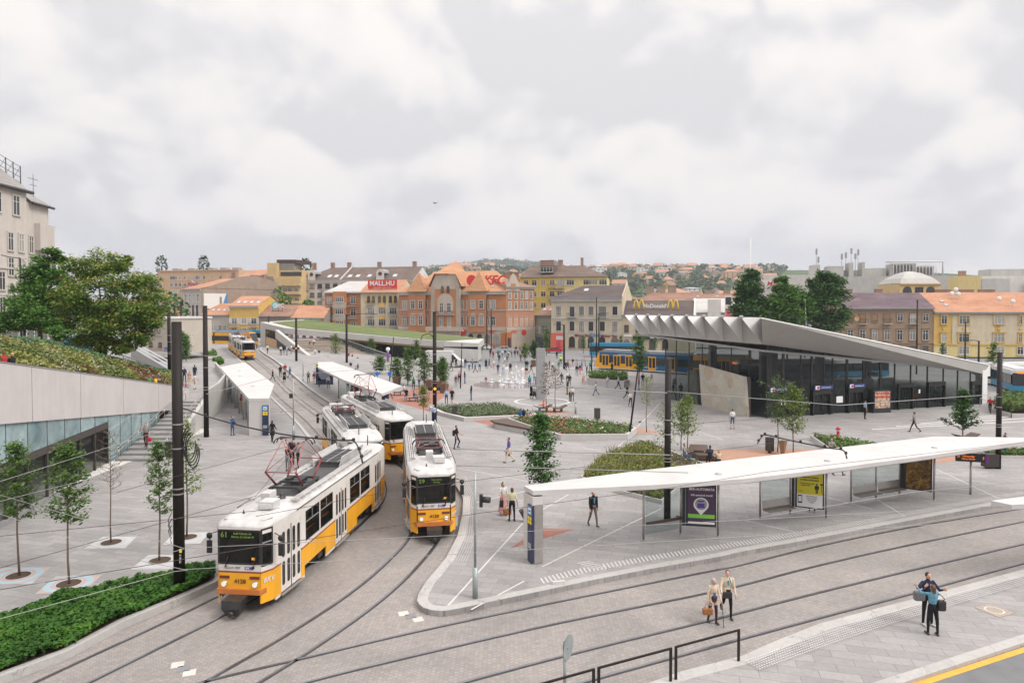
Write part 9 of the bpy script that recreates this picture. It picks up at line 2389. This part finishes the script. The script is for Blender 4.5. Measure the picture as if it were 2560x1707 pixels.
 for q in prim:
  a,c,ra,rc,m=q[:5]
  if len(q)>5:D=C-np.array(hd if False else a);D=D@np.array(Q);d=(np.sqrt(((D/np.array(q[5]))**2).sum(1))-1)*min(q[5])
  else:
   A=np.array(a);AB=np.array(c)-A;t=np.clip(((C-A)@AB)/max(1e-9,AB@AB),0,1);d=np.linalg.norm(C-A-t[:,None]*AB,axis=1)-(ra+(rc-ra)*t)
  k=d<best;best[k]=d[k];mi[k]=m
 face_front=(C-np.array(hd))@np.array(Q);k=(mi==1)&(face_front[:,1]<-0.045)&(face_front[:,2]<0.075);mi[k]=0
 me.materials.clear()
 for m in(SKIN,HAIRC['k'],cloth('k'),cloth('k'),SHOE):me.materials.append(m)
 me.polygons.foreach_set('material_index',mi);co=np.empty(len(me.vertices)*3,'f');me.vertices.foreach_get('co',co);co=co.reshape(-1,3)
 z0=co[:,2].min();co[:,2]-=(0 if sit else z0);
 if sit:co[:,2]-=hp-0.10
 me.vertices.foreach_set('co',co.ravel());me.update()
 off=(hp-0.10)if sit else z0
 return me,[h-Vector((0,0,off))for h in hands],hd-Vector((0,0,off)),Q
HEAD={'c':0,'l':-90,'r':90,'a':180,'1':-45,'2':45,'3':135,'4':-135}
def put_person(me,label,p,head,h,cols,hair,group=None,shoe=None):
 o=bpy.data.objects.new('person',me);COL.objects.link(o);o.location=p;o.rotation_euler=(0,0,rad(HEAD[head])if isinstance(head,str)else rad(head));s=h/1.72;o.scale=(s,s,s)
 for i,m in((1,HAIRC[hair]),(2,cloth(cols[0])),(3,cloth(cols[1])))+(((4,shoe),)if shoe else()):o.material_slots[i].link='OBJECT';o.material_slots[i].material=m
 tag(o,label,'person',group);return o
PM_={}
def pm(pose,fl):
 key=pose+fl
 if key not in PM_:PM_[key]=person_mesh(pose,'f' in fl,'long' if 'h' in fl else('bob' if 'o' in fl else 'short'),skirt=0.62 if 'D' in fl else(0.4 if 'd' in fl else None),sleeve='t' not in fl,shorts='s' in fl)[0]
 return PM_[key]
POSE={'s':'stand','w':'walk','x':'walkb','i':'sit'}
# u v heading pose flags height colours(top,bottom,hair) surface | where
ROWS='''682 954 r w t 1.75 kks b|across the tracks before the middle shelter
701 943 a s - 1.75 kkk b|beside the tracks, left of the red jacket
713 938 c s - 1.75 rgk b|with a cart at the far crossing
711 955 c s fD 1.65 kks b|in a long dress on the tracks
725 945 l x - 1.75 dds b|off the far crossing
771 957 c s t 1.7 ekk p|before the middle shelter end
785 960 a s fto 1.65 rcs p|beside the navy shelter panel
798 970 a w fh 1.65 kdk p|in front of the navy shelter panel
821 972 c s - 1.75 wdk p|under the middle shelter roof
787 944 a s - 1.3 lbk p|behind the navy shelter panel
669 884 a w t 1.75 wks g|on the far pavement near the wooden panel
702 888 a s t 1.75 wkk g|by the pavilion glass, left of a pair
709 884 a s fh 1.65 kks g|by the pavilion glass, right of a pair
717 888 r s - 1.75 lgk g|against the pavilion glass
728 884 l s - 1.75 wgs g|near the pavilion parapet
870 978 c s - 1.75 kkk p|under the middle shelter, by the posts
974 997 r w - 1.75 nnk p|past the near end of the middle shelter
1034 974 a s fh 1.68 ekk p|among the planter trees
1048 967 c w f 1.65 wdb p|beside the planter trees in the middle
1063 963 r w f 1.65 qws p|behind the planter trees
1116 1010 c s - 1.7 lnk p|at the red surface by the bald signal mast
1130 1009 c w ts 1.78 kkk p|with shorts and cap beside the planter box
1140 967 a s f 1.62 sgs p|left of the pink top
1148 957 a s f 1.68 pks p|in the middle of the plaza, left of the fountain
1162 958 r s fh 1.68 kdk p|right of the pink top
1178 1000 l s fh 1.7 kdk p|alone on the open plaza before the fountain
1215 962 c s f 1.2 sqs p|a child watching the fountain
1128 927 r w t 1.75 kks p|in front of the open van door
1140 920 2 s t 1.78 kkk p|beside the van cab
1163 920 a s - 1.75 ndk p|right of the van nose
1173 927 c w fo 1.68 ldb p|toward the camera past the van
1181 922 l s - 1.75 gns p|behind the pair near the van
1188 931 l w f 1.65 tks p|in teal before the pavilion wall
1199 927 c s - 1.75 lnk p|in office clothes before the pavilion wall
1215 920 a s fD 1.65 kkk p|near the pavilion corner
1223 920 l w fh 1.65 sdk p|right of the dark dress at the pavilion corner
1235 922 c w ft 1.68 wqs p|with pink trousers behind the fountain
1245 934 a w t 1.72 nds p|at the left rim of the fountain
1258 935 c s t 1.75 wlk p|with a white shirt behind the jets
1248 907 a s - 1.8 nnk p|in a dark suit behind the fountain
1262 913 2 w fo 1.65 wgb p|in the thin crowd behind the fountain
1268 905 a w - 1.75 gnk p|far behind the fountain jets
1276 931 c s fh 1.68 kks p|behind the fountain, right side
1240 900 l w f 1.65 cws p|far left of the crowd line
1226 893 a s - 1.8 kkk p|first in the waiting crowd line
1233 896 c s f 1.7 rns p|in red in the waiting crowd line
1245 893 a s f 1.68 tns p|in teal in the waiting crowd line
1256 895 a s - 1.75 wdk p|beside the teal person in the crowd line
1263 893 c s - 1.75 ngk p|in navy in the crowd line
1271 896 a s fo 1.66 wks p|white haired in the crowd line
1279 893 2 s - 1.74 gkk p|in grey in the crowd line
1287 895 a s - 1.78 kdk p|dark in the middle of the crowd line
1294 892 c s f 1.65 rkb p|red skirted in the crowd line
1300 896 a s - 1.75 cgk p|cream jacketed in the crowd line
1307 893 r w fh 1.66 kns p|stepping right in the crowd line
1313 897 a s - 1.75 wns p|white shirted near the crowd line end
1322 893 c s f 1.67 ydk p|yellow topped at the crowd line end
1302 905 1 w - 1.75 dkk p|crossing before the crowd line
1290 883 a s - 1.75 kgk g|at the kerb behind the crowd
1300 880 r w f 1.68 rdk g|at the palace doors behind the crowd
1312 878 l w - 1.75 gkk g|on the far pavement below the palace wing
1330 877 a s - 1.75 kkk g|in the dark group at the far traffic lights
1338 879 c w - 1.75 ndk g|right of the dark group at the far traffic lights
1315 924 c s fh 1.68 kkk p|left of the green trousers
1318 927 a s t 1.76 ktk p|with bright green trousers behind the monolith
1328 933 r w - 1.74 kas p|right of the bright green trousers
1316 943 c s ftd 1.65 kqs p|between the fountain and the monolith
1324 969 a s fo 1.68 tds p|in a teal jacket before the monolith
1335 964 l s f 1.65 tlk p|right behind the teal jacket
1341 965 a s f 1.6 pnk p|in pink beside the monolith edge
1328 996 2 s fD 1.62 kkk p|with a dark dress at the monolith foot
1336 1001 a s fd 1.64 gkg p|in a grey blouse and skirt at the monolith foot
1381 928 c w t 1.75 wks p|right of the monolith
1374 924 l s f 1.66 mdk p|close to the monolith right edge
1397 926 a w - 1.75 egk p|behind the sparse tree
1404 961 1 w - 1.78 kdk p|with a black jacket behind the sparse trees
1418 957 c w ft 1.68 wns p|in white left of the navy jacket
1424 966 a w - 1.75 nss p|in a navy jacket behind the bollard
1418 986 l s fh 1.68 kkk p|with a black bag right of the sparse trees
1425 1003 1 s fo 1.66 cks p|left of the pair on the ring edge
1431 1003 a s fto 1.7 wds p|right of the pair on the ring edge
1414 928 c w - 1.78 kdk p|near the crowd barriers
1419 925 2 w fo 1.66 sks p|beside the crowd barriers
1421 917 r i - 1.7 rgk p|by the crowd barrier in red
1432 917 c w f 1.66 kqs p|before the right crowd barrier
1402 912 a s - 1.75 hnk p|with a safety vest by the tram stop
1392 898 a s - 1.75 kkk p|behind the safety vest
1442 940 c s - 1.75 kgk p|left of the pushchair group
1450 936 a s f 1.66 npk p|in the pushchair group
1455 925 r s - 1.78 gkk p|behind the pushchair group
1458 961 c w fdo 1.64 cqb p|in a beige dress carrying a bag
1467 940 l s fh 1.66 kkk p|in black at the left end of the planter
1476 928 a s - 1.75 tkk p|in teal at the thin upright pole
1501 922 c s f 1.7 wbs p|before the tram front
1530 930 c s fD 1.66 kks p|in a long black dress at the tram door
1489 988 l w fh 1.7 wdk p|leftwards across the open plaza
1519 969 a w fto 1.6 wlg p|white haired before the planter
1546 973 r w t 1.78 lng p|in a blue shirt before the planter
1568 998 2 w - 1.75 kks p|in black on the open plaza
1576 1017 c w f 1.72 wns p|white topped, left of the leaning pole
1597 975 r s f 1.7 rdk p|in red left of the orange bag
1607 964 c s t 1.74 kds p|behind the red top
1628 959 c w f 1.7 wcb p|carrying an orange bag near the hall corner
1683 991 r w - 1.76 kkk p|stepping under the folded roof
1687 976 c s - 1.76 ask p|by the hall corner glass
1702 994 a s - 1.78 kkk p|beside the stone portal
1831 1072 a s ts 1.76 wdk p|with a black backpack facing the stone slab
2162 1047 r s t 1.78 lkk p|beside the news kiosk
2285 1080 4 w t 1.8 gkk p|before the hall steps
2475 1033 1 w - 1.72 rkk p|at the far end of the hall
2289 1018 c s - 1.7 onk p|in orange inside the hall door
2512 1139 l s f 1.68 kdk p|on a phone behind the right mast
2548 980 a s f 1.66 wdb p|at the right edge by the blue bus
2098 1189 r w - 1.75 gbk p|hidden by the canopy, only blue trousers seen
461 956 2 s - 1.78 nkk L|at the left of the landing group
474 964 c s fto 1.65 qcs L|in a floral blouse in the landing group
487 950 a s - 1.8 nkk L|in a bulky jacket in the landing group
488 973 a w t 1.7 wcs L|with a tan backpack on the landing
465 979 a w fd 1.05 pbw L|a small child on the landing
534 958 r w f 1.7 rdb g|with an orange bag passing the left shelter
550 956 l w ts 1.75 kkk g|with shorts left of the shelter roof
574 985 r s - 1.7 ldk p|under the left shelter, far end
603 1027 a s f 1.68 rcs p|with a red top under the left shelter
344 907 a s - 1.76 mkk U|on the upper stairs
1010 979 r i t 1.72 wlk S|in white on the left lounger
1016 989 c i - 1.75 kkk S|in black between the loungers
1035 996 r i - 1.75 ddk S|in denim on the nearer lounger
1359 1022 l i - 1.75 obr S|in bright orange on the lounger
1300 1046 a i t 1.7 bdk S|left of three on the rose bed edge
1309 1044 a i - 1.78 kkg S|middle of three on the rose bed edge
1319 1046 a i - 1.7 ggs S|right of three on the rose bed edge
1711 1140 2 i f 1.68 xdk S|beside the twin trees in stripes
1775 1147 a i t 1.78 nkk S|on the faceted bench
1797 1156 a i fo 1.65 ckb S|blond, mostly behind the canopy
2078 1126 c i t 1.7 gks S|reading behind the canopy by the flower bed'''
SEATED='''775 858 c i f 1.65 pks|in pink at the top of the stepped seating
785 858 c i - 1.72 wkk|white shirted at the top of the stepped seating
788 883 c i t 1.72 wgk|white shirted on the middle steps
798 885 c i - 1.75 kks|black shirted on the middle steps
813 900 c i - 1.72 gas|left of a couple on the lower steps
820 901 c i f 1.68 kkk|right of a couple on the lower steps
872 891 c i f 1.66 rks|in red left on the right hand steps
881 891 c i f 1.66 qkk|beside the red top on the steps
894 903 c i - 1.75 kgb|white capped on the lower steps
895 922 l i - 1.75 ndk|at the foot of the steps in navy
877 917 c i - 1.72 kkk|dark at the foot of the steps'''
def plc(u,v,sf):
 u,v=float(u),float(v)
 if sf=='b':return gp(u,v,-0.2,True)
 if sf=='g':return gp(u,v,-0.05 if u>1000 else 0.0,True)
 if sf=='L':return gp(u,v,2.2)
 if sf=='U':return gp(u,v,3.0)
 if sf=='S':return gp(u,v,0.42)
 return gp(u,v,0.0,u<900)
def crowd(text_,seat=False):
 for r in text_.split('\n'):
  d,where=r.split('|');f=d.split();u,v,hd_,po,fl,h,cols=f[:7];sf=f[7]if len(f)>7 else 'S'
  skirted='d' in fl or 'D' in fl;hr=cols[2]if cols[2]in HAIRC else 'k'
  if seat:
   best=None
   for k in range(11):
    f0=k/11;zst=0.35+4.0*f0;a=Vector(T0).lerp(Vector(T1l),f0);p=gp(float(u),float(v),zst+0.35)
    e=abs(p.y-(a.y+(p.x-a.x)*(T0r[1]-T0[1])/(T0r[0]-T0[0])))
    if best is None or e<best[0]:best=(e,p)
   p=best[1]
  else:p=plc(u,v,sf)
  lb='person, %s top, %s %s, %s'%(PC[cols[0]][0],PC[cols[1]][0],'skirt' if skirted else('shorts' if 's' in fl else 'trousers'),where)
  put_person(pm(POSE[po],fl.replace('-','')),lb,p,hd_,float(h),cols,hr,'people about the square')
crowd(ROWS);crowd(SEATED,True)
# people seated on top of the bank wall, seen from behind
for u,v,cols,hr,lb in((29,880,'kk','b','person in black with a white strap sitting on the wall top at the left edge'),(8,884,'rk','s','person in red beside the black shirted one on the wall top'),(387,948,'yd','s','person in yellow sitting at the low end of the wall top'),(372,945,'ek','r','person with a red cap sitting beside the one in yellow')):
 y=(u-1280)/1700;yy=(-25.4-0.5+0.1745*33.7)/(y+0.1745);p=Vector((y*yy,yy,wall_top(yy)-0.25));o=put_person(pm('sit',''),lb,p,-95,1.75,cols,hr,'people sitting on the bank wall')
# ---- nearer people, each modelled separately
def near(u,v,z,head,h,cols,hc,label,shoe=None,face=True,**kw):
 me,hands,hd,Q=person_mesh(fine=True,**kw);o=put_person(me,label,gp(u,v,z),head,h,cols,hc,None,shoe)
 if face:
  for s in(1,-1):b=MB();c=hd+Q@Vector((s*0.030,-0.083,0.022));b.ball(c,(0.010,0.006,0.007),0,8,6);b.build('eye',M_INK,o)
  b=MB();c=hd+Q@Vector((0,-0.088,-0.045));b.ball(c,(0.022,0.006,0.006),0,8,5);b.build('mouth',LIP,o)
 M=Matrix.Translation(o.location)@o.rotation_euler.to_matrix().to_4x4()@Matrix.Scale(h/1.72,4)
 return o,[M@q for q in hands]
def bag(name,label,p,size,m,rz=0.0,strap=0.16,cat='bag'):
 t=thing(name,label,cat,p,rz);b=MB();b.box((0,0,-strap-size[2]/2),size,0);b.build('body',m,t,bevel=min(size)*0.25)
 b=MB();b.tube([(-size[0]*0.28,0,-strap),(-size[0]*0.2,0,-0.02),(size[0]*0.2,0,-0.02),(size[0]*0.28,0,-strap)],0.011,5);b.build('handle',m,t);return t
LEATH=mat('tan_leather',(0.27,0.11,0.035),0.45,0.4,6);BLK=mat('black_leather',(0.02,0.019,0.02),0.5,0.2,5);GRYB=mat('grey_canvas',(0.15,0.15,0.16),0.8,0.2,5)
o,hn=near(1782,1557,-0.2,8,1.58,'cm','g','elderly grey haired person in a long cream jacket, walking with a cane',pose='walk',fem=True,hair='bob',coat=0.18,turn=18,lean=4,legs=((8,6,3),(-6,12,3)),arms=((12,10,22),(2,14,8)))
b=MB();b.face([(0.052,-0.128,1.38),(-0.052,-0.128,1.38),(-0.045,-0.137,1.02),(0.045,-0.137,1.02)]);b.build('shirt_front',cloth('b'),o)
bag('handbag','tan leather handbag hanging from the elderly person in the cream jacket',hn[1],(0.34,0.16,0.22),LEATH)
t=thing('walking_cane','thin brown cane in the hand of the elderly person','cane',(hn[0].x,hn[0].y-0.02,-0.2));hh=hn[0].z+0.22;b=MB();b.tube([(0.03,-0.1,0),(0,0,hh-0.02),(0,-0.04,hh+0.03),(0,-0.12,hh+0.03)],0.012,6);b.build('shaft',M_WOODD,t)
o,hn=near(1818,1544,-0.2,-4,1.70,'ck','s','brown haired person in a cream shirt arm in arm with the elderly one',pose='walk',hair='short',legs=((10,8,3),(-20,34,3)),arms=((10,10,18),(24,16,40)),turn=-10,coat=0.02)
b=MB();b.face([(0.035,-0.122,1.40),(-0.035,-0.122,1.40),(-0.02,-0.125,1.22),(0.02,-0.125,1.22)]);b.build('shirt_front',mat('cloth_teal_bright',(0.02,0.24,0.34),0.8,0),o)
p=o.location;t=thing('shoulder_bag','black shoulder bag on the brown haired person in cream','bag',(p.x-0.05,p.y-0.16,p.z+0.88));b=MB();b.box((0,0,0),(0.32,0.10,0.22));b.build('body',BLK,t,bevel=0.03);b=MB();b.tube([(0.12,0.0,0.1),(0.14,0.02,0.4),(0.10,0.10,0.58)],0.012,5);b.build('strap',BLK,t)
o,hn=near(2318,1562,-0.06,6,1.80,'nk','k','dark haired person in a navy jacket facing the camera in an embrace at the right',pose='stand',shoe=SHOEW,arms=((40,20,75),(30,55,95)),turn=4)
p=o.location;t=thing('shoulder_bag','grey shoulder bag hanging at the side of the person in navy','bag',(p.x-0.30,p.y-0.02,p.z+1.02));b=MB();b.box((0,0,0),(0.34,0.2,0.32));b.build('body',GRYB,t,bevel=0.06);b=MB();b.tube([(0.02,-0.02,0.15),(0.14,-0.13,0.34),(0.22,-0.06,0.46)],0.018,5);b.build('strap',GRYB,t)
o,hn=near(2331,1586,-0.06,176,1.66,'zk','s','long haired person in a steel blue top seen from behind, hugging the one in navy',face=False,pose='stand',fem=True,hair='long',arms=((70,16,45),(62,22,62)),legs=((2,2,7),(-3,2,7)))
p=o.location;t=thing('small_backpack','small black backpack slung on the person in steel blue','bag',(p.x+0.24,p.y-0.06,p.z+1.0));b=MB();b.box((0,0,0),(0.26,0.18,0.34));b.build('body',BLK,t,bevel=0.06);b=MB();b.tube([(0.02,-0.05,0.15),(0.05,-0.08,0.26),(-0.08,-0.02,0.40)],0.014,5);b.build('strap',BLK,t)
o,hn=near(1483,1315,0,20,1.76,'ka','k','person in a black jacket and taupe trousers walking under the long canopy',pose='walk',coat=0.04,legs=((16,4,3),(-14,18,3)),arms=((-8,9,14),(10,9,16)),turn=25)
b=MB();b.face([(0.05,-0.124,1.42),(-0.05,-0.124,1.42),(-0.03,-0.126,1.14),(0.03,-0.126,1.14)]);b.build('scarf',mat('cloth_scarf',(0.05,0.20,0.30),0.8,0),o)
o,hn=near(1258,1287,0,15,1.70,'wq','k','person in a white top and long dusty pink skirt beside the suitcase',pose='stand',fem=True,hair='bob',skirt=0.80,sleeve=False,turn=25,arms=((4,10,12),(10,12,60)))
bag('handbag','black handbag on the arm of the person in the pink skirt',hn[1]+Vector((0,-0.05,0.05)),(0.2,0.12,0.36),BLK)
o,hn=near(1280,1302,0,-160,1.68,'ik','s','person in a lime and cream striped top pulling a suitcase',face=False,pose='stand',fem=True,hair='bob',sleeve=False,arms=((4,10,10),(-18,14,8)))
bag('travel_bag','black and tan travel bag carried by the person in the striped top',hn[0],(0.42,0.2,0.30),LEATH,0.4)
t=thing('suitcase','dark wheeled suitcase standing tilted beside the canopy leg','suitcase',(hn[1].x+0.30,hn[1].y-0.05,0.02),0.2);b=MB();M_=Matrix.Rotation(rad(-28),3,'Y');b.box((0,0,0.34),(0.24,0.36,0.54),M=M_);b.build('case',mat('suitcase_navy',(0.03,0.035,0.045),0.6,0.2,4),t,bevel=0.03);b=MB();b.tube([(-0.12,0,0.58),hn[1]-Vector(t.location)],0.012,5);b.build('pull_handle',M_GREYM,t)
for s in(-1,1):b=MB();b.tube([(0.16,s*0.13,0.05),(0.16,s*0.17,0.05)],0.05,8);b.build('wheel',M_TYRE,t)
o,hn=near(1272,1156,0,-80,1.78,'vc','s','person in a violet blue shirt and beige trousers walking left with a briefcase',pose='walk',legs=((20,6,2),(-18,22,2)),arms=((16,8,24),(-6,8,8)))
bag('briefcase','dark brown briefcase carried across the open plaza',hn[1]+Vector((0,0,-0.02)),(0.40,0.10,0.30),mat('brown_leather',(0.06,0.022,0.015),0.4,0.2,5),0.1,0.06)
o,hn=near(1141,1122,0,80,1.78,'kn','k','young person in a black t-shirt with a backpack striding right of the route 59 tram',pose='walkb',sleeve=False,legs=((30,50,2),(-6,8,2)),arms=((18,8,50),(-8,8,30)))
p=o.location;t=thing('backpack','black backpack on the striding young person','bag',(p.x-0.20,p.y,p.z+1.22));b=MB();b.box((0,0,0),(0.2,0.28,0.44));b.build('body',BLK,t,bevel=0.06);b=MB();b.tube([(0.05,-0.14,0.15),(0.2,-0.15,0.18),(0.3,-0.12,0.0)],0.016,5);b.build('strap',BLK,t)
near(1084,1060,0,-10,1.80,'ln','k','close cropped person in a light blue shirt standing against the signal mast',pose='stand',hair='bald',arms=((20,9,60),(16,9,60)))
near(719,1178,0,160,1.68,'kg','b','blond person with a black bag in the group beside the rear trams',face=False,pose='stand',fem=True,hair='long',arms=((30,10,70),(10,10,20)))
near(745,1172,0,-60,1.78,'xk','k','dark haired person with folded arms in the group beside the rear trams',pose='stand',arms=((26,10,75),(26,10,75)))
near(730,1160,0,0,1.76,'kk','k','person in black behind the blond one beside the rear trams',pose='stand')
o,hn=near(365,1118,0.47,12,1.80,'xm','k','person in a striped shirt and maroon trousers coming down the concrete stairs',pose='walk',sleeve=False,legs=((14,10,2),(-10,20,2)),arms=((4,10,10),(60,10,95)))
bag('shopping_bag','red bag held by the person on the concrete stairs',hn[0],(0.3,0.16,0.3),mat('bag_red',(0.42,0.02,0.04),0.5,0.1),0,0.1)
near(581,1088,0,70,1.62,'bd','s','person in blue denim standing left of the shelter end wall',pose='stand',arms=((20,8,40),(16,8,50)))
near(681,1104,0,172,1.70,'kk','k','person in a long black coat walking away beside the navy stop sign',face=False,pose='walk',fem=True,hair='long',coat=0.45,legs=((8,4,2),(-8,10,2)))
near(2030,1280,0,180,1.7,'gn','k','person standing hidden behind the yellow poster, feet showing',face=False,pose='stand',shoe=SHOEW)
o,hn=near(611,1395,0,0,1.7,'lk','k','tram driver in light blue behind the windscreen of the route 61 tram',pose='sit');u_=Vector((0.104,0.9946));o.location=(-9.72+u_.x*1.1+0.35,24.05+u_.y*1.1,1.35)
# ============================================================ AIR
b=MB();b.bx(-1900,2300,-60,3050,-3,262)
hm=bpy.data.materials.new('haze');hm.use_nodes=True;hn_=hm.node_tree.nodes;hn_.remove(hn_['Principled BSDF'])
pv_=hn_.new('ShaderNodeVolumePrincipled');pv_.inputs['Color'].default_value=(0.86,0.91,1.0,1);pv_.inputs['Density'].default_value=0.00022;pv_.inputs['Anisotropy'].default_value=0.2
hm.node_tree.links.new(pv_.outputs[0],hn_['Material Output'].inputs['Volume'])
o=b.build('haze',hm);o['kind']='stuff';tag(o,'pale summer haze softening the far hills','haze')
